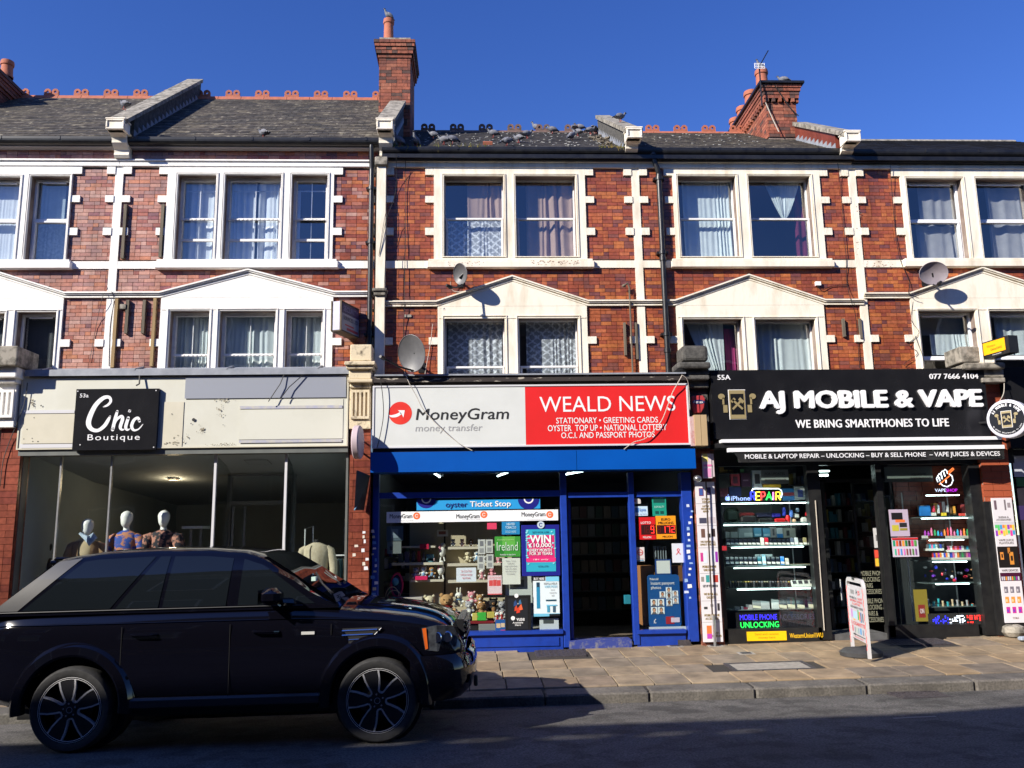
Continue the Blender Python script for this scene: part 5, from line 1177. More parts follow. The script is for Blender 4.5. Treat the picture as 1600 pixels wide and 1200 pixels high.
m.add([(a_[0][0], Ys - .0038, a_[0][1]),(a_[1][0], Ys - .0038, a_[1][1]),(a_[2][0], Ys - .0038, a_[2][1]),(qq(335,328,1)[0], Ys - .0038, qq(335,328,1)[1])], [(0,1,2,3)]); m.build('arrow', white, fs)
m = MB(); rcf = RC(585,586,1068,598, Ys + .1); m.box(rcf[0], rcf[2], Ys + .02,-.02, rcf[1] - .02, rcf[3] - .03); fb = m.build('fascia_top', mat('peeling_brown_paint',(.03,.022,.02),(.42,.38,.32),16,.8,.4, fac=(.60,.66), stretch=(.35,1,1.4)), shop2)
MB().box(rcf[0] + .02, rcf[2], Ys - .06,-.02, rcf[3] - .028, rcf[3] - .004).build('lead_capping', lead, shop2); MB().box(rcf[0], rcf[2], Ys - .03, Ys + .019, rcf[1] - .0, rcf[3] - .03).build('cornice_board', MATS['peeling_brown_paint'], shop2)
Yb2 = -.46; rc = RC(579,704,1087,735, Yb2); xm_ = fx(901,720, Yb2)
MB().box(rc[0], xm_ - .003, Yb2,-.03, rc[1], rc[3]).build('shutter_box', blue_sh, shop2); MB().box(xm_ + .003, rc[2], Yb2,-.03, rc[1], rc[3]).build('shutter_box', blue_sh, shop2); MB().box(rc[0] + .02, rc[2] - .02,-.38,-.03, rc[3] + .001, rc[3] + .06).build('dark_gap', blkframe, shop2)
Yg = -.04; zbt = fz(830,735, Yg); 
def post(p0, p1, py0, py1, Y, d, mt=blue_p, sh=shop2, nm='post'): a = RC(p0, py0, p1, py1, Y); return bevel(MB().box(a[0], a[2], Y, Y + d, a[1], a[3]).build(nm, mt, sh),.006)
post(581,591,735,1026,-.12,.15); post(878,888,738,1012,-.10,.12); post(986,995,738,1008,-.10,.12); post(1070,1086,738,1003,-.14,.20)
a = RC(591,768,878,777,-.09); MB().box(a[0], a[2],-.09,.01, a[1], a[3]).build('transom', blue_p, shop2)
a = RC(888,769,986,777,-.09); MB().box(a[0], a[2],-.09,.01, a[1], a[3]).build('transom', blue_p, shop2)
a = RC(995,768,1070,776,-.09); MB().box(a[0], a[2],-.09,.01, a[1], a[3]).build('transom', blue_p, shop2)
a = RC(591,987,880,993,-.12); xW0, xW1 = a[0], a[2]; MB().box(a[0], a[2],-.13,.03, a[1], a[3]).build('sill', blue_p, shop2); zsl = a[3]
MB().box(a[0], a[2],-.085,.02,-.1, a[1] - .001).build('stall_riser', blue_p, shop2); MB().box(a[0] + .05, a[2] - .06,-.10,-.0855,.12, a[1] - .05).build('riser_panel', blue_p, shop2)
a = RC(996,984,1072,990,-.12); MB().box(a[0], a[2],-.13,.03, a[1], a[3]).build('sill', blue_p, shop2); MB().box(a[0], a[2],-.085,.02,-.1, a[1] - .001).build('stall_riser', blue_p, shop2)
a = RC(889,1000,987,1006,-.10); MB().box(a[0], a[2],-.11,.2,-.1, a[3]).build('threshold', mat('worn_blue_step',(.03,.05,.25),(.18,.18,.22),14,.7, fac=(.5,.7)), shop2)
MB().box(fx(1058,1000,-.09), fx(1078,1000,-.09),-.14,-.132,.08,.17).build('patch_plate', iron, shop2)
p = RC(591,777,878,987, Yg); pane(shop2, p[0], p[1] - .01, p[2], p[3], Yg, gshop); p = RC(995,776,1070,984, Yg); pane(shop2, p[0], p[1] - .01, p[2], p[3], Yg, gshop)
for q_ in ((591,738,878,768),(888,738,986,769),(995,738,1070,768)): p = RC(*q_, Yg); pane(shop2, p[0], p[1] - .005, p[2], p[3] + .01, Yg, gshop)
# open door leaf folded inwards, seen on edge
xa = fx(889,880,.0); m = MB(); zt_ = fz(900,779,0)
MB().box(xa + .01, xa + .05,.03,.10,.1, zt_).build('door', blue_p, shop2); MB().box(xa + .01, xa + .05,.72,.79,.1, zt_).build('door_stile', blue_p, shop2); MB().box(xa + .028, xa + .034,.101,.719,.15, zt_ - .06).build('pane', gshop, shop2)
# interior
X0, X1, D = xW0 - .1, fx(1086,850,0),6.0; ZC = fz(830,733,0) + .12
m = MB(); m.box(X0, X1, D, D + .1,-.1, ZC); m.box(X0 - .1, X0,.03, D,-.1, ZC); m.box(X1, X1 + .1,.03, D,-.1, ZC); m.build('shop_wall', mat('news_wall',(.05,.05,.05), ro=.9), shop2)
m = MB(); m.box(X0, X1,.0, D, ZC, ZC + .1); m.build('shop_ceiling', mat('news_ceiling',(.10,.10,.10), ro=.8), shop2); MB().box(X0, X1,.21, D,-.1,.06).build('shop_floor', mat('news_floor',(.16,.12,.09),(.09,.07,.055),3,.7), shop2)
for (a0, b0, y0, a1, b1, y1, lb) in ((672,741,.9,687,767,2.4, 'lit tube light behind the top left pane of the newsagent'),(806,741,.9,778,767,2.4, 'lit tube light near the middle of the newsagent top pane'),(940,740,.8,884,766,2.2, 'long lit tube light over the newsagent doorway')):
 r = thing('tube_light', lb, 'light',(fx(a0, b0, y0), y0, ZC), 'tube lights in the newsagent'); A = Vector((fx(a0, b0, y0), y0, ZC - .05)); B = Vector((fx(a1, b1, y1), y1, ZC - .05))
 B.x = A.x + (B.x - A.x); MB().tube([A, B],.016,8).build('tube', tube_m, r); MB().tube([A + Vector((.05,0,.03)), B + Vector((.05,0,.03))],.03,4).build('batten_housing', silver, r)
# shelving in the window, back panel
Ysh = .36
bpx = RC(640,810,800,990, Ysh + .15); MB().box(bpx[0], bpx[2], Ysh + .12, Ysh + .14,.3, bpx[3]).build('display_back', mat('beige_back_panel',(.46,.40,.28), ro=.8), shop2)
MB().box(xW0, xW1 - .05,.02,.9,.28, zsl - .02).build('window_bed', mat('window_bed',(.32,.30,.27), ro=.7), shop2)
shv = thing('display_shelving', 'cream metal shelving full of toys in the newsagent window', 'shelving',(fx(720,900, Ysh), Ysh,.4))
for q_ in ((612,879,692,883),(700,854,757,858),(699,880,790,884),(642,905.5,693,909),(700,906,800,910),(628,853,680,856)): p = RC(*q_, Ysh - .12); MB().box(p[0], p[2], Ysh - .13, Ysh + .10, p[1], p[3]).build('shelf', shelf_m, shv)
for px in (695,790): p = fx(px,900, Ysh + .1); MB().box(p - .012, p + .012, Ysh + .101, Ysh + .118,.4,2.1).build('upright', black, shv)
# plush toys
def fur(n, c, c2=None): return mat('plush_' + n, c, c2 or tuple(v*.72 for v in c),40,.95,.5,90)
FW, FC, FB, FT, FP, FG, FBK, FR, FBL, FGN, FY = fur('white',(.72,.72,.68)), fur('cream',(.62,.55,.38)), fur('brown',(.30,.15,.06)), fur('tan',(.42,.24,.10)), fur('pink',(.62,.25,.30)), fur('grey',(.34,.34,.37)), fur('black',(.02,.018,.017)), fur('red',(.45,.02,.02)), fur('blue',(.18,.35,.55)), fur('green',(.10,.40,.10)), fur('yellow',(.55,.50,.2))
eye = mat('toy_eye',(.01,.01,.01), ro=.1)
def toy(label, px, py, size, Y, body, trim=None, ears='round', neck=None, name='plush_toy', yaw=0, longneck=False, face=None, cat='soft toy'):
 """px,py: centre of the head; size: head radius in picture pixels"""
 x, z = F(px, py, Y); s = size/1329*(13 + Y) ; trim = trim or body; ms = [body, trim, eye, neck or FR, face or trim]
 T = Matrix.Translation((x, Y, z)) @ Matrix.Rotation(yaw,4, 'Z') @ Matrix.Scale(s,4); m = MB(T)
 m.ell((0,0,0),(1,.9,.88),12,8); m.ell((0,-.78,-.28),(.42,.38,.32),9,6,4); m.ell((0,-1.13,-.18),(.14,.08,.10),6,4,2)
 for q in (-1,1):
  m.ell((q*.38,-.82,.14),(.1,.08,.12),6,4,2)
  if ears == 'round': m.ell((q*.72,0,.72),(.32,.16,.32),8,6); m.ell((q*.72,-.13,.72),(.2,.08,.2),7,5,1)
  elif ears == 'long': m.ell((q*.4,.1,1.35),(.22,.12,.75),8,6); m.ell((q*.4,.0,1.35),(.12,.07,.55),7,5,1)
  elif ears == 'flop': m.ell((q*.92,-.1,-.15),(.22,.2,.62),8,6,1)
 if neck: m.lathe([(.75,0),(.98,-.08),(.95,-.25),(.7,-.3)],(0,0,-.68), 'z',12,3)
 m.ell((0,.05,-1.65),(1.0,.85,1.05),12,8); m.ell((0,-.5,-1.7),(.6,.42,.72),9,6,1)
 for q in (-1,1):
  m.ell((q*1.0,-.35,-1.35),(.33,.62,.33),8,6,0, Matrix.Rotation(.5*q,3, 'Z')); m.ell((q*.75,-.85,-2.4),(.4,.75,.38),8,6); m.ell((q*.8,-1.5,-2.35),(.3,.14,.33),7,5,1)
 o = m.build(name, ms, None, smooth=True); return tag(o, label, cat, 'soft toys in the newsagent window')
toy('large honey brown teddy bear with a red bow, front of the newsagent window',698,938,10.5,.18, FT, FT, neck=FR)
toy('pale cream fluffy bear beside the large brown teddy',671,939,9,.22, FC, FC, yaw=.3)
toy('white rabbit with a blue bib behind the large teddy',717,931,6,.26, FW, FC, 'long', neck=FBL)
toy('pink and white bear above the grey bear in the bottom row',737,930,6,.32, FP, FW, face=FW)
toy('grey bear with a white muzzle in the bottom row',733,945,6.2,.22, FG, FW)
toy('brown dog with tan face in the middle of the bottom row',752,947,6.2,.20, FB, FT, 'flop', face=FT)
toy('orange and white fox toy behind the brown dog',750,934,5.6,.30, FT, FW, face=FW)
toy('black bear toy near the dark poster, bottom row',771,941,6.5,.30, FBK, FB)
toy('small dark brown bear in a red dress by the car bonnet',725,958,4.6,.12, FB, FR, neck=FR)
toy('grey toy half hidden behind the dark poster',784,945,6,.30, FG, FG)
toy('small red and white toy at the right end of the bottom row',777,960,4,.12, FW, FR, neck=FR); toy('second small red toy touching the dark poster',784,959,3.6,.12, FW, FR, neck=FR)
toy('white bear on the top right shelf of the display',731,865,4.6, Ysh - .05, FC, FC)
toy('white and blue bear beside the stickers, top right shelf',745,864,4.6, Ysh - .05, FW, FBL)
toy('white bear in a sticker gap on the top right shelf',757,872,3.6, Ysh - .05, FW, FW)
toy('pink and white bear on the lower right shelf',753,893,4.4, Ysh - .05, FW, FP, neck=FP); toy('deep pink bear on the lower right shelf',769,890,4.4, Ysh - .05, FP, FP)
toy('pink toy on the upper shelf beneath the green poster',779,874,3.6, Ysh - .05, FP, FW)
toy('grey kitten on the lower left shelf',650,891,4.6, Ysh - .06, FG, FW); toy('white and blue toy in the middle of the lower left shelf',662,889,4.6, Ysh - .06, FW, FBL); toy('brown bear with blue feet on the lower left shelf',675,889,4.6, Ysh - .06, FT, FBL)
for i,(px, lb) in enumerate(((708, 'first'),(722, 'second'),(736, 'third'),(749, 'fourth'))): toy('small dim figure, %s from the left on the highest shelf' % lb, px,845,3.0, Ysh - .03, [FG, FP, FB, FG][i], FW)
def flamingo(label, px, py, Y):
 x, z = F(px, py, Y); m = MB(Matrix.Translation((x, Y, z)) @ Matrix.Scale(13.5/1329,4))
 m.ell((0,0,0),(5.5,5,8),12,8); m.ell((1,0,9.5),(4,4,4),10,7); m.tube([(1,0,10),(-3,-2,9),(-5,-3,5)], [2.2,2,1],7,1); m.tube([(-2,0,-6),(-3,-2,-15)],1.2,6); m.tube([(2,0,-6),(4,-2,-14)],1.2,6); m.ell((-3,-3,3),(2.6,1.6,3.4),7,5,1)
 return tag(m.build('bird_toy', [FW, FP], None, smooth=True), label, 'soft toy', 'soft toys in the newsagent window')
flamingo('white and pink bird toy hanging at the end of the upper left shelf',691,862,.35); flamingo('white bird toy with a blue scarf hanging below the other one',689,890,.33)
tag(MB().box(*[v for p in [RC(649,900,668,906, Ysh - .12)] for v in (p[0], p[2])], Ysh - .16, Ysh - .1,*[v for p in [RC(649,900,668,906, Ysh - .12)] for v in (p[1], p[3])]).build('pink_box', K(205,30,90)), 'flat pink box at the front of the lower left shelf', 'box')
def crate(label, px, Y, d, mt, cat='box', name='box', grp=None):
 a = RC(*px, Y); o = MB().cbox(((a[0] + a[2])/2, Y + d/2,(a[1] + a[3])/2),(a[2] - a[0], d, a[3] - a[1]), bev=min(.006,(a[2] - a[0])*.2)).build(name, mt, None); return tag(o, label, cat, grp)
for i,(p, c, lb) in enumerate((((652,861,657,878),(170,40,35), 'red'),((660,863,664,879),(60,60,70), 'dark grey'),((666,866,678,879),(80,120,130), 'teal'),((632,862,640,879),(90,80,100), 'dull violet'),((643,861,649,878),(50,45,60), 'blackish'),((668,872,679,877),(225,190,190), 'pale pink'),((622,864,630,879),(60,75,85), 'slate blue'))): crate('%s gift box on the upper left shelf of the newsagent display' % lb, p, Ysh - .08,.08, K(*c))
crate('brown long cardboard carton lying in the window behind the car bonnet',(596,934,660,948),.10,.25, mat('grey_carton',(.42,.38,.34), ro=.8), 'carton', 'carton')
crate('red tray under the row of small toys',(722,971,772,975),.06,.2, K(120,20,25), 'tray', 'tray'); crate('grey crate on the window bed under the red tray',(748,975,775,988),.05,.2, K(130,130,125), 'crate', 'crate'); crate('dark crate under the brown dog toy',(722,976,747,988),.09,.2, K(30,28,28), 'crate', 'crate')
for i,(p, c, lb) in enumerate((((738,958,746,970),(190,180,90), 'yellow'),((746,957,760,970),(60,170,60), 'green'),((761,956,773,966),(185,170,80), 'olive yellow'))): crate('%s toy packet in the bottom row of the window' % lb, p,.10,.04, K(*c), 'packet', 'packet', None)
crate('small framed picture on the display behind the carton',(658,926,683,935),.5,.03, K(200,200,200), 'frame', 'picture_frame')
m = MB(); cx_, cz_ = F(620,914,.3); 
for i in range(18): a = i*2*math.pi/18; b = a + 2*math.pi/18; m.tube([(cx_ + .085*math.cos(a),.3, cz_ + .17*math.sin(a)),(cx_ + .085*math.cos(b),.3, cz_ + .17*math.sin(b))],.018,6)
hb = thing('vanity_bag', 'pink rimmed oval toy bag hanging at the left of the newsagent window', 'bag',(cx_,.3, cz_)); m.build('rim', K(190,25,90), hb); m = MB(); m.ell((cx_,.32, cz_),(.08,.03,.16),12,8); m.build('body', K(25,40,70), hb, smooth=True); m = MB(); m.ell((cx_ - .02,.28, cz_ + .05),(.05,.02,.06),10,6); m.build('badge', K(80,150,180), hb, smooth=True)
for k_ in (0,1): m = MB(); c2_ = fx(613 + 3*k_,928,.2); z2_ = fz(613,932,.2); m.tube([(c2_ + .10*math.cos(a*.35),.2, z2_ + (.14 - .05*k_)*math.sin(a*.35)) for a in range(10)],.006,5); tag(m.build('hoop', K(200,170,140)), ['wide', 'narrow'][k_] + ' wire hoop below the pink rimmed bag', 'hoop')
# ---- notices and posters on the newsagent glass
Yp = -.05
pb = poster('bright blue ticket stop strip across the top of the newsagent window',(651,781,844,796), Yp, K(35,150,215),(),(('oyster',(.235,.1,.41,.72), K(20,25,110),.01),('Ticket Stop',(.43,.12,.76,.85), white,.02)), 'sign', 'ticket_sign')
for px, r_ in ((666,15),(826,17)):
 m = MB(); cx_, cz_ = F(px,780, Yp - .003); vs = [(cx_ + r_/104*math.cos(a*math.pi/14), Yp - .0028, cz_ - r_*.95/104*math.sin(a*math.pi/14)) for a in range(15)]; m.add(vs, [tuple(range(15))]); m.build('roundel', K(15,20,125), pb)
 m = MB(); vs = []; zring(m, cx_, cz_ + .01,.055,.075, Yp - .0034,12,180,360); m.build('roundel_ring', white, pb)
ps = poster('white strip with three orange globe logos across the newsagent window',(604,798,872,815), Yp - .004, K(235,238,242),(),(), 'sign', 'money_strip')
for a, b in ((609,644),(713,749),(815,852)):
 text(ps, 'MoneyGram', RC(a,803 if a < 800 else 800, b,812 if a < 800 else 809, Yp - .01), ink, Y=Yp - .008, bold=.01, ext=.0005); text(ps, 'International Money Transfer', RC(a + 9,813 if a < 700 else 811, b + 2,814.5 if a < 700 else 812.5, Yp - .01), gink, Y=Yp - .008, ext=.0005)
 m = MB(); cx_, cz_ = F(b + 7,806 if a < 700 else 804, Yp - .008); disc(m, cx_, cz_,5.5/104, Yp - .008); m.build('orange_globe', K(240,110,60), ps); m = MB(); zring(m, cx_, cz_,.018,.026, Yp - .0088,14,20,330); m.build('globe_arrow', white, ps)
W_ = poster('framed lottery poster reading WIN £10,000 every month for 30 years',(822,827,868,893), Yp - .02, K(40,165,190),(((.03,.22,.97,.86), K(205,40,110)),((0,.24,1,.32), K(225,45,120))),
 (('SET FOR LIFE',(.22,.91,.78,.95), K(15,40,90),.01),('WIN',(.14,.68,.84,.86), white,.05),('£10,000',(.10,.56,.86,.67), white,.04),('EVERY MONTH',(.12,.47,.86,.54), white,.03),('FOR 30 YEARS',(.12,.39,.88,.46), white,.03),('18+ only',(.25,.26,.75,.30), white,.01),('NATIONAL LOTTERY',(.4,.10,.75,.14), K(15,40,90))), frame_=(.065, K(20,25,130)))
m = MB(); rcp = RC(822,827,868,893, Yp - .02)
for i in range(26):
 e_ = random.choice(((.02,.14),(.86,.98))); u_ = U(*e_); v_ = U(.15,.98); x_ = rcp[0] + u_*(rcp[2] - rcp[0]); z_ = rcp[1] + v_*(rcp[3] - rcp[1]); y_ = Yp - .0285 - .0001*i; m.add([(x_ - .02, y_, z_),(x_, y_, z_ - .012),(x_ + .02, y_, z_ + .006),(x_, y_, z_ + .014)], [(0,1,2,3)])
m.build('confetti', K(140,215,225), W_, kind='stuff')
m = MB(); cx_, cz_ = F(845,820, Yp - .035); disc(m, cx_, cz_,.055, Yp - .035); m.build('emblem', K(190,205,215), W_); m = MB(); zring(m, cx_, cz_,.018,.03, Yp - .036,12,30,320); m.build('emblem_mark', K(40,60,130), W_)
poster('light blue BUY HERE vape advert below the lottery poster',(833,901,874,963), Yp - .005, K(215,228,232),(((.0,.0,1,.07), K(110,185,215)),((.0,.90,.48,1), K(20,20,25)),((.5,.88,1,1), K(120,195,225)),((.13,.2,.26,.86), K(35,130,170)),((.14,.74,.25,.86), K(25,55,75)),((.48,.38,.88,.42), K(30,70,90)),((.52,.1,.62,.28), K(70,150,180)),((.74,.1,.84,.28), K(60,90,110)),((.5,.26,.9,.29), K(110,185,215)),((.6,-.0,1,.06), K(20,20,25))),
 (('BUY HERE',(.04,.92,.44,.98), white,.03),('REFILLABLE',(.42,.80,.92,.85), K(80,90,95)),('VAPE PODS',(.44,.72,.92,.78), K(120,185,210),.01),('zero\nnicotine\nleft',(.62,.50,.88,.68), gink)))
poster('black framed stand poster with a flame picture low in the newsagent window',(794,935,825,983),-.09, K(26,28,34),(),(('vuse',(.42,.27,.82,.36), white,.03),('Available\nHere',(.22,.11,.74,.24), white,.03)), frame_=(.045, K(14,14,16)), cat='poster')
vr = RC(794,935,825,983,-.09); vp = thing('vape_print', 'burning vape picture printed on the black stand poster', 'print',(vr[0],-.1, vr[1])) if 0 else None
m = MB(); vm = []
for i,(c, dx_, dz_, s_) in enumerate((((40,70,120),-.04,.04,.05),((60,110,150),.03,.06,.04),((200,70,40),-.03,-.03,.045),((230,100,60),.04,-.02,.05),((210,60,40),.0,-.06,.05),((220,215,220),.0,.05,.012))):
 vm.append(K(*c)); x_, z_ = (vr[0] + vr[2])/2 + dx_,(vr[1] + vr[3])/2 + .09 + dz_; m.add([(x_ - s_*.5,-.0965 - .0003*i, z_ - s_*.5),(x_ + s_*.6,-.0965 - .0003*i, z_ - s_*.2),(x_ + s_*.2,-.0965 - .0003*i, z_ + s_*1.4),(x_ - s_*.4,-.0965 - .0003*i, z_ + s_*.7)], [(0,1,2,3)], i)
vo_ = [o for o in bpy.data.objects if o.get('label', '').startswith('black framed stand')][0]; m.build('flame_print', vm, vo_)
m = MB(); cx_, cz_ = F(807,931,-.12); disc(m, cx_, cz_,.03,-.098); disc(m, F(801.5,966,-.1)[0], F(801,966,-.1)[1],.03,-.0975); m.build('roundel', white, vo_)
poster('small blue heated tobacco notice hung at the window top',(784,815,812,835), Yp - .002, K(25,125,180),(),(('HEATED\nTOBACCO',(.2,.45,.8,.9), K(190,220,235),.02),('SOLD HERE',(.2,.12,.8,.3), K(160,205,225))))
poster('green poster with curly white writing behind the newsagent glass',(773,838,813,870), Yp + .03, K(70,160,60),(((.3,.55,.8,1), K(110,190,80)),((.0,.0,.35,.45), K(45,130,45))),(('Ireland',(.08,.3,.9,.72), K(225,245,220),.0),('National Lottery',(.1,.78,.75,.88), K(190,230,150)),('Available to play here',(.2,.05,.8,.15), white,.02)))
poster('large handwritten notice on white paper, curling off the glass',(785,872,813,913), Yp + .02, K(225,225,215),(),(('Room  To Let\nstudio flat\nsingle bed kitchen\nbus trains shops\nvery clean place\nno smoking',(.12,.35,.8,.93), gink),), 'notice', 'notice')
poster('plain white notice with faint red writing in front of the shelves',(713,887,744,909), Yp + .02, K(222,228,238),(),(('No Cash Paid\nwithout receipt\nAsk Inside',(.2,.2,.8,.85), K(200,120,130)),), 'notice', 'notice')
poster('pink and white greeting poster with red ribbons under the pink bear',(762,899,784,929), Yp + .018, K(230,205,210),(((.1,.45,.37,.75), K(205,75,75)),((.39,.45,.63,.77), K(205,75,75)),((.65,.45,.92,.75), K(205,75,75)),((0,0,1,.05), K(215,90,95))),(('Lovely Cards',(.1,.84,.9,.92), K(205,100,105)),), 'poster')
for i,(p, lb) in enumerate((((747,843,758,866), 'tall grey sticker sheet, upper left of four'),((759,843,770,864), 'tall grey sticker sheet, upper right of four'),((746,868,757,890), 'sticker sheet with two round shapes, lower left of four'),((760,866,771,888), 'pinkish sticker sheet, lower right of four'))): poster(lb, p, Yp + .03, K(200,200,195),(((.2,.1,.8,.4), K(150,150,150)),((.25,.55,.75,.9), K(120,120,125))),(), 'sticker sheet', 'sticker_sheet', group='sticker sheets hanging in the newsagent window')
poster('small photo card propped on the highest shelf',(683,828,700,838), Ysh - .15, K(220,215,200),(((.15,.3,.8,.8), K(150,95,80)),),(), 'card', 'card'); poster('crimson card hanging at the left shelf',(656,850,670,858), Ysh - .15, K(175,20,60),(),(), 'card', 'card'); poster('bright pink card at the top of the window',(761,817,776,827), Yp + .02, K(245,70,110),(),(), 'card', 'card')
poster('dim blue grey magazine hanging at the left of the newsagent window',(604,822,630,845), Yp + .05, K(70,85,95),(((.3,.2,.7,.8), K(110,125,135)),),(), 'magazine', 'magazine'); poster('dim magazine with a panda like pattern below the blue grey one',(605,846,627,865), Yp + .05, K(100,108,108),(((.2,.3,.4,.6), K(40,40,40)),),(), 'magazine', 'magazine')
poster('silver phone unit poster on white boards behind the vape advert',(790,900,832,985),.05, K(190,195,192),(((.3,.80,.7,.93), K(120,122,120)),),(), 'board', 'display_board'); poster('white board at the foot of the blue door post',(843,966,873,987),.0, K(200,205,205),(((.2,.6,.75,.9), K(70,75,75)),),(), 'board', 'display_board')
poster('small blue passport photo leaflet beside the black poster',(774,968,790,988),-.03, K(35,90,160),(((.1,.35,.5,.7), K(225,190,150)),((.55,.4,.92,.72), K(225,195,160)),((.5,.02,.95,.2), K(190,50,60))),(), 'leaflet', 'leaflet')
# right hand window
Yr = -.05
poster('square white sticker at the top of the passport photo window',(990,779,1001,787), Yr, K(205,200,198),(((.1,.3,.3,.8), K(180,60,60)),),(), 'sticker', 'sticker'); poster('pale blue top up card stuck on the passport photo window',(991,791,1012,806), Yr, K(190,215,235),(((.08,.35,.35,.85), K(60,120,190)),),(('Lyca',(.4,.4,.85,.8), K(50,110,190),.02),('top up here',(.1,.1,.9,.25), K(60,90,150))), 'sticker', 'sticker')
poster('green opening notice on the passport photo window',(1019,776,1041,806), Yr, K(20,140,120),(((.1,.68,.9,.88), K(10,70,65)),((.2,.1,.45,.25), K(10,70,65)),((.55,.1,.8,.25), K(10,70,65))),(('NOW OPEN',(.1,.92,.9,.97), K(190,225,215)),('LOYALTY',(.15,.42,.85,.52), K(190,225,215))), 'notice', 'notice')
lt = thing('lottery_board', 'red and yellow lottery jackpot board with red digits', 'sign',(fx(1028,840,-.06),-.06, fz(1028,842,-.06)))
a = RC(999,808,1024,843,-.06); b = RC(1025,806,1056,842,-.06)
MB().box(a[0], a[2],-.07,-.045, a[1], a[3]).build('red_board', K(200,20,25), lt); MB().box(b[0], b[2],-.07,-.045, b[1], b[3]).build('yellow_board', K(235,150,25), lt)
flat(lt, 'digit_screen', sub(a,.1,.22,.98,.66),-.0705, K(45,8,8)); flat(lt, 'digit_screen', sub(b,.03,.22,.97,.60),-.0705, K(45,8,8))
segs = {'1': 'bc', '8': 'abcdefg', '9': 'abcdfg', '7': 'abc', '2': 'abdeg'}
def seg7(parent, ch, rc, Y, mt, w=.007):
 x0_, z0_, x1_, z1_ = rc; zm_ = (z0_ + z1_)/2; S_ = {'a': (x0_, z1_ - w, x1_, z1_), 'd': (x0_, z0_, x1_, z0_ + w), 'g': (x0_, zm_ - w/2, x1_, zm_ + w/2), 'b': (x1_ - w, zm_, x1_, z1_), 'c': (x1_ - w, z0_, x1_, zm_), 'f': (x0_, zm_, x0_ + w, z1_), 'e': (x0_, z0_, x0_ + w, zm_)}
 m = MB()
 for k_ in segs[ch]: q_ = S_[k_]; m.box(q_[0], q_[2], Y - .001, Y, q_[1], q_[3])
 m.build('digit', mt, parent)
for i,(ch, e_) in enumerate((('1',0),('8',0),('9',1))): seg7(lt, ch, sub(a,.14 + .28*i,.28,.34 + .28*i,.60),-.075, led(255,50,40,2.5) if e_ else K(110,10,10))
for i,(ch, e_) in enumerate((('9',0),('1',1),('7',1),('2',1))): seg7(lt, ch, sub(b,.06 + .235*i,.27,.22 + .235*i,.55),-.075, led(255,50,40,2.5) if e_ else K(110,10,10))
text(lt, 'LOTTO', sub(a,.1,.70,.72,.80), white, Y=-.0715, bold=.02); text(lt, 'MILLION', sub(a,.2,.06,.7,.14), white, Y=-.0715, bold=.02); text(lt, 'EURO\nMILLIONS', sub(b,.12,.64,.88,.90), K(50,30,10), Y=-.0715, bold=.03); text(lt, 'MILLION', sub(b,.3,.06,.8,.14), K(50,30,10), Y=-.0715, bold=.02)
ns = poster('no smoking notice on the glass left of the passport photos',(993,855,1007,877), Yr, K(205,200,200),(((.1,.03,.9,.1), K(90,140,170)),),(('No smoking',(.1,.14,.9,.22), K(120,40,40)),), 'notice', 'notice'); m = MB(); cx_, cz_ = F(1000,863, Yr - .006); zring(m, cx_, cz_,.035,.045, Yr - .0065); m.box(cx_ - .03, cx_ + .03,-.0580,-.0575, cz_ - .004, cz_ + .004); m.build('ring', K(200,60,60), ns)
rbn = poster('white poster with a red ribbon at the right of the passport window',(1050,849,1072,879), Yr, K(212,216,222),(),(), 'poster'); m = MB(); cx_, cz_ = F(1060,862, Yr - .004); ribbon(m, [(cx_ - .03, cz_ - .04,.012),(cx_ + .015, cz_ + .02,.012),(cx_, cz_ + .045,.012),(cx_ - .015, cz_ + .02,.012),(cx_ + .03, cz_ - .04,.012)], Yr - .004); m.build('ribbon', K(215,60,70), rbn)
pp_ = thing('passport_photo_board', 'rounded blue board advertising instant passport photos with sample portraits', 'sign',(fx(1040,975,.0),.0, fz(1040,980,0)))
a = RC(1013,898,1063,980,.0); m = MB(); w_, h_ = a[2] - a[0], a[3] - a[1]; rr = .05; pts = []
for cxx, czz, s0 in ((a[2] - rr, a[1] + rr,-90),(a[2] - rr, a[3] - rr,0),(a[0] + rr, a[3] - rr,90),(a[0] + rr, a[1] + rr,180)):
 for i in range(6): t = math.radians(s0 + 18*i); pts.append((cxx + rr*math.cos(t), czz + rr*math.sin(t)))
m.prism(pts,.0,.03); m.build('board', K(15,75,135), pp_)
text(pp_, 'Polaroid', sub(a,.08,.90,.34,.94), white, Y=-.002, bold=.02); text(pp_, 'Instant passport\nphotos', sub(a,.10,.71,.84,.87), white, Y=-.002, bold=-.01, al='LEFT'); text(pp_, '£', sub(a,.14,.08,.22,.16), white, Y=-.002)
def face_(parent, rc, Y, hair, skin, shirt):
 flat(parent, 'photo', rc, Y, K(215,225,230),.001); m = MB(); cx_, cz_ = (rc[0] + rc[2])/2,(rc[1] + rc[3])/2; w_ = (rc[2] - rc[0])
 m.add([(cx_ - w_*.42, Y - .0014, rc[1]),(cx_ + w_*.42, Y - .0014, rc[1]),(cx_ + w_*.2, Y - .0014, rc[1] + w_*.35),(cx_ - w_*.2, Y - .0014, rc[1] + w_*.35)], [(0,1,2,3)],2); k_ = len(m.v)
 m.add([(cx_ + w_*.27*math.cos(t*.5236), Y - .0018, cz_ + w_*.12 + w_*.36*math.sin(t*.5236)) for t in range(12)], [tuple(range(12))],0); m.add([(cx_ + w_*.21*math.cos(t*.5236), Y - .0022, cz_ + w_*.03 + w_*.29*math.sin(t*.5236)) for t in range(12)], [tuple(range(12))],1)
 m.build('portrait', [K(*hair), K(*skin), K(*shirt)], parent)
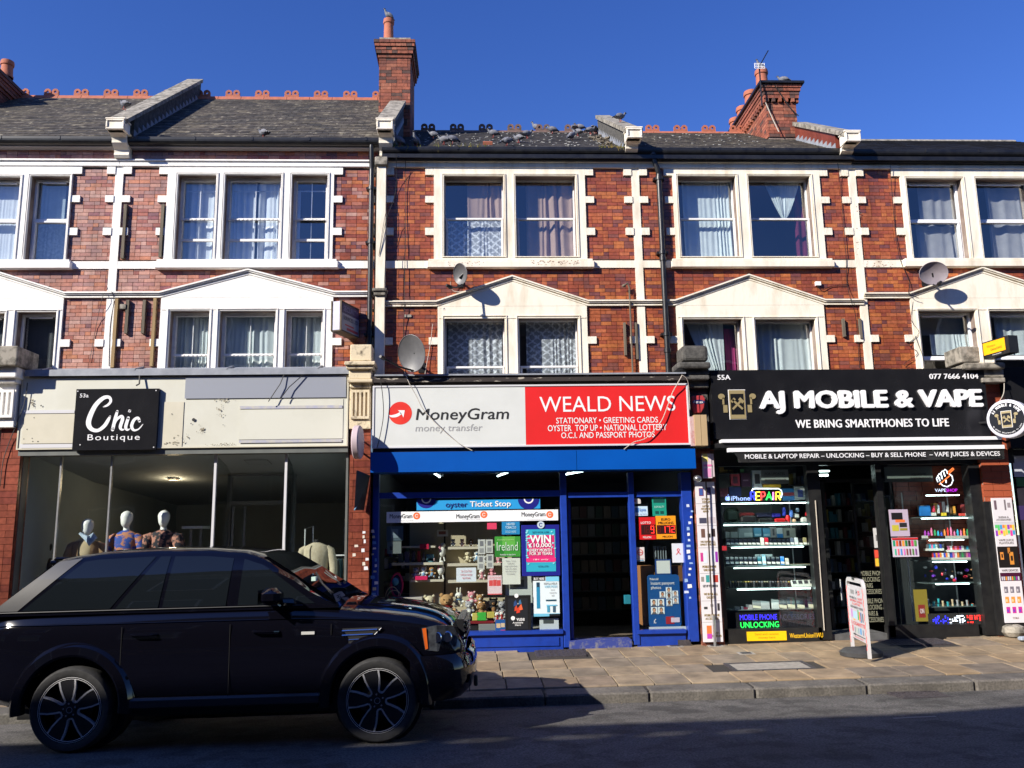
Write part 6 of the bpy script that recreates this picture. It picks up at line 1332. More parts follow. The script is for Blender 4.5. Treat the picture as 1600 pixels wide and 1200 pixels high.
for i in range(2):
 for j in range(2): face_(pp_, sub(a,.07 + .22*i,.25 + .15*j,.27 + .22*i,.385 + .15*j),-.003,(70,55,45),(200,150,120),(90,90,95))
for i,(u_, v_, hr, sk_) in enumerate(((.36,.56,(30,25,20),(190,130,95)),(.56,.53,(25,20,18),(120,80,60)),(.76,.57,(60,40,30),(205,160,130)),(.56,.40,(20,18,16),(125,85,60)),(.76,.44,(40,30,25),(210,165,140)),(.56,.64,(50,40,30),(195,150,120)))): face_(pp_, sub(a, u_, v_, u_ + .18, v_ + .12),-.004 - .0006*i, hr, sk_,(150,150,155))
flat(pp_, 'passport', sub(a,.52,.06,.78,.20),-.004, K(160,35,45),.001); flat(pp_, 'id_card', sub(a,.68,.09,.95,.18),-.006, K(205,190,205),.001)
crate('brown cardboard box standing behind the passport board, left',(1003,884,1025,978),.12,.3, K(150,105,65), 'carton', 'carton'); crate('dark brown cardboard box behind the right side of the passport board',(1052,884,1075,978),.14,.3, K(110,75,45), 'carton', 'carton')
poster('plain white card in a blue frame above the passport board',(1026,876,1047,896),.05, K(205,210,205),(),(), 'card', 'card', frame_=(.02, K(25,60,120)))
m = MB(); 
for i in range(5): a_ = F(1024 + 4*i,874,.12); b_ = F(1034 + 3.4*i,853,.15); m.box(a_[0], a_[0] + .012,.1,.25, a_[1], b_[1])
tag(m.build('leaflets', K(120,130,135), None), 'bundle of grey leaflets standing over the white card', 'leaflets')
poster('pale shelf sheet lying at the foot of the passport window',(1014,979,1072,985),.0, K(190,195,195),(),(), 'sheet', 'paper_sheet')
def rack(label, px0, px1, py0, py1, Y, nr, nc, pal, name='stock_rack', grp=None):
 a_ = RC(px0, py0, px1, py1, Y); r = thing(name, label, 'rack',((a_[0] + a_[2])/2, Y, a_[1]), grp); hh = (a_[3] - a_[1])/nr; w_ = (a_[2] - a_[0])/nc
 for j in range(nr):
  z_ = a_[1] + j*hh; MB().box(a_[0], a_[2], Y, Y + .22, z_, z_ + .012).build('shelf', K(60,62,62), r)
  for i in range(nc):
   if rnd() < .88: x_ = a_[0] + i*w_ + U(0,.1)*w_; MB().box(x_, x_ + w_*U(.6,.88), Y + U(.01,.08), Y + .15, z_ + .013, z_ + hh*U(.45,.9)).build('packet', K(*random.choice(pal)), r)
 return r
PAL1 = ((150,60,60),(60,90,150),(200,190,170),(90,140,100),(180,140,70),(120,80,130),(210,210,215),(60,60,65),(170,120,140)); PAL2 = ((40,60,90),(80,30,40),(120,125,125),(30,90,110),(110,100,40),(60,62,70),(150,150,155))
rack('rack of cards and packets behind the top left of the newsagent window',600,640,850,930,.7,4,6, PAL1); rack('upper rows of small packets along the back of the newsagent window',640,790,818,853, Ysh + .2,2,20, PAL1)
# dim goods seen through the doorway
rk = thing('magazine_rack', 'dim rack of magazines deep inside the newsagent doorway', 'rack',(fx(930,900,3),3,0))
for j in range(6):
 z_ = .35 + j*.33; MB().box(fx(892,900,3) - .3, fx(985,900,3) + .3,3.0,3.3, z_, z_ + .02).build('shelf', K(70,70,68), rk)
 for i in range(11):
  c_ = random.choice(((70,60,55),(45,60,70),(90,80,70),(60,30,30),(40,55,45),(85,85,85))); x_ = fx(892,900,3) - .25 + i*.15; MB().box(x_, x_ + .13,3.02,3.04, z_ + .021, z_ + .24).build('magazine', K(*c_), rk)
crate('teal bag just inside the doorway post',(976,930,986,944),.5,.15, K(20,110,130), 'bag', 'bag')
# stickers on the posts
m = MB()
for px, y0, n_, Yx, lb, cols in ((585,830,15,-.122, 'scattered pale stickers down the left blue post',((225,225,235),(200,195,170),(90,140,210))),(1077,790,17,-.142, 'scattered torn stickers down the right blue pillar',((200,210,230),(150,180,220),(230,230,230))),(562,832,9,-.243, 'white stickers on the glazed brick pier',((225,225,228),(215,205,190)))):
 mb = MB(); 
 for i in range(n_):
  x_ = fx(px + U(-4.5,4.5) if px != 562 else 562 + U(-9,12), y0 + i*9 + U(-3,3), Yx); z_ = fz(px, y0 + i*(9 if px != 562 else 7), Yx); w_, h_ = U(.015,.035), U(.012,.03); mb.add([(x_ - w_, Yx - .0005*(i % 3), z_ - h_),(x_ + w_, Yx - .0005*(i % 3), z_ - h_*U(.7,1)),(x_ + w_*U(.7,1), Yx - .0005*(i % 3), z_ + h_),(x_ - w_, Yx - .0005*(i % 3), z_ + h_)], [(0,1,2,3)], i % len(cols))
 tag(mb.build('sticker_scraps', [K(*c) for c in cols], None, kind='stuff'), lb, 'stickers')
# ================================================================= things on the piers
ov = thing('projecting_sign', 'round pale sign seen nearly edge on, on the brick pier over the newsagent corner', 'sign',(fx(557,690,-.75),-.55, fz(557,690,-.7)))
T = Matrix.Translation((fx(559,691,-.62),-.62, fz(559,691,-.62))) @ Matrix.Rotation(math.radians(-4),4, 'Z')
m = MB(T); m.lathe([(.001,-.05),(.23,-.05),(.245,-.035),(.245,.035),(.23,.05),(.001,.05)],(0,0,0), 'x',32); m.build('disc', mat('pinkish_sign_shell',(.50,.40,.43),(.45,.36,.39),4,.5), ov, smooth=True)
m = MB(T); m.tube([(0,.2,.06),(0,.42,.06)],.014,6); m.tube([(0,.2,-.12),(0,.42,-.12)],.014,6); m.build('bracket', black, ov)
hg = thing('hanging_panel', 'dark tilted panel fixed beside the blue post on the brick pier', 'panel',(fx(566,770,-.3),-.3, fz(566,770,-.3)))
m = MB(); A = [F(557,735,-.5), F(576,743,-.26), F(566,797,-.3), F(553,797,-.55)]; m.add([(A[0][0],-.5, A[0][1]),(A[1][0],-.26, A[1][1]),(A[2][0],-.27, A[2][1]),(A[3][0],-.52, A[3][1])] + [(A[0][0] + .02,-.48, A[0][1]),(A[1][0] + .02,-.25, A[1][1]),(A[2][0] + .02,-.26, A[2][1]),(A[3][0] + .02,-.5, A[3][1])], [(0,1,2,3),(7,6,5,4),(0,4,5,1),(1,5,6,2),(2,6,7,3),(3,7,4,0)]); m.build('panel', K(28,16,24), hg)
m = MB(); a_, b_ = F(554,797,-.52), F(566,775,-.3); m.tube([(a_[0],-.53, a_[1]),(b_[0],-.3, b_[1])],.012,6); m.build('edge', K(120,160,180), hg)
bs = thing('old_box_sign', 'faded box sign with a blue top band, angled out over the boutique roof edge', 'sign',(fx(545,500,-.3),-.3, fz(545,500,-.3)))
xo, xi = fx(542,505,0), fx(561,505,0); zt1, zb1 = fz(548,485,0), fz(548,528,0)
u_ = Vector((xi - xo,.50,0)).normalized(); nrm = Vector((u_.y,-u_.x,0)); O_ = Vector((xo,-.56, zb1)); wd = (Vector((xi,-.06,0)) - Vector((xo,-.56,0))).length; th = .16
T = Matrix(((u_.x, nrm.x,0, O_.x),(u_.y, nrm.y,0, O_.y),(0,0,1, O_.z),(0,0,0,1))); H_ = zt1 - zb1
m = MB(T); m.box(0, wd,-th,0,0, H_); m.build('box', mat('sign_shell',(.42,.42,.54),(.36,.36,.46),6,.5), bs)
m = MB(T); m.box(-.012,.0,-.02,.01,-.01, H_ + .01); m.box(-.012,.0,-th - .01,-th + .01,-.01, H_ + .01); m.box(0, wd,-.01 - th,.012,-.02,-.0005); m.box(0, wd,.0,.012, H_ - .02, H_); m.build('rim', mat('rusty_rim',(.12,.09,.05),(.07,.05,.04),9,.8), bs)
fr1 = frame(T @ Vector((0,0,0)), u_,(0,0,1)); FRN = fr1[1].cross(fr1[2])
m = MB(T); m.box(.015, wd,.0005,.006,0, H_*.6); m.build('pale_face', K(150,152,165), bs); m = MB(T); m.box(.015, wd,.0005,.006, H_*.601, H_ - .02); m.build('blue_band', K(45,45,95), bs)
m = MB(T); m.box(wd*.3, wd*.95,.0065,.008, H_*.05, H_*.14); m.box(wd*.2, wd*.7,.0065,.008, H_*.2, H_*.25); m.build('red_fade', K(165,60,75), bs)
fr2 = (Vector(T @ Vector((0,.0085,0))), u_, Vector((0,0,1)))
text(bs, 'SECURITY',(wd*.08, H_*.68, wd*.92, H_*.86), K(120,120,160), fr=fr2, bold=.02); text(bs, 'SERVICES LTD',(wd*.10, H_*.38, wd*.92, H_*.52), K(60,62,95), fr=fr2, bold=.03)
al = thing('alarm_box', 'red burglar alarm box with a blue badge on the dark pier', 'alarm',(fx(1091,630,-.3),-.3, fz(1091,645,-.3)))
Z = lambda x, y: F(1050 + x/5.22,530 + y/5.22,-.32); pts = [Z(*p) for p in ((165,460),(255,458),(272,485),(262,560),(240,600),(178,602),(168,560),(162,490))][::-1]
bevel(MB().prism(pts,-.32,-.25).build('case', mat('alarm_red',(.42,.045,.05), None, ro=.4), al),.012,2)
m = MB(); c_ = Z(216,512); m.add([(c_[0] + .10*math.cos(i*.5236),-.3225, c_[1] + .035*math.sin(i*.5236)) for i in range(12)], [tuple(range(12))]); m.build('badge', K(40,40,95), al); text(al, 'Amax',(c_[0] - .08, c_[1] - .02, c_[0] + .07, c_[1] + .022), white, Y=-.325, bold=.02)
wb = thing('timber_box_sign', 'plain timber box sign with a split down its front, under the alarm', 'box sign',(fx(1094,673,-.5),-.5, fz(1094,695,-.5)))
a = RC(1086,648,1105,696,-.50); xs_ = (a[0] + a[2])/2; MB().box(a[0], xs_ - .003,-.50,-.2, a[1], a[3]).build('panel', mat('pale_timber',(.50,.36,.20),(.44,.31,.17),3,.6, stretch=(1,1,.2)), wb); MB().box(xs_ + .003, a[2],-.50,-.2, a[1], a[3]).build('panel', MATS['pale_timber'], wb)
MB().box(a[0] - .055, a[0] - .002,-.46,-.2, a[1], a[3] - .02).build('old_face', mat('pink_old_print',(.50,.36,.36),(.42,.16,.15),9,.6, fac=(.5,.7)), wb)
hs_ = thing('small_hanging_sign', 'small sun bleached yellow and pink sign below the timber box', 'sign',(fx(1106,730,-.3),-.3, fz(1106,745,-.3)))
a = RC(1098,709,1112,747,-.3); MB().box(a[0], a[2],-.3,-.26, a[1], a[3]).build('board', K(215,200,205), hs_); flat(hs_, 'yellow_part', sub(a,.0,.68,.6,1),-.3, K(225,215,130)); flat(hs_, 'pink_part', sub(a,.1,.05,.9,.4),-.3, K(225,150,195)); flat(hs_, 'pink_line', sub(a,.1,.48,1,.56),-.3, K(220,120,175)); MB().box(a[2] + .001, a[2] + .04,-.29,-.2, a[1] + .02, a[3]).build('edge', K(200,185,190), hs_)
m = MB(); c_ = F(1090,748,-.35); m.ell((c_[0],-.35, c_[1]),(.065,.065,.055),12,8); m.tube([(c_[0],-.35, c_[1]),(c_[0] + .05,-.1, c_[1] + .03)],.015,6); tag(m.build('flood_lamp', mat('dull_chrome',(.3,.3,.3), me=.8, ro=.3), None, smooth=True), 'small round chrome lamp above the tall white banner', 'lamp')
cable('pale wire swinging from the dish across the white sign to the blue box', [(632,581,-.5),(640,600,-.5),(650,618,-.48),(663,642,-.47),(690,670,-.47),(716,692,-.47),(738,704,-.48)], cable_w,.006)
cable('dark wire swinging in front of the red globe logo', [(594,590,-.5),(598,620,-.49),(599,650,-.47),(594,680,-.47),(589,700,-.47)], cable_b,.006)
cable('pale wire draped over the red half of the newsagent sign', [(1066,586,-.52),(1058,600,-.5),(1050,615,-.47),(1042,637,-.47),(1032,660,-.47),(1010,684,-.47),(990,691,-.46),(975,702,-.48)], cable_w,.007)
cable('pale wire falling beside the end of the newsagent sign', [(1066,586,-.52),(1073,592,-.5),(1076,605,-.46),(1078,640,-.46)], cable_w,.005)
cable('thin wire beside the cream fascia end and white fluted pier', [(43,598,-.34),(38,630,-.34),(27,660,-.34),(15,690,-.31),(5,720,-.31),(0,760,-.31)], cable_b,.006)
cable('white wire looping above the round phone shop sign', [(1569,599,-.4),(1568,615,-.5),(1560,630,-.55),(1552,645,-.5),(1546,662,-.4)], cable_w,.006)
# ================================================================= phone shop
shop3 = thing('phone_shopfront', 'black phone and vape shop front with two display windows and a glass door', 'shop front',(5.6,0,0))
Yk = -.38; ks = thing('phone_shop_sign', 'long black fascia sign with thick raised white letters over the phone shop', 'sign',(5.5, Yk, fz(1300,683, Yk)))
rc = RC(1113,577,1543,684, Yk); MB().box(rc[0], rc[2], Yk,-.03, rc[1], rc[3]).build('board', blkgloss, ks)
def tk(s, px, bold=0, ext=.001, m=whitel, **k): text(ks, s, RC(*px, Yk), m, Y=Yk - .0005, bold=bold, ext=ext, **k)
tk('AJ MOBILE & VAPE',(1187,611,1532,645),.058,.045); tk('WE BRING SMARTPHONES TO LIFE',(1243,655,1482,667.5),.02,.012, sp=1.05); tk('55A',(1121,586,1141,593.5),.02,.008); tk('077 7666 4104',(1452,584,1528,592),.02,.008)
gold = mat('dull_gold',(.30,.24,.12), None, ro=.4)
def phone_logo(parent, T, s, d=.012):
 """phone with crossed tools, an earbud on each side; s = height of the phone"""
 m = MB(T); w = s*.28; h = s*.5
 for a in ((-w,-w + .045*s,-h, h),(w - .045*s, w,-h, h),(-w + .045*s, w - .045*s, h - .13*s, h),(-w + .045*s, w - .045*s,-h,-h + .14*s)): m.box(a[0], a[1],-d,0, a[2], a[3])
 m.build('phone_outline', gold, parent)
 m = MB(T); m.box(-w - .02*s, w + .02*s,-d*.4,-.0005,-h - .02*s, h + .02*s); m.build('phone_edge', whitel, parent); m = MB(T); m.box(-w + .045*s, w - .045*s,-d*.55,-d*.41,-h + .14*s, h - .13*s); m.build('screen', blkgloss, parent)
 m = MB(T @ Matrix.Rotation(.8,4, 'Y')); m.box(-.035*s,.035*s,-d*.9,-d*.56,-.24*s,.24*s); m.box(-.10*s,.10*s,-d*.95,-d*.57,.14*s,.25*s)
 m.T = T @ Matrix.Rotation(-.8,4, 'Y'); m.box(-.035*s,.035*s,-d*1.3,-d*.96,-.24*s,.24*s); m.box(-.09*s,.09*s,-d*1.3,-d*.97,.16*s,.25*s); m.build('crossed_tools', gold, parent)
 for q in (-1,1):
  m = MB(T); cx = q*w*1.95
  m.add([(cx + .12*s*math.cos(i*.5236),-d,.28*s + .10*s*math.sin(i*.5236)) for i in range(12)], [tuple(range(12))]); m.box(cx - q*.06*s - .03*s, cx - q*.06*s + .03*s,-d,-.001,.0*s,.24*s); m.box(cx - q*.12*s - .07*s, cx - q*.12*s + .07*s,-d,-.001,-.28*s,-.02*s); m.build('earbud', gold, parent)
c_ = F(1152,632, Yk); phone_logo(ks, Matrix.Translation((c_[0], Yk - .0005, c_[1])),.44)
aw = thing('awning', 'rolled awning with two white bars and a black lettered valance', 'awning',(5.6,-.5, fz(1300,703,-.5)))
rc = RC(1128,684,1566,689,-.5); MB().box(rc[0], rc[2],-.5,-.05, rc[1], rc[3]).build('white_bar', upvc, aw)
rc = RC(1118,690,1566,697,-.46); MB().box(rc[0], rc[2],-.46,-.05, rc[1], rc[3]).build('cassette', blkframe, aw)
rc = RC(1138,697.5,1570,703.5,-.56); MB().box(rc[0], rc[2],-.56,-.48, rc[1], rc[3]).build('front_bar', upvc, aw)
rc = RC(1146,704,1570,720,-.54); a_, b_ = rc[0], rc[2]
MB().grid(lambda u, v: (a_ + (b_ - a_)*u + (.12*(1 - v) if u < .01 else 0),-.54 + .02*math.sin(u*40)*(1 - v), rc[1] + (rc[3] - rc[1])*v),60,2).build('valance', mat('black_canvas',(.012,.012,.013), ro=.9), aw, smooth=True)
text(aw, 'MOBILE & LAPTOP REPAIR – UNLOCKING – BUY & SELL PHONE  – VAPE JUICES & DEVICES', RC(1164,707.5,1563,716.5,-.57), whitel, Y=-.565, bold=.02)
zt3 = fz(1300,720,-.3); Yg = -.10
m = MB(); a = RC(1108,715,1585,726,-.12); m.box(a[0], a[2],-.12,-.0, a[1], zt3 + .4); m.build('header', blkframe, shop3)
def bp(p0, p1, py0, py1, Y=-.12, d=.14, nm='post', mt=blkframe): a = RC(p0, py0, p1, py1, Y); return MB().box(a[0], a[2], Y, Y + d, a[1], a[3]).build(nm, mt, shop3)
bp(1122,1130,726,1003); bp(1270,1290,726,1000); bp(1379,1388,726,996); bp(1527,1549,726,993,-.16,.2); bp(1549.2,1590,783,993,-.215,.2)
a = RC(1130,982,1285,1000,-.12); MB().box(a[0], a[2],-.12,.0,.0, a[3]).build('plinth', blkframe, shop3); w0, w1 = a[0], fx(1272,860, Yg)
a = RC(1388,976,1530,996,-.12); MB().box(a[0], a[2],-.12,.0,.0, a[3]).build('plinth', blkframe, shop3); v0, v1 = a[0], fx(1528,860, Yg); zpl = a[3]
a = RC(1290,990,1385,996,-.05); MB().box(a[0], a[2],-.08,.6,-.1, a[3] - .0).build('threshold', mat('grey_step',(.12,.12,.12),(.08,.08,.08),8,.7), shop3)
pane(shop3, w0, zpl, w1, zt3 + .1, Yg, gshop); pane(shop3, v0, zpl, v1, zt3 + .1, Yg, gshop)
m = MB(); a = RC(1262,780,1266,975,-.11)
tag(MB().tube([(fx(1274,782,-.14),-.14, fz(1274,782,-.14)),(fx(1281,880,-.14),-.135, fz(1281,880,-.14)),(fx(1288,985,-.14),-.14, fz(1288,985,-.14))],.008,5).build('cable', cable_w), 'pale cable running down the post beside the left phone shop window', 'cable')
# door: glass leaf set back, with white vinyl text
Yd = .45; a = RC(1340,752,1384,990, Yd); m = MB(); ring(m, a[0],.08, a[2] + .08, a[3], Yd, Yd + .04,.035); m.build('door', blkframe, shop3); pane(shop3, a[0] + .03,.11, a[2] + .05, a[3] - .03, Yd + .02, gshop)
text(shop3, 'MOBILE PHONE\nUNLOCKING &\nREPAIRS\nACCESSORIES', RC(1345,892,1381,928, Yd - .01), K(150,150,130), Y=Yd - .01, ls=.9, al='LEFT'); text(shop3, 'MOBILE PHONE\nUNLOCKING &\nREPAIRS &\nACCESSORIES', RC(1349,935,1384,972, Yd - .01), K(150,150,130), Y=Yd - .01, ls=.9, al='LEFT')
bp(1292,1297,752,990, Yd,.05, 'door_post'); a = RC(1290,748,1385,753, Yd); MB().box(a[0], a[2] + .1, Yd, Yd + .06, a[1], a[3]).build('door_head', blkframe, shop3)
MB().tube([(fx(1313,905,.5),.5, fz(1313,905,.5)),(fx(1316,938,.5),.5, fz(1316,938,.5))],.012,6).build('handle', silver, shop3)
poster('white paper notice with a bar of print on the phone shop door',(1365,825,1376,856), Yd - .02, K(200,200,200),(((.3,.35,.7,.65), K(110,110,110)),),(), 'notice', 'notice')
vp = poster('small sticker of four coloured ovals on the phone shop door',(1366,858,1379,886), Yd - .02, K(60,30,30),(((.08,.52,.48,.95), K(235,80,60)),((.52,.52,.92,.95), K(240,110,80)),((.08,.05,.48,.48), K(240,190,60)),((.52,.05,.92,.48), K(120,160,70))),(), 'sticker', 'sticker')
# interior shell
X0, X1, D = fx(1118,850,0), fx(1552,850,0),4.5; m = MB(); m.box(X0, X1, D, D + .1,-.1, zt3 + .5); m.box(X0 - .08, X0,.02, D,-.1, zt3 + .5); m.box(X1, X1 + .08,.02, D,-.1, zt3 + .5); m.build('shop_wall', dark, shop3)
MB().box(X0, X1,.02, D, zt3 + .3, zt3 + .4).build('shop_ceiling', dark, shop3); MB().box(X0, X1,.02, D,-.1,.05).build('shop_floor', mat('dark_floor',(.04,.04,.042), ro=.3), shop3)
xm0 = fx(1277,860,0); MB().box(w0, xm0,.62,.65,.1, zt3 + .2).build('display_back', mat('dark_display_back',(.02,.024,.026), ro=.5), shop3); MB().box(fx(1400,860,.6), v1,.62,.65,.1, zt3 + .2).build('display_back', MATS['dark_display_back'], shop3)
a = RC(1403,735,1430,805,.3); lay(rows_of(fx(1396,760,.58), fx(1528,760,.58), fz(1450,870,.58), fz(1450,728,.58), [],.075,.22,.006,0),.60, shop3, br_pier,120,.015)
shg = mat('glass_shelf',(.10,.13,.13), None, ro=.15)
def cabinet(label, x0, x1, ys, z=None, lights=()):
 r = thing('display_cabinet', label, 'cabinet',((x0 + x1)/2,.3,.3))
 for px0, px1, py in ys: a_, z_ = F(px0, py,.05); b_ = fx(px1, py,.05); MB().box(a_, b_,.03,.5, z_ - .012, z_).build('shelf', shg, r)
 for px0, px1, py in lights: a_, z_ = F(px0, py,.02); b_ = fx(px1, py,.02); MB().box(a_, b_,.0,.03, z_ - .009, z_ + .003).build('strip_light', strip_m, r)
 for xx in (x0 + .02, x1 - .06): MB().box(xx, xx + .015,.5,.515,.3,2.3).build('upright', silver, r)
 return r
cabinet('lit glass shelves of the left phone shop window', w0, w1 - .05,((1130,1268,817),(1132,1270,853),(1134,1274,884),(1137,1277,919),(1140,1280,953)), lights=((1128,1267,787),(1131,1262,820.5),(1143,1255,855.5),(1147,1258,887.5),(1152,1266,921)))
cabinet('lit glass shelves of the right vape window', fx(1440,860,0), v1,((1437,1524,808),(1440,1526,842),(1444,1529,876),(1448,1535,911),(1450,1538,948)), lights=((1447,1498,774),(1440,1516,810),(1452,1505,844),(1458,1510,878),(1462,1514,912.5)))
tl = tag(MB().tube([(fx(1523,781,.1),.1, fz(1523,781,.1)),(fx(1546,928,.1),.1, fz(1546,928,.1))],.025,8).build('tube_light', led(235,248,255,4)), 'tall slanting lit tube at the right side of the vape window', 'light')
for p, lb in (((1280,735,1296,737), 'short lit tube high behind the phone shop door, upper one'),((1280,741,1294,744), 'short lit tube high behind the phone shop door, lower one'),((1175,729,1188,731), 'short lit tube at the top of the left phone shop window')): a_ = RC(*p,.9); tag(MB().box(a_[0], a_[2],.9,.93, a_[1], a_[3]).build('ceiling_tube', strip_m), lb, 'light', 'small ceiling tubes in the phone shop')
def it(label, px, c, Y=.12, d=.05, cat='box', name='stock_box', grp='goods on the phone shop shelves', c2=None):
 a_ = RC(*px, Y); r = MB().box(a_[0], a_[2], Y, Y + d, a_[1], a_[3]); ms = [K(*c)]
 if c2: w_, h_ = a_[2] - a_[0], a_[3] - a_[1]; r.box(a_[0] + w_*c2[1][0], a_[0] + w_*c2[1][2], Y - .002, Y - .0003, a_[1] + h_*c2[1][1], a_[1] + h_*c2[1][3],1); ms.append(K(*c2[0]))
 return tag(r.build(name, ms), label, cat, grp)
# upper boxes
for p, c, lb, c2 in (((1142,741,1156,759),(150,55,65), 'dull red headset box, top of the left phone window',((70,40,50),(.25,.2,.75,.8))),((1158,739,1172,760),(50,22,48), 'dark purple headset box, top of the left phone window',((120,100,120),(.2,.4,.8,.5))),((1176,735,1190,763),(140,150,158), 'grey box picturing a black speaker, top of the left phone window',((35,38,45),(.25,.25,.8,.8))),((1192,757,1220,762),(170,140,40), 'yellow box strip under the updates notice', None),
 ((1223,763,1241,782),(30,85,135), 'blue box right of the REPAIR lights',((110,40,50),(.0,.38,1,.66))),((1241,760,1259,781),(125,128,130), 'grey headphone box, second from the post',((50,60,110),(.3,.2,.75,.75))),((1260,759,1274,781),(150,158,160), 'pale headphone box nearest the post',((70,100,150),(.25,.2,.75,.8))),((1125,763,1138,776),(70,20,30), 'maroon box by the white apple light', None),((1140,761,1158,775),(22,35,70), 'navy box above the white apple light', None)): it(lb, p, c,.14,.06, c2=c2)
up = poster('grey FOR UPDATES notice inside the left phone shop window',(1189,734,1232,756),-.02, K(128,138,136),(),(('FOR UPDATES',(.14,.62,.86,.80), K(50,55,60),.02),('@AJMOBILENVAPE',(.12,.20,.90,.34), K(90,60,65),.02)), 'notice', 'notice')
poster('grey FOR UPDATES notice inside the right vape window',(1382,729,1457,753),-.02, K(105,115,112),(),(('FOR UPDATES',(.56,.42,.86,.54), K(45,50,52),.02),('@AJMOBILENVAPE',(.52,.16,.95,.30), K(70,50,55),.02)), 'notice', 'notice')
rack('dim wall of hanging phone cases seen through the phone shop door',1296,1345,765,975,1.6,8,7, PAL2); rack('dim stock wall behind the lettered door of the phone shop',1345,1386,760,880,1.7,5,6, PAL2); rack('small boxed accessories along the back of the top phone window shelf',1124,1172,727,740,.4,1,6, PAL1); rack('hanging cable packs at the top right of the left phone window',1236,1274,733,758,.4,1,7, PAL2)
rack('boxes along the back of the first vape shelf',1440,1524,780,806,.4,1,12, PAL1)
# neon: apple, iPhone, REPAIR
nr = thing('repair_neon', 'lit REPAIR sign in rainbow tube letters with a white fruit logo', 'neon sign',(fx(1185,775,-.03),-.03, fz(1185,782,-.03)))
Q = lambda x, y: F(1130 + x/8.57,720 + y/8.57,-.04)
m = MB(); c_ = Q(58,502); 
pts = [Q(*p) for p in ((58,482),(75,472),(90,482),(84,500),(94,512),(84,532),(70,536),(58,532),(46,536),(32,528),(24,505),(30,482),(44,474))]
m.add([(p[0],-.04, p[1]) for p in pts], [tuple(range(13))]); l0 = [Q(*p) for p in ((58,468),(62,452),(74,448),(72,462))]; m.add([(p[0],-.04, p[1]) for p in l0], [(0,1,2,3)]); m.build('apple_light', led(150,180,255,1.2), nr)
text(nr, 'iPhone',(*Q(108,535),*Q(358,470)), led(165,190,255,1.2), Y=-.04, bold=.01)
GL = {'R': [[(0,0),(0,1),(.6,1),(.8,.85),(.8,.62),(.6,.48),(.02,.48)], [(.4,.48),(.85,0)]], 'E': [[(.8,1),(0,1),(0,0),(.8,0)], [(0,.5),(.7,.5)]], 'P': [[(0,0),(0,1),(.6,1),(.8,.85),(.8,.6),(.6,.45),(.02,.45)]], 'A': [[(0,0),(.42,1),(.85,0)], [(.16,.36),(.68,.36)]], 'I': [[(.4,0),(.4,1)]]}
for ch, x0_, x1_, c in (('R',368,425,(50,60,255)),('E',440,495,(255,205,60)),('P',508,560,(255,60,60)),('A',575,650,(40,230,80)),('I',650,690,(255,120,220)),('R',705,765,(255,215,60))):
 mb = MB()
 for st in GL[ch]: mb.tube([(*[Q(x0_ + (x1_ - x0_)*p[0]/.85,525 - 105*p[1])[0]],-.045, Q(x0_,525 - 105*p[1])[1]) for p in st],.011,6)
 mb.build('neon_letter', led(*c,2.6), nr)
m = MB(); m.tube([(Q(*p)[0],-.045, Q(*p)[1]) for p in ((382,405),(395,380),(425,373),(740,373),(775,395),(787,440),(772,495))],.010,6); m.build('neon_border', led(235,245,255,1.8), nr)
ORD = 'first second third fourth fifth sixth seventh eighth ninth tenth eleventh twelfth thirteenth fourteenth fifteenth sixteenth seventeenth eighteenth nineteenth twentieth twenty-first twenty-second twenty-third twenty-fourth twenty-fifth twenty-sixth'.split()
# shelf 1: speakers
for p, c, lb, n_ in (((1133,793,1156,817),(25,40,32), 'dark green boxy speaker at the far left of the speaker shelf',0),((1156,801,1180,810),(120,30,30), 'red topped speaker, back row of the speaker shelf',0),((1158,805,1182,817),(22,22,25), 'black ribbed speaker, front left of the speaker shelf',0),((1183,801,1206,809),(20,22,50), 'navy speaker in the back row of the speaker shelf',0),((1185,810,1208,817),(15,15,17), 'long black speaker, front middle of the speaker shelf',0),((1207,802,1221,809),(30,30,130), 'royal blue speaker right of the navy one',0),((1211,810,1228,817),(190,20,25), 'bright red speaker, front of the speaker shelf',0),((1227,805,1235,818),(200,18,24), 'upright bright red speaker',1),((1222,793,1228,806),(25,45,150), 'upright blue speaker behind the red ones',1),((1233,797,1239,808),(75,115,190), 'light blue round speaker on a small stand',1),((1238,811,1244,817),(205,165,130), 'small peach coloured pot light',1),((1241,802,1250,810),(190,195,190), 'small white box in the back row near the right end',0),((1252,808,1262,818),(200,200,195), 'white cube box with a dark badge near the right end',0),((1243,794,1249,800),(90,110,130), 'slate grey cup speaker near the right end',1),((1258,800,1265,806),(180,20,30), 'small red ball speaker at the right end',1),((1263,808,1269,814),(40,60,130), 'small blue ball speaker at the right end',1)):
 if n_: a_ = RC(*p,.16); r_ = (a_[2] - a_[0])/2; tag(MB().lathe([(.001,0),(r_*.9,0),(r_,(a_[3] - a_[1])*.3),(r_,(a_[3] - a_[1])*.7),(r_*.8, a_[3] - a_[1]),(.001, a_[3] - a_[1])],((a_[0] + a_[2])/2,.16, a_[1]), 'z',12).build('speaker', K(*c), None, smooth=True), lb, 'speaker', 'speakers on the first lit shelf')
 else:
  a_ = RC(*p,.16 if p[1] < 804 else .10); h_ = (a_[3] - a_[1])/2; o = MB().cbox(((a_[0] + a_[2])/2, a_[0]*0 + (.20 if p[1] < 804 else .12),(a_[1] + a_[3])/2),(a_[2] - a_[0],.07,2*h_), bev=h_*.45).build('speaker', K(*c)); tag(o, lb, 'speaker', 'speakers on the first lit shelf')
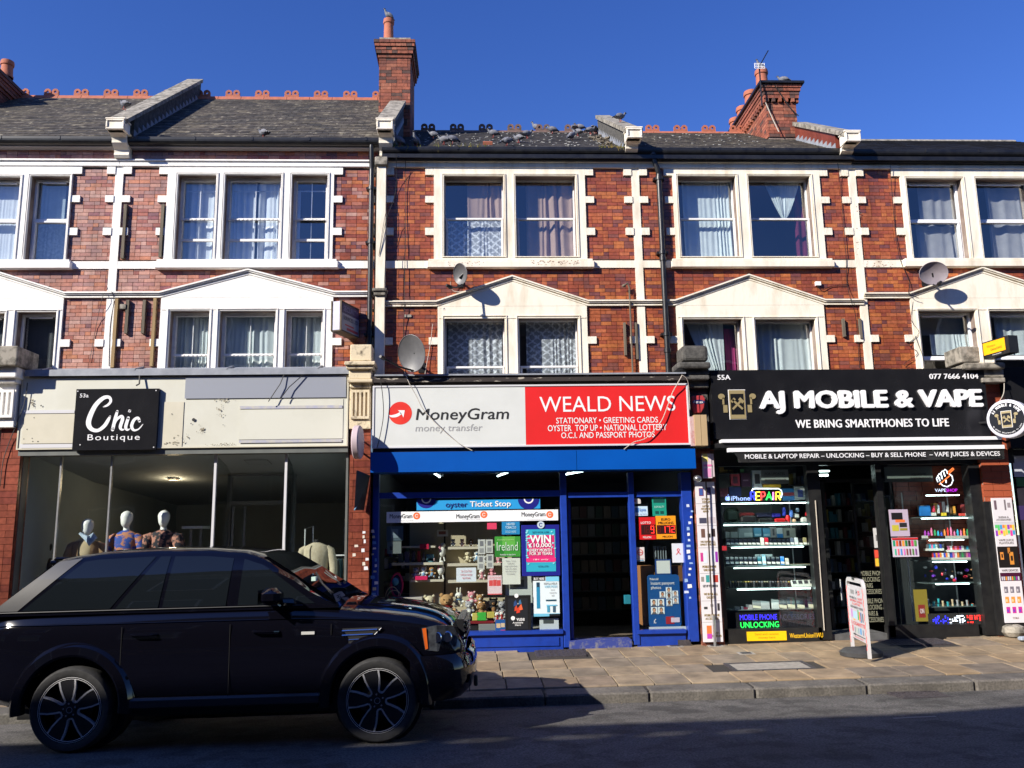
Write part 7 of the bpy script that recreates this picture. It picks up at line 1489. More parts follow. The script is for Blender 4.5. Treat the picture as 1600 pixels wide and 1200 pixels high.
# shelf 2 and 3: boxes behind, phones with price tags in front
for p, c, lb, c2 in (((1134,831,1140,840),(110,115,118), 'small grey box at the left end of the second lit shelf', None),((1142,831,1153,840),(120,128,132), 'grey box, second from the left on the second lit shelf', None),((1154,825,1176,840),(118,130,136), 'wide grey laptop stand box on the second lit shelf',((165,175,178),(.4,.1,1,.5))),((1178,825,1190,839),(80,150,185), 'sky blue box, left of two',((170,210,225),(.1,.1,.9,.35))),((1192,825,1204,839),(80,150,185), 'sky blue box, right of two',((170,210,225),(.1,.1,.9,.35))),((1203,823,1213,840),(140,135,135), 'grey box picturing earphones',((60,60,65),(.4,.2,.7,.8))),((1214,825,1223,840),(190,195,200), 'white and blue box picturing a black watch',((40,120,185),(0,0,1,.4))),((1224,825,1243,840),(150,148,140), 'wide grey box picturing a black phone stand',((40,40,42),(.25,.2,.5,.75)))): it(lb, p, c,.26,.05, c2=c2)
def phone(label, px, py, c, Y=.06, tagc=(215,215,205), grp='phones with price tags', w=7, h=14, tg=True):
 x_, z_ = F(px, py, Y); r = thing('phone', label, 'phone',(x_, Y, z_), grp); T = Matrix.Translation((x_, Y + .03, z_)) @ Matrix.Rotation(-.45,4, 'X') @ Matrix.Rotation(.12,4, 'Y'); s = 1/104
 MB(T).cbox((0,0, h*s*.5),(w*s*.85,.008, h*s), bev=.003).build('body', K(*c, ro=.2), r)
 if tg: MB(T).box(-w*s*.38, w*s*.38,-.008,-.0045, h*s*.12, h*s*.38).build('price_tag', K(*tagc), r)
cn = {(18,19,24): 'black',(22,26,42): 'navy'}
for i in range(20):
 px = 1139 + i*6.7; sp_c = {8: ((215,215,200), 'cream phone case next to the red one'),9: ((185,20,40), 'red phone case on the second lit shelf'),15: ((85,95,110), 'steel grey phone near the right end of the second lit shelf'),16: ((190,195,195), 'white phone near the right end of the second lit shelf'),18: ((150,140,105), 'gold phone at the right end of the second lit shelf')}
 if i in sp_c: phone(sp_c[i][1], px,852.5, sp_c[i][0])
 else: phone('black phone with a white price tag, %s from the left on the second lit shelf' % ORD[i], px,852.5,(16,17,22), h=12)
for i in range(17):
 px = 1138 + i*7.2; sp_c = {7: ((20,95,110), 'teal phone on the third lit shelf',16),8: ((150,195,215), 'tall pale blue phone on the third lit shelf',18),12: ((40,120,200), 'bright blue phone on the third lit shelf',15),13: ((190,185,170), 'white phone lying back on the third lit shelf',12)}
 if i in sp_c: phone(sp_c[i][1], px,883, sp_c[i][0], h=sp_c[i][2])
 elif i < 13: phone('dark blue phone with a white price tag, %s from the left on the third shelf' % ORD[i], px,883,(18,22,36))
it('long wooden display bar at the right of the third lit shelf',(1236,881,1276,884),(150,140,110),.08,.03); it('white strip lying behind the third lit shelf phones',(1180,866,1207,870),(215,222,222),.2,.02)
for i in range(24):
 px = 1141 + i*4.2; c = random.choice(((110,110,115),(60,62,66),(150,145,120),(170,150,70),(140,120,100),(90,90,95))); x_, z_ = F(px,918,.1 + .04*(i % 3)); m = MB(); m.lathe([(.001,0),(.018,0),(.018,.07),(.012,.075),(.012,.10),(.001,.10)],(x_,.1 + .04*(i % 3), z_), 'z',8); m.ell((x_,.1 + .04*(i % 3), z_ + .085),(.018,.018,.014),6,4,1)
 tag(m.build('ring_bottle', [K(50,52,56), K(*c)], None, smooth=True), 'small glittering glass jar, %s from the left on the fourth lit shelf' % ORD[i], 'jar', 'row of small glass jars on the fourth lit shelf')
wt = thing('watch_tray', 'white four slot watch tray at the right of the fourth lit shelf', 'tray',(fx(1260,918,.1),.1, fz(1260,918,.1))); T = Matrix.Translation((fx(1257,918,.1),.1, fz(1257,918,.1))) @ Matrix.Rotation(-.5,4, 'X'); MB(T).cbox((0,.0,.06),(.38,.03,.12), bev=.008).build('tray', K(200,205,195), wt)
for i in range(4): MB(T).box(-.17 + .09*i,-.11 + .09*i,-.0185,-.0155,.055,.11).build('watch_screen', K(35,36,40), wt)
for px, w_, h_, c, lb, tg in ((1153,9,5,(60,62,70), 'small grey box at the left of the lowest lit shelf',0),(1161,4,5,(190,190,190), 'small white box at the left of the lowest lit shelf',0),(1166,8,4,(170,30,50), 'small red box on the lowest lit shelf',0),(1172,11,8,(150,145,140), 'pale box behind the red one on the lowest lit shelf',0),(1184,15,15,(110,110,108), 'grey tablet box lying back on the lowest lit shelf',1),(1197,16,14,(150,152,150), 'light grey tablet box lying back on the lowest lit shelf',0),(1213,13,17,(175,178,175), 'white tablet box on the lowest lit shelf',0),(1225,14,19,(18,22,30), 'black tablet, first of three',1),(1238,14,21,(18,24,36), 'black tablet, second of three',1),(1253,14,20,(20,24,34), 'black tablet, third of three',1),(1272,17,21,(55,62,72), 'slate grey tablet box with a fruit logo',1),(1280,5,23,(40,120,170), 'thin blue folder at the right end of the lowest lit shelf',0)):
 phone(lb, px,952.5, c, Y=.14, w=w_*1.1, h=h_, grp='tablets and boxes on the lowest lit shelf', tg=bool(tg), tagc=(190,185,160))
# scrolling LED panel
lp = thing('led_text_panel', 'led panel reading MOBILE PHONE ACCESSORIES UNLOCKING & REPAIRS, half of it unlit', 'led sign',(fx(1215,970,-.05),-.05, fz(1215,982,-.05)))
a_ = RC(1150,956,1280,982,-.03); MB().box(a_[0], a_[2],-.045,-.03, a_[1], a_[3]).build('panel', K(16,16,22), lp)
text(lp, 'MOBILE PHONE', RC(1156,960,1214,968.5,-.047), led(60,50,255,2.0), Y=-.047); text(lp, 'ACCESSORIES', RC(1217,959.5,1273,968,-.047), K(70,66,95), Y=-.047); text(lp, 'UNLOCKING', RC(1157,971.5,1217,980.5,-.047), led(40,235,90,1.8), Y=-.047, bold=.01); text(lp, '& REPAIRS', RC(1222,970.5,1272,979,-.047), K(44,44,52), Y=-.047)
wy = thing('money_sticker', 'yellow sticker reading Send and receive money here on the black plinth', 'sticker',(fx(1198,993,-.13),-.125, fz(1198,1000,-.13))); a_ = RC(1167,986.5,1229,1001,-.124); MB().box(a_[0], a_[2],-.126,-.1225, a_[1], a_[3]).build('sheet', K(255,200,10), wy); text(wy, 'Send and receive\nmoney here', sub(a_,.2,.15,.8,.85), K(170,130,20), Y=-.127)
wu = thing('plinth_lettering', 'small yellow money transfer lettering on the black plinth right of the sticker', 'lettering',(fx(1260,992,-.13),-.124, fz(1260,996,-.13))); text(wu, 'WesternUnion\\\\WU', RC(1234,989,1286,996.5,-.124), K(250,200,40), Y=-.123, bold=.012)
# right window goods
vn = thing('vape_neon', 'neon hand holding a vape over the words VAPE SHOP', 'neon sign',(fx(1480,760,-.03),-.03, fz(1480,770,-.03)))
V = lambda x, y: (F(1350 + x/3.75,720 + y/3.75,-.04)[0],-.045, F(1350 + x/3.75,720 + y/3.75,-.04)[1])
for c, L in (((240,245,255),(((432,125),(424,105),(430,90),(440,98),(444,120)),((442,112),(432,90),(440,75),(452,84),(458,108)),((456,95),(448,72),(458,60),(468,70),(474,92)),((470,82),(464,62),(474,50),(484,60),(488,75)),((500,78),(515,90),(520,115),(510,140),(485,152),(460,145),(445,130)),((480,112),(480,130)))),((255,120,60),(((440,140),(498,90)),((448,132),(500,88)),((486,70),(520,42),(526,48),(494,78),(486,70))))):
 for s in L: MB().tube([V(*p) for p in s],.008,6).build('neon_line', led(*c,2.2), vn)
a_, b_ = V(415,182), V(478,163); text(vn, 'VAPE',(a_[0], a_[2], b_[0], b_[2]), led(230,235,255,1.6), Y=-.045, bold=.015); a_, b_ = V(481,182), V(545,163); text(vn, 'SHOP',(a_[0], a_[2], b_[0], b_[2]), led(200,40,215,1.8), Y=-.045, bold=.015)
poster('white sheet with black and yellow blocks on the vape window',(1390,796,1420,838),-.11, K(185,170,190),(((.12,.62,.7,.88), K(25,25,28)),((.3,.52,.8,.62), K(235,120,60)),((.1,.2,.45,.42), K(190,180,60)),((.5,.34,.88,.50), K(40,40,40)),((.5,.22,.88,.30), K(150,140,50))),(), 'poster')
poster('white poster with two rows of coloured vape bottles on the vape window',(1394,840,1435,870),-.11, K(205,195,210), tuple(((.04 + .115*i,.55,.13 + .115*i,.85), K(*[(30,150,110),(220,90,50),(120,50,40),(235,150,60),(40,120,60),(60,40,30),(210,60,120),(90,160,70)][i])) for i in range(8)) + tuple(((.08 + .11*i,.1,.13 + .11*i,.42), K(*[(60,190,150),(240,100,120),(80,150,220),(230,120,200),(150,70,60),(120,60,80),(90,140,60),(140,80,150)][i])) for i in range(8)) + (((.0,.90,1,.99), K(200,40,40)),),(), 'poster')
for i in range(10):
 p = [(1438,790,1454,806),(1455,801,1463,806),(1466,789,1468,802),(1458,790,1461,800),(1472,801,1479,806),(1491,791,1493,802),(1500,802,1508,806),(1509,802,1515,806),(1480,790,1482,800),(1486,794,1487,802)][i]; c = [(35,110,180),(215,215,210),(200,205,205),(205,60,80),(230,200,60),(220,150,60),(225,80,70),(230,230,225),(190,190,190),(120,90,60)][i]
 it(['blue and white vape display box', 'white tag block', 'silver vape pen, tallest', 'red vape pen', 'yellow tag block', 'orange vape pen', 'red tag block', 'white tag block near the right end', 'second silver vape pen', 'thin brown vape pen'][i] + ' on the first vape shelf', p, c,.15,.04, 'vape box', grp='goods on the first vape shelf')
rndc = ((200,50,50),(60,80,190),(50,160,190),(220,220,215),(160,60,170),(90,90,95),(230,130,60),(60,150,90),(210,110,150))
for i in range(15):
 px = 1446 + i*5.1; c = random.choice(rndc); x_, z_ = F(px,837,.14); h_ = U(.06,.14); m = MB(); m.lathe([(.001,0),(.016,0),(.016, h_*.7),(.009, h_*.75),(.007, h_),(.001, h_)],(x_,.14, z_), 'z',8); tag(m.build('vape_bottle', K(*c), None, smooth=True), 'small coloured vape tank, %s from the left on the second vape shelf' % ORD[i], 'vape', 'vape tanks on the second vape shelf')
it('long white tag rail at the edge of the second vape shelf',(1478,837,1524,841),(190,185,175),.08,.02); it('short white tag rail at the left of the second vape shelf',(1441,837,1450,841),(200,200,195),.08,.02)
for (x0_, x1_, y0_, y1_, n_, lb) in ((1448,1475,850,858,8, 'upper left tray'),(1481,1517,853,860,10, 'upper right tray'),(1456,1484,864,872,9, 'lower left tray'),(1485,1527,862,872,12, 'lower right tray')):
 a_ = RC(x0_, y1_ - 1, x1_, y1_ + 2.5,.10); r = thing('vape_tray', 'white tray of bright disposable vapes on the third vape shelf, ' + lb, 'tray',(a_[0],.1, a_[1]), 'trays of disposable vapes'); MB().box(a_[0], a_[2],.10,.2, a_[1], a_[3]).build('tray', K(200,198,190), r)
 for i in range(n_):
  b_ = RC(x0_ + (x1_ - x0_)*i/n_ + .3, y0_, x0_ + (x1_ - x0_)*(i + 1)/n_ - .3, y1_,.12); MB().box(b_[0], b_[2],.12,.15, b_[1], b_[3]).build('vape_stick', K(*random.choice(rndc)), r)
m = MB(); MB_ = []
for i in range(26):
 px, py = 1448 + i*3.1, U(886,908); x_, z_ = F(px, py, U(.1,.3)); c = random.choice(((50,60,190),(200,40,60),(120,60,190),(180,180,185),(60,60,70),(150,110,80))); o = MB().ell((x_, U(.1,.3), z_),(U(.014,.04),.02, U(.014,.03)),7,5).build('grinder', K(*c, ro=.2), None, smooth=True); tag(o, 'small shiny metal smoking gadget, %s from the left on the fourth vape shelf' % ORD[i], 'gadget', 'gadgets crowded on the fourth vape shelf')
for i in range(22):
 px = 1451 + i*3.8; x_, z_ = F(px,948,.15); h_ = U(.04,.12); c = random.choice(((200,200,200),(60,110,190),(220,120,80),(150,150,155),(60,160,170),(190,170,140))); tag(MB().lathe([(.001,0),(.02,0),(.012, h_*.5),(.018, h_),(.001, h_)],(x_,.15 + .05*(i % 2), z_), 'z',8).build('glass_pipe', K(*c, ro=.2), None, smooth=True), 'small glass piece, %s from the left on the lowest vape shelf' % ORD[i], 'glass pipe', 'glass pieces on the lowest vape shelf')
yb = poster('yellow ochre card with a dark red patch leaning at the vape window corner',(1429,921,1450,971),-.03, K(150,130,50),(((.25,.12,.75,.52), K(150,50,45)),),(('ON',(.35,.25,.65,.4), K(225,200,200),.04),), 'card', 'card')
l2 = thing('led_scroll_panel', 'grey led panel with broken blue, white and red words under the vape shelves', 'led sign',(fx(1498,970,-.03),-.03, fz(1498,976,-.03))); a_ = RC(1450,958,1548,976,-.03); a_ = (a_[0], a_[1], v1, a_[3]); MB().box(a_[0], a_[2],-.045,-.03, a_[1], a_[3]).build('panel', K(52,50,50), l2)
for i,(x0_, x1_, c) in enumerate(((.03,.36,(50,50,255)),(.38,.66,(235,240,255)),(.70,.98,(235,50,45)))):
 m = MB()
 for rr in range(5):
  x = x0_
  while x < x1_:
   if rnd() < .55: w_ = random.choice((.02,.035,.06)); b_ = sub(a_, x,.16 + rr*.14, min(x1_, x + w_),.25 + rr*.14); m.box(b_[0], b_[2],-.048,-.0455, b_[1], b_[3])
   x += .045
 m.build('led_pixels', led(*c,2.4), l2, kind='stuff')
# white banners each side
def banner(label, c0, c1, Y, panels, nm='banner'):
 """c0 = top px box corners (x0,x1,y), c1 = bottom"""
 (xa, xb, ya),(xc, xd, yc) = c0, c1; x0_, x1_ = (fx(xa, ya, Y) + fx(xc, yc, Y))/2,(fx(xb, ya, Y) + fx(xd, yc, Y))/2; z1_, z0_ = fz((xa + xb)/2, ya, Y), fz((xc + xd)/2, yc, Y)
 r = thing(nm, label, 'banner',((x0_ + x1_)/2, Y, z0_)); MB().box(x0_, x1_, Y, Y + .02, z0_, z1_).build('board', K(222,218,222), r); R_ = (x0_, z0_, x1_, z1_)
 for p in panels:
  if p[0] == 't': text(r, p[1], sub(R_,*p[2]), K(150,125,50) if len(p) < 4 else p[3], Y=Y - .002, bold=.02)
  else: flat(r, 'picture', sub(R_,*p[1]), Y - .0005 - .0005*(p[3] if len(p) > 3 else 0), K(*p[2]),.001)
 return r
T_ = 't'; P_ = 'p'
lbn = [(T_, 'SCREEN\nREPAIR',(.3,.865,.75,.895)),(T_, 'LAPTOP\nMACBOOK\nREPAIR',(.25,.805,.72,.85)),(T_, 'WE REPAIR ALL\nSMART PHONES',(.1,.595,.9,.625)),(T_, 'MOBILE PHONE\nUNLOCKING',(.15,.435,.85,.47)),(T_, 'GET UP TO £200 FOR',(.12,.335,.88,.35), K(60,60,60)),(T_, 'WE BUY & SELL\nGADGETS',(.15,.265,.85,.30)),(T_, 'MOBILE PHONE\nACCESSORIES',(.12,.135,.88,.17)),(T_, 'LATEST\nSMARTPHONES',(.45,.03,.92,.06))]
for z in (.86 - .0,.72,.58,.42,.25,.12): lbn.append((P_,(.0, z,1, z + .0015),(120,118,120)))
lbn += [(P_,(.18,.91,.42,.96),(120,50,90)),(P_,(.21,.915,.38,.955),(60,90,160),1),(P_,(.6,.915,.8,.965),(60,50,90)),(P_,(.12,.735,.5,.77),(70,70,90)),(P_,(.55,.735,.95,.775),(200,190,195)),(P_,(.18,.645,.38,.70),(110,80,70)),(P_,(.5,.645,.66,.67),(50,50,50)),(P_,(.7,.65,.9,.70),(60,45,45)),(P_,(.08,.495,.22,.55),(200,60,140)),(P_,(.24,.485,.42,.56),(215,225,235),1),(P_,(.66,.49,.84,.56),(215,220,230),1),(P_,(.84,.49,.97,.555),(150,50,170)),(P_,(.3,.365,.48,.41),(60,150,150)),(P_,(.66,.365,.92,.41),(180,60,50)),(P_,(.05,.37,.2,.40),(150,145,140)),(P_,(.12,.20,.3,.215),(60,60,60)),(P_,(.45,.215,.6,.23),(150,150,155)),(P_,(.8,.19,.92,.235),(50,45,50)),(P_,(.2,.02,.45,.10),(235,120,60)),(P_,(.2,.02,.45,.05),(190,70,180),1)]
bl_ = banner('tall white banner of phone repair pictures on the pier left of the phone shop',(1085,1112,753),(1100,1134,1003),-.20, lbn)
cb = MB().tube([(fx(1103,753,-.26),-.26, fz(1103,753,-.26)),(fx(1108,860,-.25),-.25, fz(1108,860,-.25)),(fx(1113,960,-.25),-.25, fz(1113,960,-.25))],.011,6).build('pipe', K(60,45,35)); tag(cb, 'thin brown pipe running down in front of the tall white banner', 'pipe')
MB().tube([(fx(1115,962,-.25),-.25, fz(1115,962,-.25)),(fx(1117,1003,-.25),-.25,.04)],.02,6).build('pipe_foot', alum, cb)
rbn_ = [(P_,(.1,.905,.22,.98),(110,90,100)),(P_,(.6,.90,.68,.985),(120,110,115)),(P_,(.75,.92,.9,.96),(150,140,145)),(T_, 'SHISHA &\nACCESSORIES',(.12,.815,.85,.85), K(120,110,110)),(P_,(0,.80,1,.802),(150,145,150)),(P_,(.0,.70,1,.795),(200,200,205))]
for i in range(16): rbn_.append((P_,(.02 + .12*(i % 8),.69 + .045*(i // 8) + .01*(i % 3),.13 + .12*(i % 8),.735 + .045*(i // 8)), random.choice(((230,60,160),(90,200,110),(240,130,60),(150,60,190),(60,160,210),(240,200,70))),1 + i % 3))
rbn_ += [(T_, 'VAPE JUICE\nFLAVOURS',(.12,.625,.85,.665), K(120,110,110)),(P_,(0,.435,1,.605),(28,22,18)),(P_,(.12,.50,.28,.56),(220,140,60),1),(P_,(.17,.515,.24,.545),(28,22,18),2),(P_,(.5,.55,.62,.595),(190,120,50),1),(P_,(.56,.46,.76,.56),(215,140,55),1),(P_,(.61,.49,.72,.53),(40,28,20),2),(T_, 'VAPE DEVICES',(.1,.405,.9,.422), K(90,80,80)),(P_,(0,.33,1,.395),(70,15,45))]
for i in range(9): rbn_.append((P_,(.05 + .1*i,.335,.12 + .1*i,.365), random.choice(((60,150,90),(230,150,60),(200,200,210),(150,50,160))),1))
for r_ in range(3):
 for c_ in range(3): rbn_.append((P_,(.12 + .29*c_,.235 - .08*r_,.30 + .29*c_,.285 - .08*r_),((120,115,125),(235,150,70),(200,50,150))[r_])); rbn_.append((P_,(.15 + .29*c_,.245 - .08*r_,.22 + .29*c_,.265 - .08*r_),((200,195,200),(250,210,160),(90,70,190))[r_],1))
rbn_.append((T_, 'COILS',(.38,.03,.66,.045), K(150,110,110)))
banner('tall white vape banner at the right picture edge',(1549,1578,778),(1571,1606,973),-.24, rbn_)
for px, y0, y1, lb in ((1131,853,860, 'small red square tag on the post left of the phone shelves'),(1545,836,842, 'small red square tag on the black post right of the vape window')): a_ = RC(px - 3.5, y0, px + 3.5, y1,-.14); tag(MB().box(a_[0], a_[2],-.17,-.165, a_[1], a_[3]).build('tag', K(170,40,50)), lb, 'tag')
# round projecting sign, yellow money sign
rs = thing('round_sign', 'round black faced white rimmed sign projecting at the right edge', 'sign',(fx(1572,653,-.8),-.8, fz(1572,653,-.8)))
c_ = F(1573,654,-.85); T = Matrix.Translation((c_[0],-.85, c_[1])) @ Matrix.Rotation(math.radians(-52),4, 'Z'); R = .285
m = MB(T); m.lathe([(.001,-.0),(R*.9,-.0),(R,.02),(R,.18),(R*.9,.2),(.001,.2)],(0,0,0), 'y',36); m.build('case', mat('lilac_white_case',(.60,.60,.68), None, ro=.4), rs, smooth=True)
m = MB(T); m.add([(R*.84*math.cos(i*math.pi/18),-.003, R*.84*math.sin(i*math.pi/18)) for i in range(36)], [tuple(range(36))]); m.build('black_face', blkgloss, rs); phone_logo(rs, T @ Matrix.Translation((0,-.004,-.01)),.24,.006)
for s_, a0, a1, rr, hh in (('AJ MOBILE & VAPE',155,25,.205,.040),('WE BRING SMARTPHONES TO LIFE',205,335,.215,.016)):
 n_ = len(s_); 
 for i, ch in enumerate(s_):
  if ch == ' ': continue
  t = math.radians(a0 + (a1 - a0)*(i + .5)/n_); up_ = (a1 < a0); rd_ = Vector((math.cos(t),0, math.sin(t))); v_ = rd_ if up_ else -rd_; u3 = Vector((v_.z,0,-v_.x)); M3 = T.to_3x3()
  w_ = hh*(.35 if ch in 'IJ' else .62); O3 = T @ (rd_*rr + Vector((0,-.005,0))); text(rs, ch,(-w_/2,-hh/2, w_/2, hh/2), whitel, fr=(O3, M3 @ u3, M3 @ v_), bold=.03, ext=.0003)
m = MB(); m.tube([T @ Vector((-.05,.2,0)),(c_[0] - .35,-.1, c_[1])],.02,6); m.build('bracket', black, rs)
wz = thing('yellow_box_sign', 'black box sign with a yellow face jutting over the stone cap', 'sign',(fx(1560,540,-.6),-.6, fz(1560,550,-.6)))
c_ = F(1535,556,-.45); u_ = Vector((.50,-.40,.0)); A = Vector((*[F(1537,562,-.42)[0]],-.42, F(1537,562,-.42)[1])); B = Vector((F(1578,549,-.95)[0],-.95, F(1578,549,-.95)[1])); B.z = A.z + .0; 
At = fz(1536,536,-.42); u_ = (B - A).normalized(); H_ = At - A.z; wd = (B - A).length; nn = u_.cross(Vector((0,0,1))); T = Matrix(((u_.x,-nn.x,0, A.x),(u_.y,-nn.y,0, A.y),(u_.z,-nn.z,1, A.z),(0,0,0,1)))
m = MB(T); m.box(0, wd,0,.16,0, H_); m.build('box', blkframe, wz); m = MB(T); m.box(.02, wd*.86,-.004,-.0005, H_*.22, H_*.93); m.build('yellow_face', K(255,180,15), wz)
fr3 = (T @ Vector((0,-.0045,0)), u_, Vector((0,0,1))); text(wz, 'Western',(wd*.18, H_*.60, wd*.50, H_*.74), K(70,55,20), fr=fr3); text(wz, 'Union\\\\WU',(wd*.32, H_*.38, wd*.74, H_*.52), K(70,55,20), fr=fr3, bold=.02); text(wz, 'moneytransfer',(wd*.36, H_*.08, wd*.70, H_*.16), white, fr=(T @ Vector((0,-.002,0)), u_, Vector((0,0,1))), bold=.02)
# next shop to the right, black
sn = thing('corner_shopfront', 'dark neighbouring shop front at the right picture edge', 'shop front',(9.4,0,0)); a_ = RC(1572,573,1700,700,-.3); MB().box(a_[0],12,-.3,0, a_[1], a_[3]).build('fascia', blkgloss, sn); MB().box(a_[0] + .15,12,-.1,-.02,.0, a_[1] - .002).build('front', mat('dark_front',(.02,.02,.024),(.035,.03,.04),4,.2), sn)
for p, c in (((1583,712,1620,745),(185,190,200)),((1588,746,1620,760),(60,110,60)),((1590,790,1620,812),(60,45,90))): flat(sn, 'window_print', RC(*p,-.1),-.1, K(*c),.002)
hb_ = MB(); x_, z_ = F(1588,995,-.3); 
tag(MB().lathe([(.001,0),(.13,0),(.17,.06),(.15,.14),(.08,.17),(.001,.16)],(x_,-.25, basez(x_)), 'z',14).build('stone_bollard_base', stone_old, None, smooth=True), 'broken pale stone base at the foot of the right banner', 'stone')
# left neighbour beyond the fluted pier
ln = thing('left_shopfront', 'neighbouring shop front beyond the fluted pier at the left edge', 'shop front',(-9,0,0)); MB().box(-12, fx(-16,640,-.3),-.3,0,2.9,4.0).build('fascia', cream2, ln); MB().box(-12, fx(-14,800,-.1),-.1,-.02,0,2.899).build('front', dark, ln)
# ================================================================= swing sign on the pavement
sw = thing('pavement_sign', 'white swing sign with a red chequered edge and a black rubber base on the paving', 'pavement sign',(5.27,-1.25,0))
A = G(1333,1024,-.02); B = G(1361,1042,-.03); mid = ((A[0] + B[0])/2,(A[1] + B[1])/2); mz = pavz(*mid)
u_ = Vector((B[0] - A[0], B[1] - A[1],0)); W_2 = u_.length; u_.normalize(); nn = Vector((u_.y,-u_.x,0))
T = Matrix(((u_.x,-nn.x,0, mid[0]),(u_.y,-nn.y,0, mid[1]),(0,0,1, mz),(0,0,0,1))); W_2 = max(W_2,.52); hw = W_2/2; Ht = 1.02
def arch(w, h, z0, r, n=6): 
 p = [(-w, z0),(w, z0)]
 for i in range(n + 1): t = math.pi/2*i/n; p.append((w - r + r*math.cos(t), h - r + r*math.sin(t)))
 for i in range(n + 1): t = math.pi/2 + math.pi/2*i/n; p.append((-w + r + r*math.cos(t), h - r + r*math.sin(t)))
 return p
def strap(w0, w1, z0, h, r, y0, y1, mb):
 o = arch(w0, h, z0, r)[1:] + [(-w0, z0)]; i = arch(w1, h - (w0 - w1), z0, max(.01, r - (w0 - w1)))[1:] + [(-w1, z0)]; n = len(o)
 vs = [(p[0], y0, p[1]) for p in o] + [(p[0], y0, p[1]) for p in i] + [(p[0], y1, p[1]) for p in o] + [(p[0], y1, p[1]) for p in i]; fs = []
 for k in range(n - 1): fs += [(k, k + 1, n + k + 1, n + k),(2*n + k,3*n + k,3*n + k + 1,2*n + k + 1),(k + 1, k,2*n + k,2*n + k + 1),(n + k, n + k + 1,3*n + k + 1,3*n + k)]
 mb.add(vs, fs)
m = MB(T); strap(hw, hw - .055,.02, Ht,.14,-.02,.02, m); m.build('frame', K(190,188,190), sw)
m = MB(T)
for k in range(17):
 z = .12 + k*.046
 for q in (-1,1):
  o_ = .0 if k % 2 else .028; xx = q*(hw - .002) - q*o_; m.box(min(xx, xx - q*.025), max(xx, xx - q*.025),-.0215,-.0203, z, z + .042)
m.build('red_check', K(235,70,60), sw)
m = MB(T); m.prism(arch(hw - .075, Ht - .10,.20,.06),-.008,.008); m.build('panel', K(192,190,195), sw)
fr4 = (T @ Vector((0,-.0085,0)), u_, Vector((0,0,1))); w_ = hw - .09
def swt(s, x0, z0, x1, z1, c, b=.02): text(sw, s,(x0*w_, z0, x1*w_, z1), K(*c), fr=fr4, bold=b)
swt('A',.05,.81,.25,.87,(30,30,32),.05); swt('JS',.3,.79,.6,.86,(225,60,60),.05); swt('MOBILE &',-.9,.735,.1,.765,(40,40,45)); swt('VAPE',.25,.735,.85,.765,(225,70,70)); swt('BROKEN SCREEN\n& LAPTOPS',-.85,.655,.85,.725,(225,70,75)); swt('REPAIRED HERE',-.85,.61,.9,.64,(40,40,45)); swt('E-CIGARETTE',-.9,.385,.95,.43,(215,50,55),.04)
swt('SALES HERE',-.6,.215,.6,.235,(225,90,90))
m = MB(T); cols_ = []
for i,(x, z, a, h, c) in enumerate(((-.85,.48,.2,.11,(190,130,200)),(-.55,.47,.5,.10,(170,205,230)),(.1,.47,.13,.13,(60,170,90)),(.28,.46,.13,.12,(235,120,60)),(.45,.45,.15,.13,(60,120,170)),(.7,.46,.13,.11,(90,90,95)),(-.6,.445,.3,.02,(230,170,90)),(-.85,.29,.15,.08,(200,70,90)),(-.5,.285,.1,.07,(120,120,125)),(-.25,.285,.1,.07,(160,190,170)),(.0,.285,.1,.07,(90,150,160)),(.25,.285,.2,.08,(70,150,210)),(.6,.285,.15,.07,(120,130,150)),(-.7,.80,.5,.055,(140,140,142)))): cols_.append(K(*c)); m.box(x*w_,(x + a)*w_,-.0098,-.0085 - .00002*i, z, z + h, i)
m.build('printed_pictures', cols_, sw)
m = MB(T); m.box(-.45*w_,.9*w_,-.0099,-.0085,.25,.262); m.add([(-.8*w_,-.0099,.256),(-.45*w_,-.0099,.236),(-.45*w_,-.0099,.276)], [(0,1,2)]); m.build('arrow', K(25,25,28), sw)
m = MB(T); m.lathe([(.001,.0),(.27,.0),(.275,.05),(.22,.09),(.10,.105),(.001,.105)],(0,.0,0), 'z',28); m.v = [tuple(v) for v in m.v]; b_ = m.build('rubber_base', mat('rubber',(.03,.03,.032),(.045,.045,.047),10,.7), sw, smooth=True)
m = MB(T); m.box(-.06,.06,-.03,.03, Ht - .02, Ht + .012); m.build('top_clip', K(50,48,48), sw)
# litter
def lit(label, px, py, c, s=.05, cat='litter', z=None, name='litter'):
 z = -.2 if z is None else z; x_, y_ = G(px, py, z); m = MB(Matrix.Translation((x_, y_, z)) @ Matrix.Rotation(U(0,3),4, 'Z')); m.grid(lambda u, v: ((u - .5)*s*2,(v - .5)*s,.012*rnd() + .004 + (.35*s*math.sin(u*5 + v*3))*.5),5,4); tag(m.build(name, K(*c)), label, cat, 'litter in the gutter')
lit('crumpled white paper cup in the gutter right of the car shadow',1067,1091,(235,235,235),.06); lit('small white scrap on the asphalt by the car shadow tip',951,1121,(225,225,225),.02, z=-.17); lit('orange scrap at the kerb joint in the gutter',1211,1089,(215,110,60),.03); lit('pale flat wrapper in the gutter, longest one',1272,1087,(190,175,140),.07); lit('grey crushed can in the gutter below the swing sign',1377,1082,(140,135,130),.06); lit('white scrap in the gutter right of the crushed can',1401,1083,(210,210,205),.04); lit('white flat paper on the drain',1426,1084,(220,220,215),.05); lit('white scraps lying on the asphalt below the drain',1374,1116,(215,215,215),.05, z=-.16); lit('pale leaf litter in the gutter near the right edge',1575,1081,(200,190,185),.04); lit('two tiny white scraps in the gutter',1331,1090,(210,210,210),.03); lit('tan wrapper at the kerb foot near the car shadow',975,1101,(190,160,110),.05); lit('cluster of tiny scraps left of the drain',1358,1089,(200,185,160),.04)
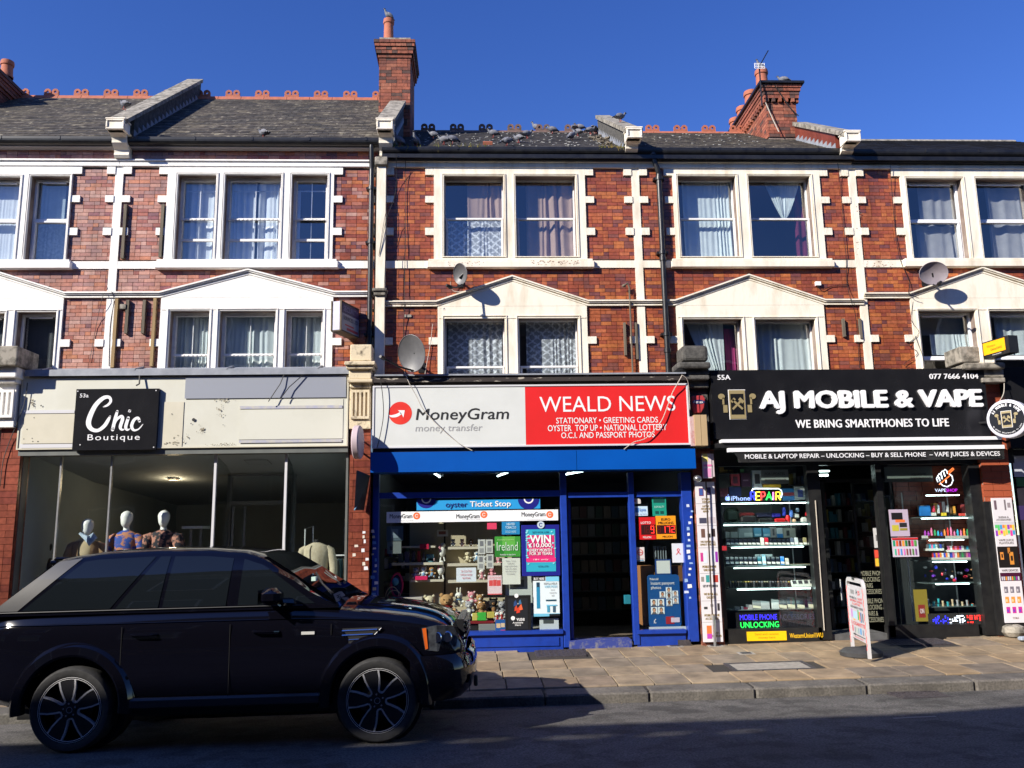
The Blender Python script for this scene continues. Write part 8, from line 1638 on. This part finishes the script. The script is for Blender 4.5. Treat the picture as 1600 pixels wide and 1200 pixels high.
x_, y_ = G(1598,1018,-.03); tag(MB(Matrix.Translation((x_ + .05, y_, pavz(x_, y_) + .05))).cbox((0,0,0),(.16,.1,.06), bev=.015).build('crushed_carton', K(150,160,175)), 'silvery crushed packet lying on the paving at the right picture edge', 'litter')
dr = thing('road_drain', 'iron gully grating in the gutter below the swing sign', 'drain',(G(1440,1088,-.15)[0], KY - .2,-.16)); x_ = G(1440,1088,-.15)[0]; zz = roadz(x_, KY - .2) + .004
m = MB(); ring_ = [(x_ - .3, x_ + .3, KY - .4, KY - .37),(x_ - .3, x_ + .3, KY - .06, KY - .03)]; [m.box(a, b, c, d, zz - .02, zz + .012) for a, b, c, d in ring_]; [m.box(x_ - .3 + i*.05, x_ - .28 + i*.05, KY - .369, KY - .061, zz - .02, zz + .010) for i in range(12)]; m.build('grating', iron, dr)
m = MB()
for i in range(500):
 x_ = U(-9,10); y_ = KY - abs(random.gauss(0,.12)) - .01; z_ = roadz(x_, y_) + .004; s = U(.004,.014); m.add([(x_ - s, y_, z_),(x_ + s*U(.2,1), y_ - s, z_ + .003),(x_ + s, y_ + s, z_)], [(0,1,2)])
tag(m.build('gutter_dust', K(120,105,80), None, kind='stuff'), 'fine grit and leaf crumbs along the foot of the kerb', 'grit')
# painted line remains
m = MB(); x0_, y0_ = G(1398,1130,-.13); x1_, y1_ = G(1465,1127,-.13)
m.add([(x0_, y0_, roadz(x0_, y0_) + .005),(x1_, y1_, roadz(x1_, y1_) + .005),(x1_, y1_ + .045, roadz(x1_, y1_) + .005),(x0_, y0_ + .045, roadz(x0_, y0_) + .005)], [(0,1,2,3)]); m.build('road_marking', K(120,120,122), kind='structure')
# ================================================================= the black car
paint = mat('black_car_paint',(.0025,.0025,.005), None, ro=.05, spec=.55)
carglass = mat('dark_car_glass',(.006,.008,.010), None, ro=.02, spec=.6); trimk = mat('black_car_trim',(.014,.014,.015), None, ro=.5); tyre_m = mat('tyre_rubber',(.018,.018,.019),(.03,.03,.031),20,.75,.2); rimk = mat('gloss_black_rim',(.015,.015,.017), None, ro=.25); rims = mat('machined_rim',(.85,.85,.87), None, ro=.35, me=.25); chrome = mat('chrome',(.7,.7,.72), None, ro=.1, me=1)
car = thing('parked_car', 'black four wheel drive car with five spoke wheels parked at the kerb', 'car',(0,0,0))
Rr = G(106,1178,-.16); Ff = G(590,1162.5,-.13); zr0, zf0 = roadz(*Rr), roadz(*Ff)
ang = math.atan2(Ff[1] - Rr[1], Ff[0] - Rr[0]); wb = math.hypot(Ff[0] - Rr[0], Ff[1] - Rr[1]); pit = math.atan2(zf0 - zr0, wb)
S = wb/2.745
HW = .95                                   # half width of the body
# local frame: x forward from the rear axle, y = 0 at the centre line, near side is -y
class Warp:                                # the short nose of this car
 def __init__(s, M): s.M = M
 def __matmul__(s, o):
  if isinstance(o, Matrix): return s.M @ o
  o = Vector(o)
  if o.x > 3.0: o.x = 3.0 + (o.x - 3.0)*.78
  if o.z > 1.22: o.z = 1.22 + (o.z - 1.22)*.94
  return s.M @ o
TC = Matrix.Translation((Rr[0], Rr[1], zr0)) @ Matrix.Rotation(ang,4, 'Z') @ Matrix.Rotation(-pit,4, 'Y') @ Matrix.Scale(S,4) @ Matrix.Translation((0, HW - .01,0))
TC = Warp(TC)
def interp(tab, x):
 for (a, b),(c, d) in zip(tab, tab[1:]):
  if x <= c: t = max(0, min(1,(x - a)/(c - a))); t = t*t*(3 - 2*t)*.35 + t*.65; return b + (d - b)*t
 return tab[-1][1]
top = [(-.93,1.02),(-.90,1.10),(-.8,1.20),(-.5,1.215),(1.95,1.215),(2.3,1.185),(2.7,1.14),(3.1,1.09),(3.35,1.04),(3.52,.97),(3.62,.89),(3.68,.80)]
wid = [(-.95,.80),(-.9,.85),(-.7,.905),(-.3,.93),(.5,.945),(2.2,.945),(2.9,.93),(3.2,.90),(3.45,.84),(3.6,.76),(3.68,.68)]
bot = [(-.95,.62),(-.85,.42),(-.5,.36),(.0,.34),(2.6,.33),(3.3,.36),(3.55,.42),(3.68,.55)]
def section(x):
 w, t, b = interp(wid, x), interp(top, x), interp(bot, x); h = t - b
 hood = max(0, min(1,(x - 2.0)/.5))
 pts = [(0, b),(w*.86, b),(w*.965, b + .06*h + .02),(w*.985, b + .22*h),(w*1.0, b + .42*h),(w*1.0, b + .62*h),(w*.995, b + .74*h),(w*.985, t - .125),(w*.978, t - .115),(w*.965, t - .06),(w*.93, t - .018),(w*.86, t + .0),(w*.5, t + .025 + .02*hood),(0, t + .035 + .025*hood)]
 return pts
m = MB(TC); xs_ = [-.95,-.93,-.88,-.8,-.65,-.5] + [-.35 + .15*i for i in range(24)] + [3.22,3.32,3.42,3.5,3.56,3.61,3.65,3.68]; vs = []; ns = 0
for x in xs_:
 p = section(x); full = [(-q[0], q[1]) for q in p] + [(q[0], q[1]) for q in p[::-1]][1:-1]; ns = len(full); vs += [(x, q[0], q[1]) for q in full]
fs = [(i*ns + j, i*ns + (j + 1) % ns,(i + 1)*ns + (j + 1) % ns,(i + 1)*ns + j) for i in range(len(xs_) - 1) for j in range(ns)] + [tuple(range(ns - 1,-1,-1)), tuple(range((len(xs_) - 1)*ns, len(xs_)*ns))]
m.add(vs, fs); body = m.build('body', paint, car, smooth=True)
# cut the wheel arches
for xc in (0,2.745):
 for sgn in (-1,1):
  cm = MB(TC).lathe([(.001,-.22),(.445,-.22),(.445,.22),(.001,.22)],(xc, sgn*.86,.395), 'y',40); cut = cm.build('cutter', trimk, None); md = body.modifiers.new('arch', 'BOOLEAN'); md.operation = 'DIFFERENCE'; md.object = cut; md.solver = 'EXACT'
bpy.context.view_layer.update(); dg = bpy.context.evaluated_depsgraph_get(); nm_ = bpy.data.meshes.new_from_object(body.evaluated_get(dg)); body.modifiers.clear(); body.data = nm_
nm_.materials.clear(); nm_.materials.append(paint)
try: nm_.polygons.foreach_set('use_smooth', [True]*len(nm_.polygons)); nm_.set_sharp_from_angle(angle=math.radians(38))
except Exception: pass
for o in [o for o in bpy.data.objects if o.name.startswith('cutter')]: bpy.data.objects.remove(o)
for xc in (0,2.745):
 for sgn in (-1,1): MB(TC).lathe([(.001,-.0),(.443,-.0),(.443,.20),(.44,.20)],(xc, sgn*.86 - (.0 if sgn < 0 else .2) + (.12 if sgn < 0 else 0),.395), 'y',24).build('wheel_well', trimk, car, smooth=True)
 for sgn in (-1,1):
  # flared arch lip
  m = MB(TC); vs = []; n = 26; a0, a1 = math.radians(-8), math.radians(188)
  for i in range(n + 1):
   t = a0 + (a1 - a0)*i/n
   for rr, yy in ((.430,.90),(.432,.972),(.452,.985),(.52,.975),(.545,.945),(.56,.92)): vs.append((xc + rr*math.cos(t), sgn*yy,.395 + rr*math.sin(t)))
  q = [(i*6 + j, i*6 + j + 1,(i + 1)*6 + j + 1,(i + 1)*6 + j) for i in range(n) for j in range(5)]; m.add(vs, q if sgn > 0 else [k[::-1] for k in q]); m.build('wheel_arch', paint, car, smooth=True)
# cabin
gt = [(-.82,1.21),(-.62,1.40),(-.40,1.62),(-.28,1.735),(.1,1.785),(.6,1.80),(1.1,1.79),(1.45,1.755),(1.62,1.70),(1.9,1.52),(2.15,1.34),(2.36,1.20)]
m = MB(TC); vs = []; xs_ = [-.84,-.74,-.62,-.5,-.40,-.33,-.28,-.15,.1,.35,.6,.85,1.1,1.3,1.45,1.55,1.65,1.8,1.95,2.1,2.25,2.38]
def cab(x, f):          # f: height fraction -> half width
 t = interp(gt, x); z = 1.19 + (t - 1.19)*f; hh = max(0, z - 1.2)/.6; return .905 - .12*hh - .09*hh*hh - .02*max(0, x - 1.9), z
for x in xs_:
 p = []
 for f in (0,.2,.4,.6,.75,.88): w, z = cab(x, f); p.append((w, z))
 w, z = cab(x,1); p += [(w - .035, z - .012*0 - .02*min(1,(z - 1.19)*4)),(w - .09, z),(w*.5, z + .015),(0, z + .02)]
 full = [(-q[0], q[1]) for q in p] + [(q[0], q[1]) for q in p[::-1]][1:]; ns = len(full); vs += [(x, q[0], q[1]) for q in full]
fs = [(i*ns + j, i*ns + j + 1,(i + 1)*ns + j + 1,(i + 1)*ns + j) for i in range(len(xs_) - 1) for j in range(ns - 1)] + [tuple(range(ns - 1,-1,-1)), tuple(range((len(xs_) - 1)*ns, len(xs_)*ns))]
m.add(vs, fs); m.build('cabin', paint, car, smooth=True)
def side_pt(x, z, off=.004):
 t = interp(gt, x); hh = max(0, z - 1.2)/.6; return (x,-(.905 - .12*hh - .09*hh*hh - .02*max(0, x - 1.9)) - off, z)
def glass_win(a, b, c, d, top=.075, nm=None, mt=None):         # bottom left, bottom right, top left, top right x
 for sg in (-1,1):
  def fn(u, v):
   x = (a + (b - a)*u)*(1 - v) + (c + (d - c)*u)*v; zt_ = interp(gt, x) - top; x0_ = a + (b - a)*u; x1_ = c + (d - c)*u; zz_ = interp(gt, x1_) - top
   z = 1.235 + (zz_ - 1.235)*v; p = side_pt(x, z,.005); return (p[0], p[1]*-sg, p[2])
  MB(TC).grid(fn,14,12, flip=sg < 0).build(nm or ('door_window' if a > .3 else 'rear_quarter_window'), mt or carglass, car, smooth=True)
glass_win(-.52,.28,-.04,.62); glass_win(.33,.72,.665,.76); glass_win(.76,1.34,.80,1.36); glass_win(1.45,2.16,1.46,1.72)
glass_win(-.79,-.56,-.34,-.07,.035, 'rear_pillar_panel', mat('silver_grey_pillar',(.05,.05,.052),(.04,.04,.042),4,.25, coat=.6))
# thin bright line under the windows and seams
for z, r_, mt in ((1.222,.006, trimk),(1.105,.004, paint)):
 for sg in (-1,1):
  m = MB(TC); m.tube([(x, sg*((.905 if z > 1.2 else interp(wid, x)*.985) + .004), z - (.0 if x < 2.0 else (x - 2.0)*.03)) for x in [(-.75 + .2*i) for i in range(15 if z > 1.2 else 19)]], r_,5); m.build('window_line' if z > 1.2 else 'crease', mt, car, smooth=True)
for x, z0, z1 in ((1.40,.42,1.20),(.42,.62,1.20),(2.32,.95,1.15)):
 m = MB(TC); m.tube([(x if z0 > .5 or 1 else x,-(interp(wid, x)*1.0 + .0005), z) for z in (z0, z0 + (z1 - z0)*.5, z1 - .13)],.0035,4); m.build('door_seam', mat('seam',(.001,.001,.001), ro=.9), car)
for x in (.62,1.72):
 for sg in (-1,1): m = MB(TC); w = interp(wid, x); m.tube([(x - .11, sg*(w + .0),1.0),(x - .09, sg*(w + .035),1.0),(x + .09, sg*(w + .038),.998),(x + .12, sg*(w + .002),.996)],.013,8); m.build('door_handle', paint, car, smooth=True)
# sill and step
for sg in (-1,1): m = MB(TC); m.cbox((1.37, sg*.93,.40),(1.75,.07,.10), bev=.02); m.build('side_sill', mat('sill_grey',(.03,.03,.034), ro=.3), car)
# windscreen, rear screen
m = MB(TC); gx = [1.62,1.75,1.9,2.05,2.2,2.33]; vs = []
for x in gx:
 t = interp(gt, x); w = .90 - .155*max(0, t - 1.2)/.6 - .10
 for j in range(9): y = -w + 2*w*j/8; vs.append((x + .006, y, t + .026 - .01*abs(j - 4)/4))
m.add(vs, [(i*9 + j, i*9 + j + 1,(i + 1)*9 + j + 1,(i + 1)*9 + j) for i in range(5) for j in range(8)]); m.build('windscreen', carglass, car, smooth=True)
m = MB(TC); vs = []; gx = [-.80,-.66,-.5,-.36]
for x in gx:
 t = interp(gt, x); w = .90 - .155*max(0, t - 1.2)/.6 - .12
 for j in range(5): vs.append((x - .012,-w + 2*w*j/4, t + .02))
m.add(vs, [(i*5 + j, i*5 + j + 1,(i + 1)*5 + j + 1,(i + 1)*5 + j) for i in range(3) for j in range(4)][::1]); m.build('rear_window', carglass, car, smooth=True)
m = MB(TC); m.cbox((-.33,0,1.725),(.16,1.24,.03), bev=.012); m.build('spoiler', paint, car)
m = MB(TC); m.tube([(-.40,-.58,1.69),(-.44,-.60,1.69)], [.035,.025],8); m.build('spoiler_tip', paint, car, smooth=True)
for k in range(2):
 m = MB(TC); m.tube([(2.26 - .03*k,-.55 + .75*k,1.285 + .02),(2.12,-.35 + .75*k,1.39),(1.98,.0 + .5*k,1.50)],.008,5); m.build('wiper', trimk, car)
# mirrors
for sg in (-1,1):
 m = MB(TC); m.cbox((1.80, sg*1.06,1.32),(.19,.22,.165), bev=.05); m.tube([(1.93, sg*.88,1.245),(1.86, sg*.98,1.26)], [.05,.04],8); mm = m.build('mirror', paint, car, smooth=True)
 m = MB(TC); m.box(1.70,1.704, sg*1.06 - .10, sg*1.06 + .10,1.255,1.385); m.build('mirror_glass', carglass, mm)
# front: lamps, grille, bumper, vents
for sg in (-1,1):
 m = MB(TC); yy = lambda x: sg*(interp(wid, x) + .004)
 o = [(3.18,.985),(3.36,1.0),(3.545,.985),(3.60,.90),(3.58,.80),(3.36,.77),(3.22,.79)]
 v = [(p[0], yy(p[0]), p[1]) for p in o] + [(p[0], yy(p[0]) - sg*.05, p[1]) for p in o]; n = len(o); m.add(v, [tuple(range(n)) if sg < 0 else tuple(range(n - 1,-1,-1))] + [(i, i + n,(i + 1) % n + n,(i + 1) % n) if sg < 0 else (i,(i + 1) % n,(i + 1) % n + n, i + n) for i in range(n)])
 hl = m.build('headlight', mat('headlight_glass',(.10,.11,.12),(.03,.03,.035),12,.06, spec=1), car)
 m = MB(TC); v = [(p[0], yy(p[0]) + sg*.004, p[1]) for p in ((3.19,.98),(3.235,.985),(3.255,.80),(3.225,.795))]; m.add(v, [(0,1,2,3) if sg < 0 else (3,2,1,0)]); m.build('indicator', mat('amber_lens',(.75,.14,.02), ro=.15), hl)
 for k in range(2): m = MB(TC); m.lathe([(.001,0),(.045,0),(.055,-.01*sg),(.05,-.012*sg)],(3.36 + .12*k, yy(3.36 + .12*k) + sg*.003,.89), 'y',14); m.build('lamp_bowl', chrome, hl, smooth=True)
 o = [(2.42,1.005),(2.78,1.01),(2.70,.925),(2.62,.86),(2.48,.86),(2.48,.92)]
 m = MB(TC); v = [(p[0], yy(p[0]) - sg*.0, p[1]) for p in o]; m.add(v, [tuple(range(6)) if sg < 0 else tuple(range(5,-1,-1))]); vt = m.build('side_vent', trimk, car)
 for k,(a, b, z) in enumerate(((2.42,2.74,.985),(2.42,2.70,.945),(2.48,2.66,.905))): m = MB(TC); m.tube([(a, yy(a) + sg*.004, z),(b, yy(b) + sg*.004, z + .004)],.007 if k < 2 else .004,5); m.build('vent_bar', chrome, vt)
 m = MB(TC); m.tube([(2.78, yy(2.78) + sg*.003,1.0),(2.70, yy(2.7) + sg*.003,.925),(2.62, yy(2.62) + sg*.003,.87)],.005,5); m.build('vent_bar', chrome, vt)
 m = MB(TC); m.cbox((2.11, yy(2.11),.975),(.12,.008,.026)); m.build('side_repeater', mat('pale_repeater',(.5,.5,.48), ro=.3), car)
m = MB(TC)
for k in range(4): m.box(3.60 + .0,3.70,-.50,.50,.83 + k*.05,.85 + k*.05)
m.box(3.58,3.66,-.52,.52,.80,1.02); m.build('grille', rimk, car)
m = MB(TC); vs = []; prof = [(.74,.0),(.70,.05),(.60,.075),(.50,.07),(.40,.03),(.34,-.05)]
path = [(3.05,-.945),(3.25,-.935),(3.42,-.90),(3.56,-.82),(3.66,-.68),(3.71,-.45),(3.73,0),(3.71,.45),(3.66,.68),(3.56,.82),(3.42,.90),(3.25,.935),(3.05,.945)]
for (x, y) in path:
 k = max(0, min(1,(x - 3.05)/.4)); d = Vector((max(.0,(x - 3.0))*.9, y*.5)).normalized()
 for z, o in prof: vs.append((x + d.x*o*k, y + d.y*(o*k*.6 + .006), z))
m.add(vs, [(i*6 + j, i*6 + j + 1,(i + 1)*6 + j + 1,(i + 1)*6 + j) for i in range(len(path) - 1) for j in range(5)]); m.build('front_bumper', paint, car, smooth=True)
m = MB(TC); m.cbox((3.78,0,.56),(.02,.53,.12), bev=.004); m.build('number_plate', K(215,215,210), car); m = MB(TC); m.cbox((3.80,-.62,.47),(.05,.08,.10), bev=.01); m.build('tow_cover', trimk, car)
m = MB(TC); m.cbox((-.93,0,.60),(.18,1.72,.26), bev=.06); m.build('rear_bumper', paint, car)
# wheels
def wheel(xc, sg):
 Tw = TC @ Matrix.Translation((xc, sg*.85,.37)); w = bpy.data.objects.new('wheel', None); COL.objects.link(w); w.parent = car; L = Tw @ Vector((0,0,0)); w.location = L - wl_of(car); WL[w.name] = L; w.empty_display_size = .1
 o = -sg
 m = MB(Tw); m.lathe([(.275,-.10),(.30,-.118),(.345,-.118),(.366,-.09),(.370,-.05),(.370,.05),(.366,.09),(.345,.118),(.30,.118),(.275,.10)],(0,0,0), 'y',44); m.build('tyre', tyre_m, w, smooth=True)
 m = MB(Tw); m.lathe([(.278,-sg*-.112),(.270,-sg*-.114),(.262,-sg*-.108),(.258,-sg*-.06),(.25,-sg*.10)],(0,0,0), 'y',44); m.build('rim', rimk, w, smooth=True)
 y = sg*.108
 m = MB(Tw); n = 44; vs = []
 for i in range(n):
  t = 2*math.pi*i/n; vs += [(.281*math.cos(t), y + sg*.004,.281*math.sin(t)),(.264*math.cos(t), y + sg*.004,.264*math.sin(t))]
 m.add(vs, [(2*i,2*i + 1,2*((i + 1) % n) + 1,2*((i + 1) % n)) if sg > 0 else (2*((i + 1) % n),2*((i + 1) % n) + 1,2*i + 1,2*i) for i in range(n)]); m.build('rim_edge', rims, w)
 for k in range(5):
  c = math.radians(62 + 72*k + (6 if xc > 1 else 0)); mb = MB(Tw); R2 = lambda r_, a_: (r_*math.cos(a_), r_*math.sin(a_))
  # U shaped bright edge of the opening
  e = [(.268,-.36),(.20,-.30),(.13,-.26),(.085,-.25),(.075,0),(.085,.25),(.13,.26),(.20,.30),(.268,.36)]
  P_ = [(*R2(r_, c + a_),) for r_, a_ in e]
  for i in range(len(P_) - 1):
   a, b = Vector((P_[i][0], P_[i][1])), Vector((P_[i + 1][0], P_[i + 1][1])); d = (b - a).normalized(); nn_ = Vector((-d.y, d.x))*.0075
   q = [(a + nn_),(b + nn_),(b - nn_),(a - nn_)]; vv = [(p.x, y + sg*.003, p.y) for p in q] + [(p.x, y - sg*.025, p.y) for p in q]; mb.add(vv, [(0,1,2,3),(3,2,1,0),(0,4,5,1),(2,6,7,3),(1,5,4,0),(3,7,6,2)])
  mb.build('spoke_edge', rims, w)
  c2 = c + math.radians(36); mb = MB(Tw); e2 = [(.268,-.27),(.20,-.33),(.13,-.36),(.085,-.40),(.06,-.3),(.06,.3),(.085,.40),(.13,.36),(.20,.33),(.268,.27)]
  P_ = [(*R2(r_, c2 + a_),) for r_, a_ in e2]; n = len(P_); vv = [(p[0], y, p[1]) for p in P_] + [(p[0], y - sg*.03, p[1]) for p in P_]
  mb.add(vv, [tuple(range(n)), tuple(range(2*n - 1, n - 1,-1))] + [(i,(i + 1) % n,(i + 1) % n + n, i + n) for i in range(n)]); mb.build('spoke', rimk, w)
 m = MB(Tw); m.lathe([(.001, y + sg*.006),(.05, y + sg*.006),(.072, y),(.075, y - sg*.03)],(0,0,0), 'y',24); m.build('hub_cap', rimk, w, smooth=True)
 m = MB(Tw); zring(m,0,0,.022,.028, y + sg*.0075,18); m.build('hub_ring', chrome, w)
 for k in range(5): a = math.radians(98 + 72*k); m = MB(Tw); m.lathe([(.001, y + sg*.008),(.009, y + sg*.008),(.009, y - sg*.01)],(.055*math.cos(a),0,.055*math.sin(a)), 'y',6); m.build('wheel_nut', chrome, w)
 m = MB(Tw); m.lathe([(.001, y - sg*.09),(.165, y - sg*.09),(.165, y - sg*.11)],(0,0,0), 'y',28); m.build('brake_disc', mat('brake_disc',(.06,.06,.06), ro=.5, me=.5), w); m = MB(Tw); m.cbox((-.13, y - sg*.075,-.02),(.06,.05,.14), bev=.01); m.build('brake_caliper', mat('caliper',(.10,.10,.10), ro=.5), w)
for xc in (0,2.745):
 for sg in (-1,1): wheel(xc, sg)
m = MB(TC); m.box(-.6,3.3,-.7,.7,.25,.36); m.build('underbody', trimk, car)
# a sliver of seat and steering column is hidden by the dark glass; tax disc and papers on the dash show
m = MB(TC); m.box(2.08,2.12,-.70,-.62,1.44,1.48); m.build('parking_disc', K(190,215,205), car)
flush_texts()
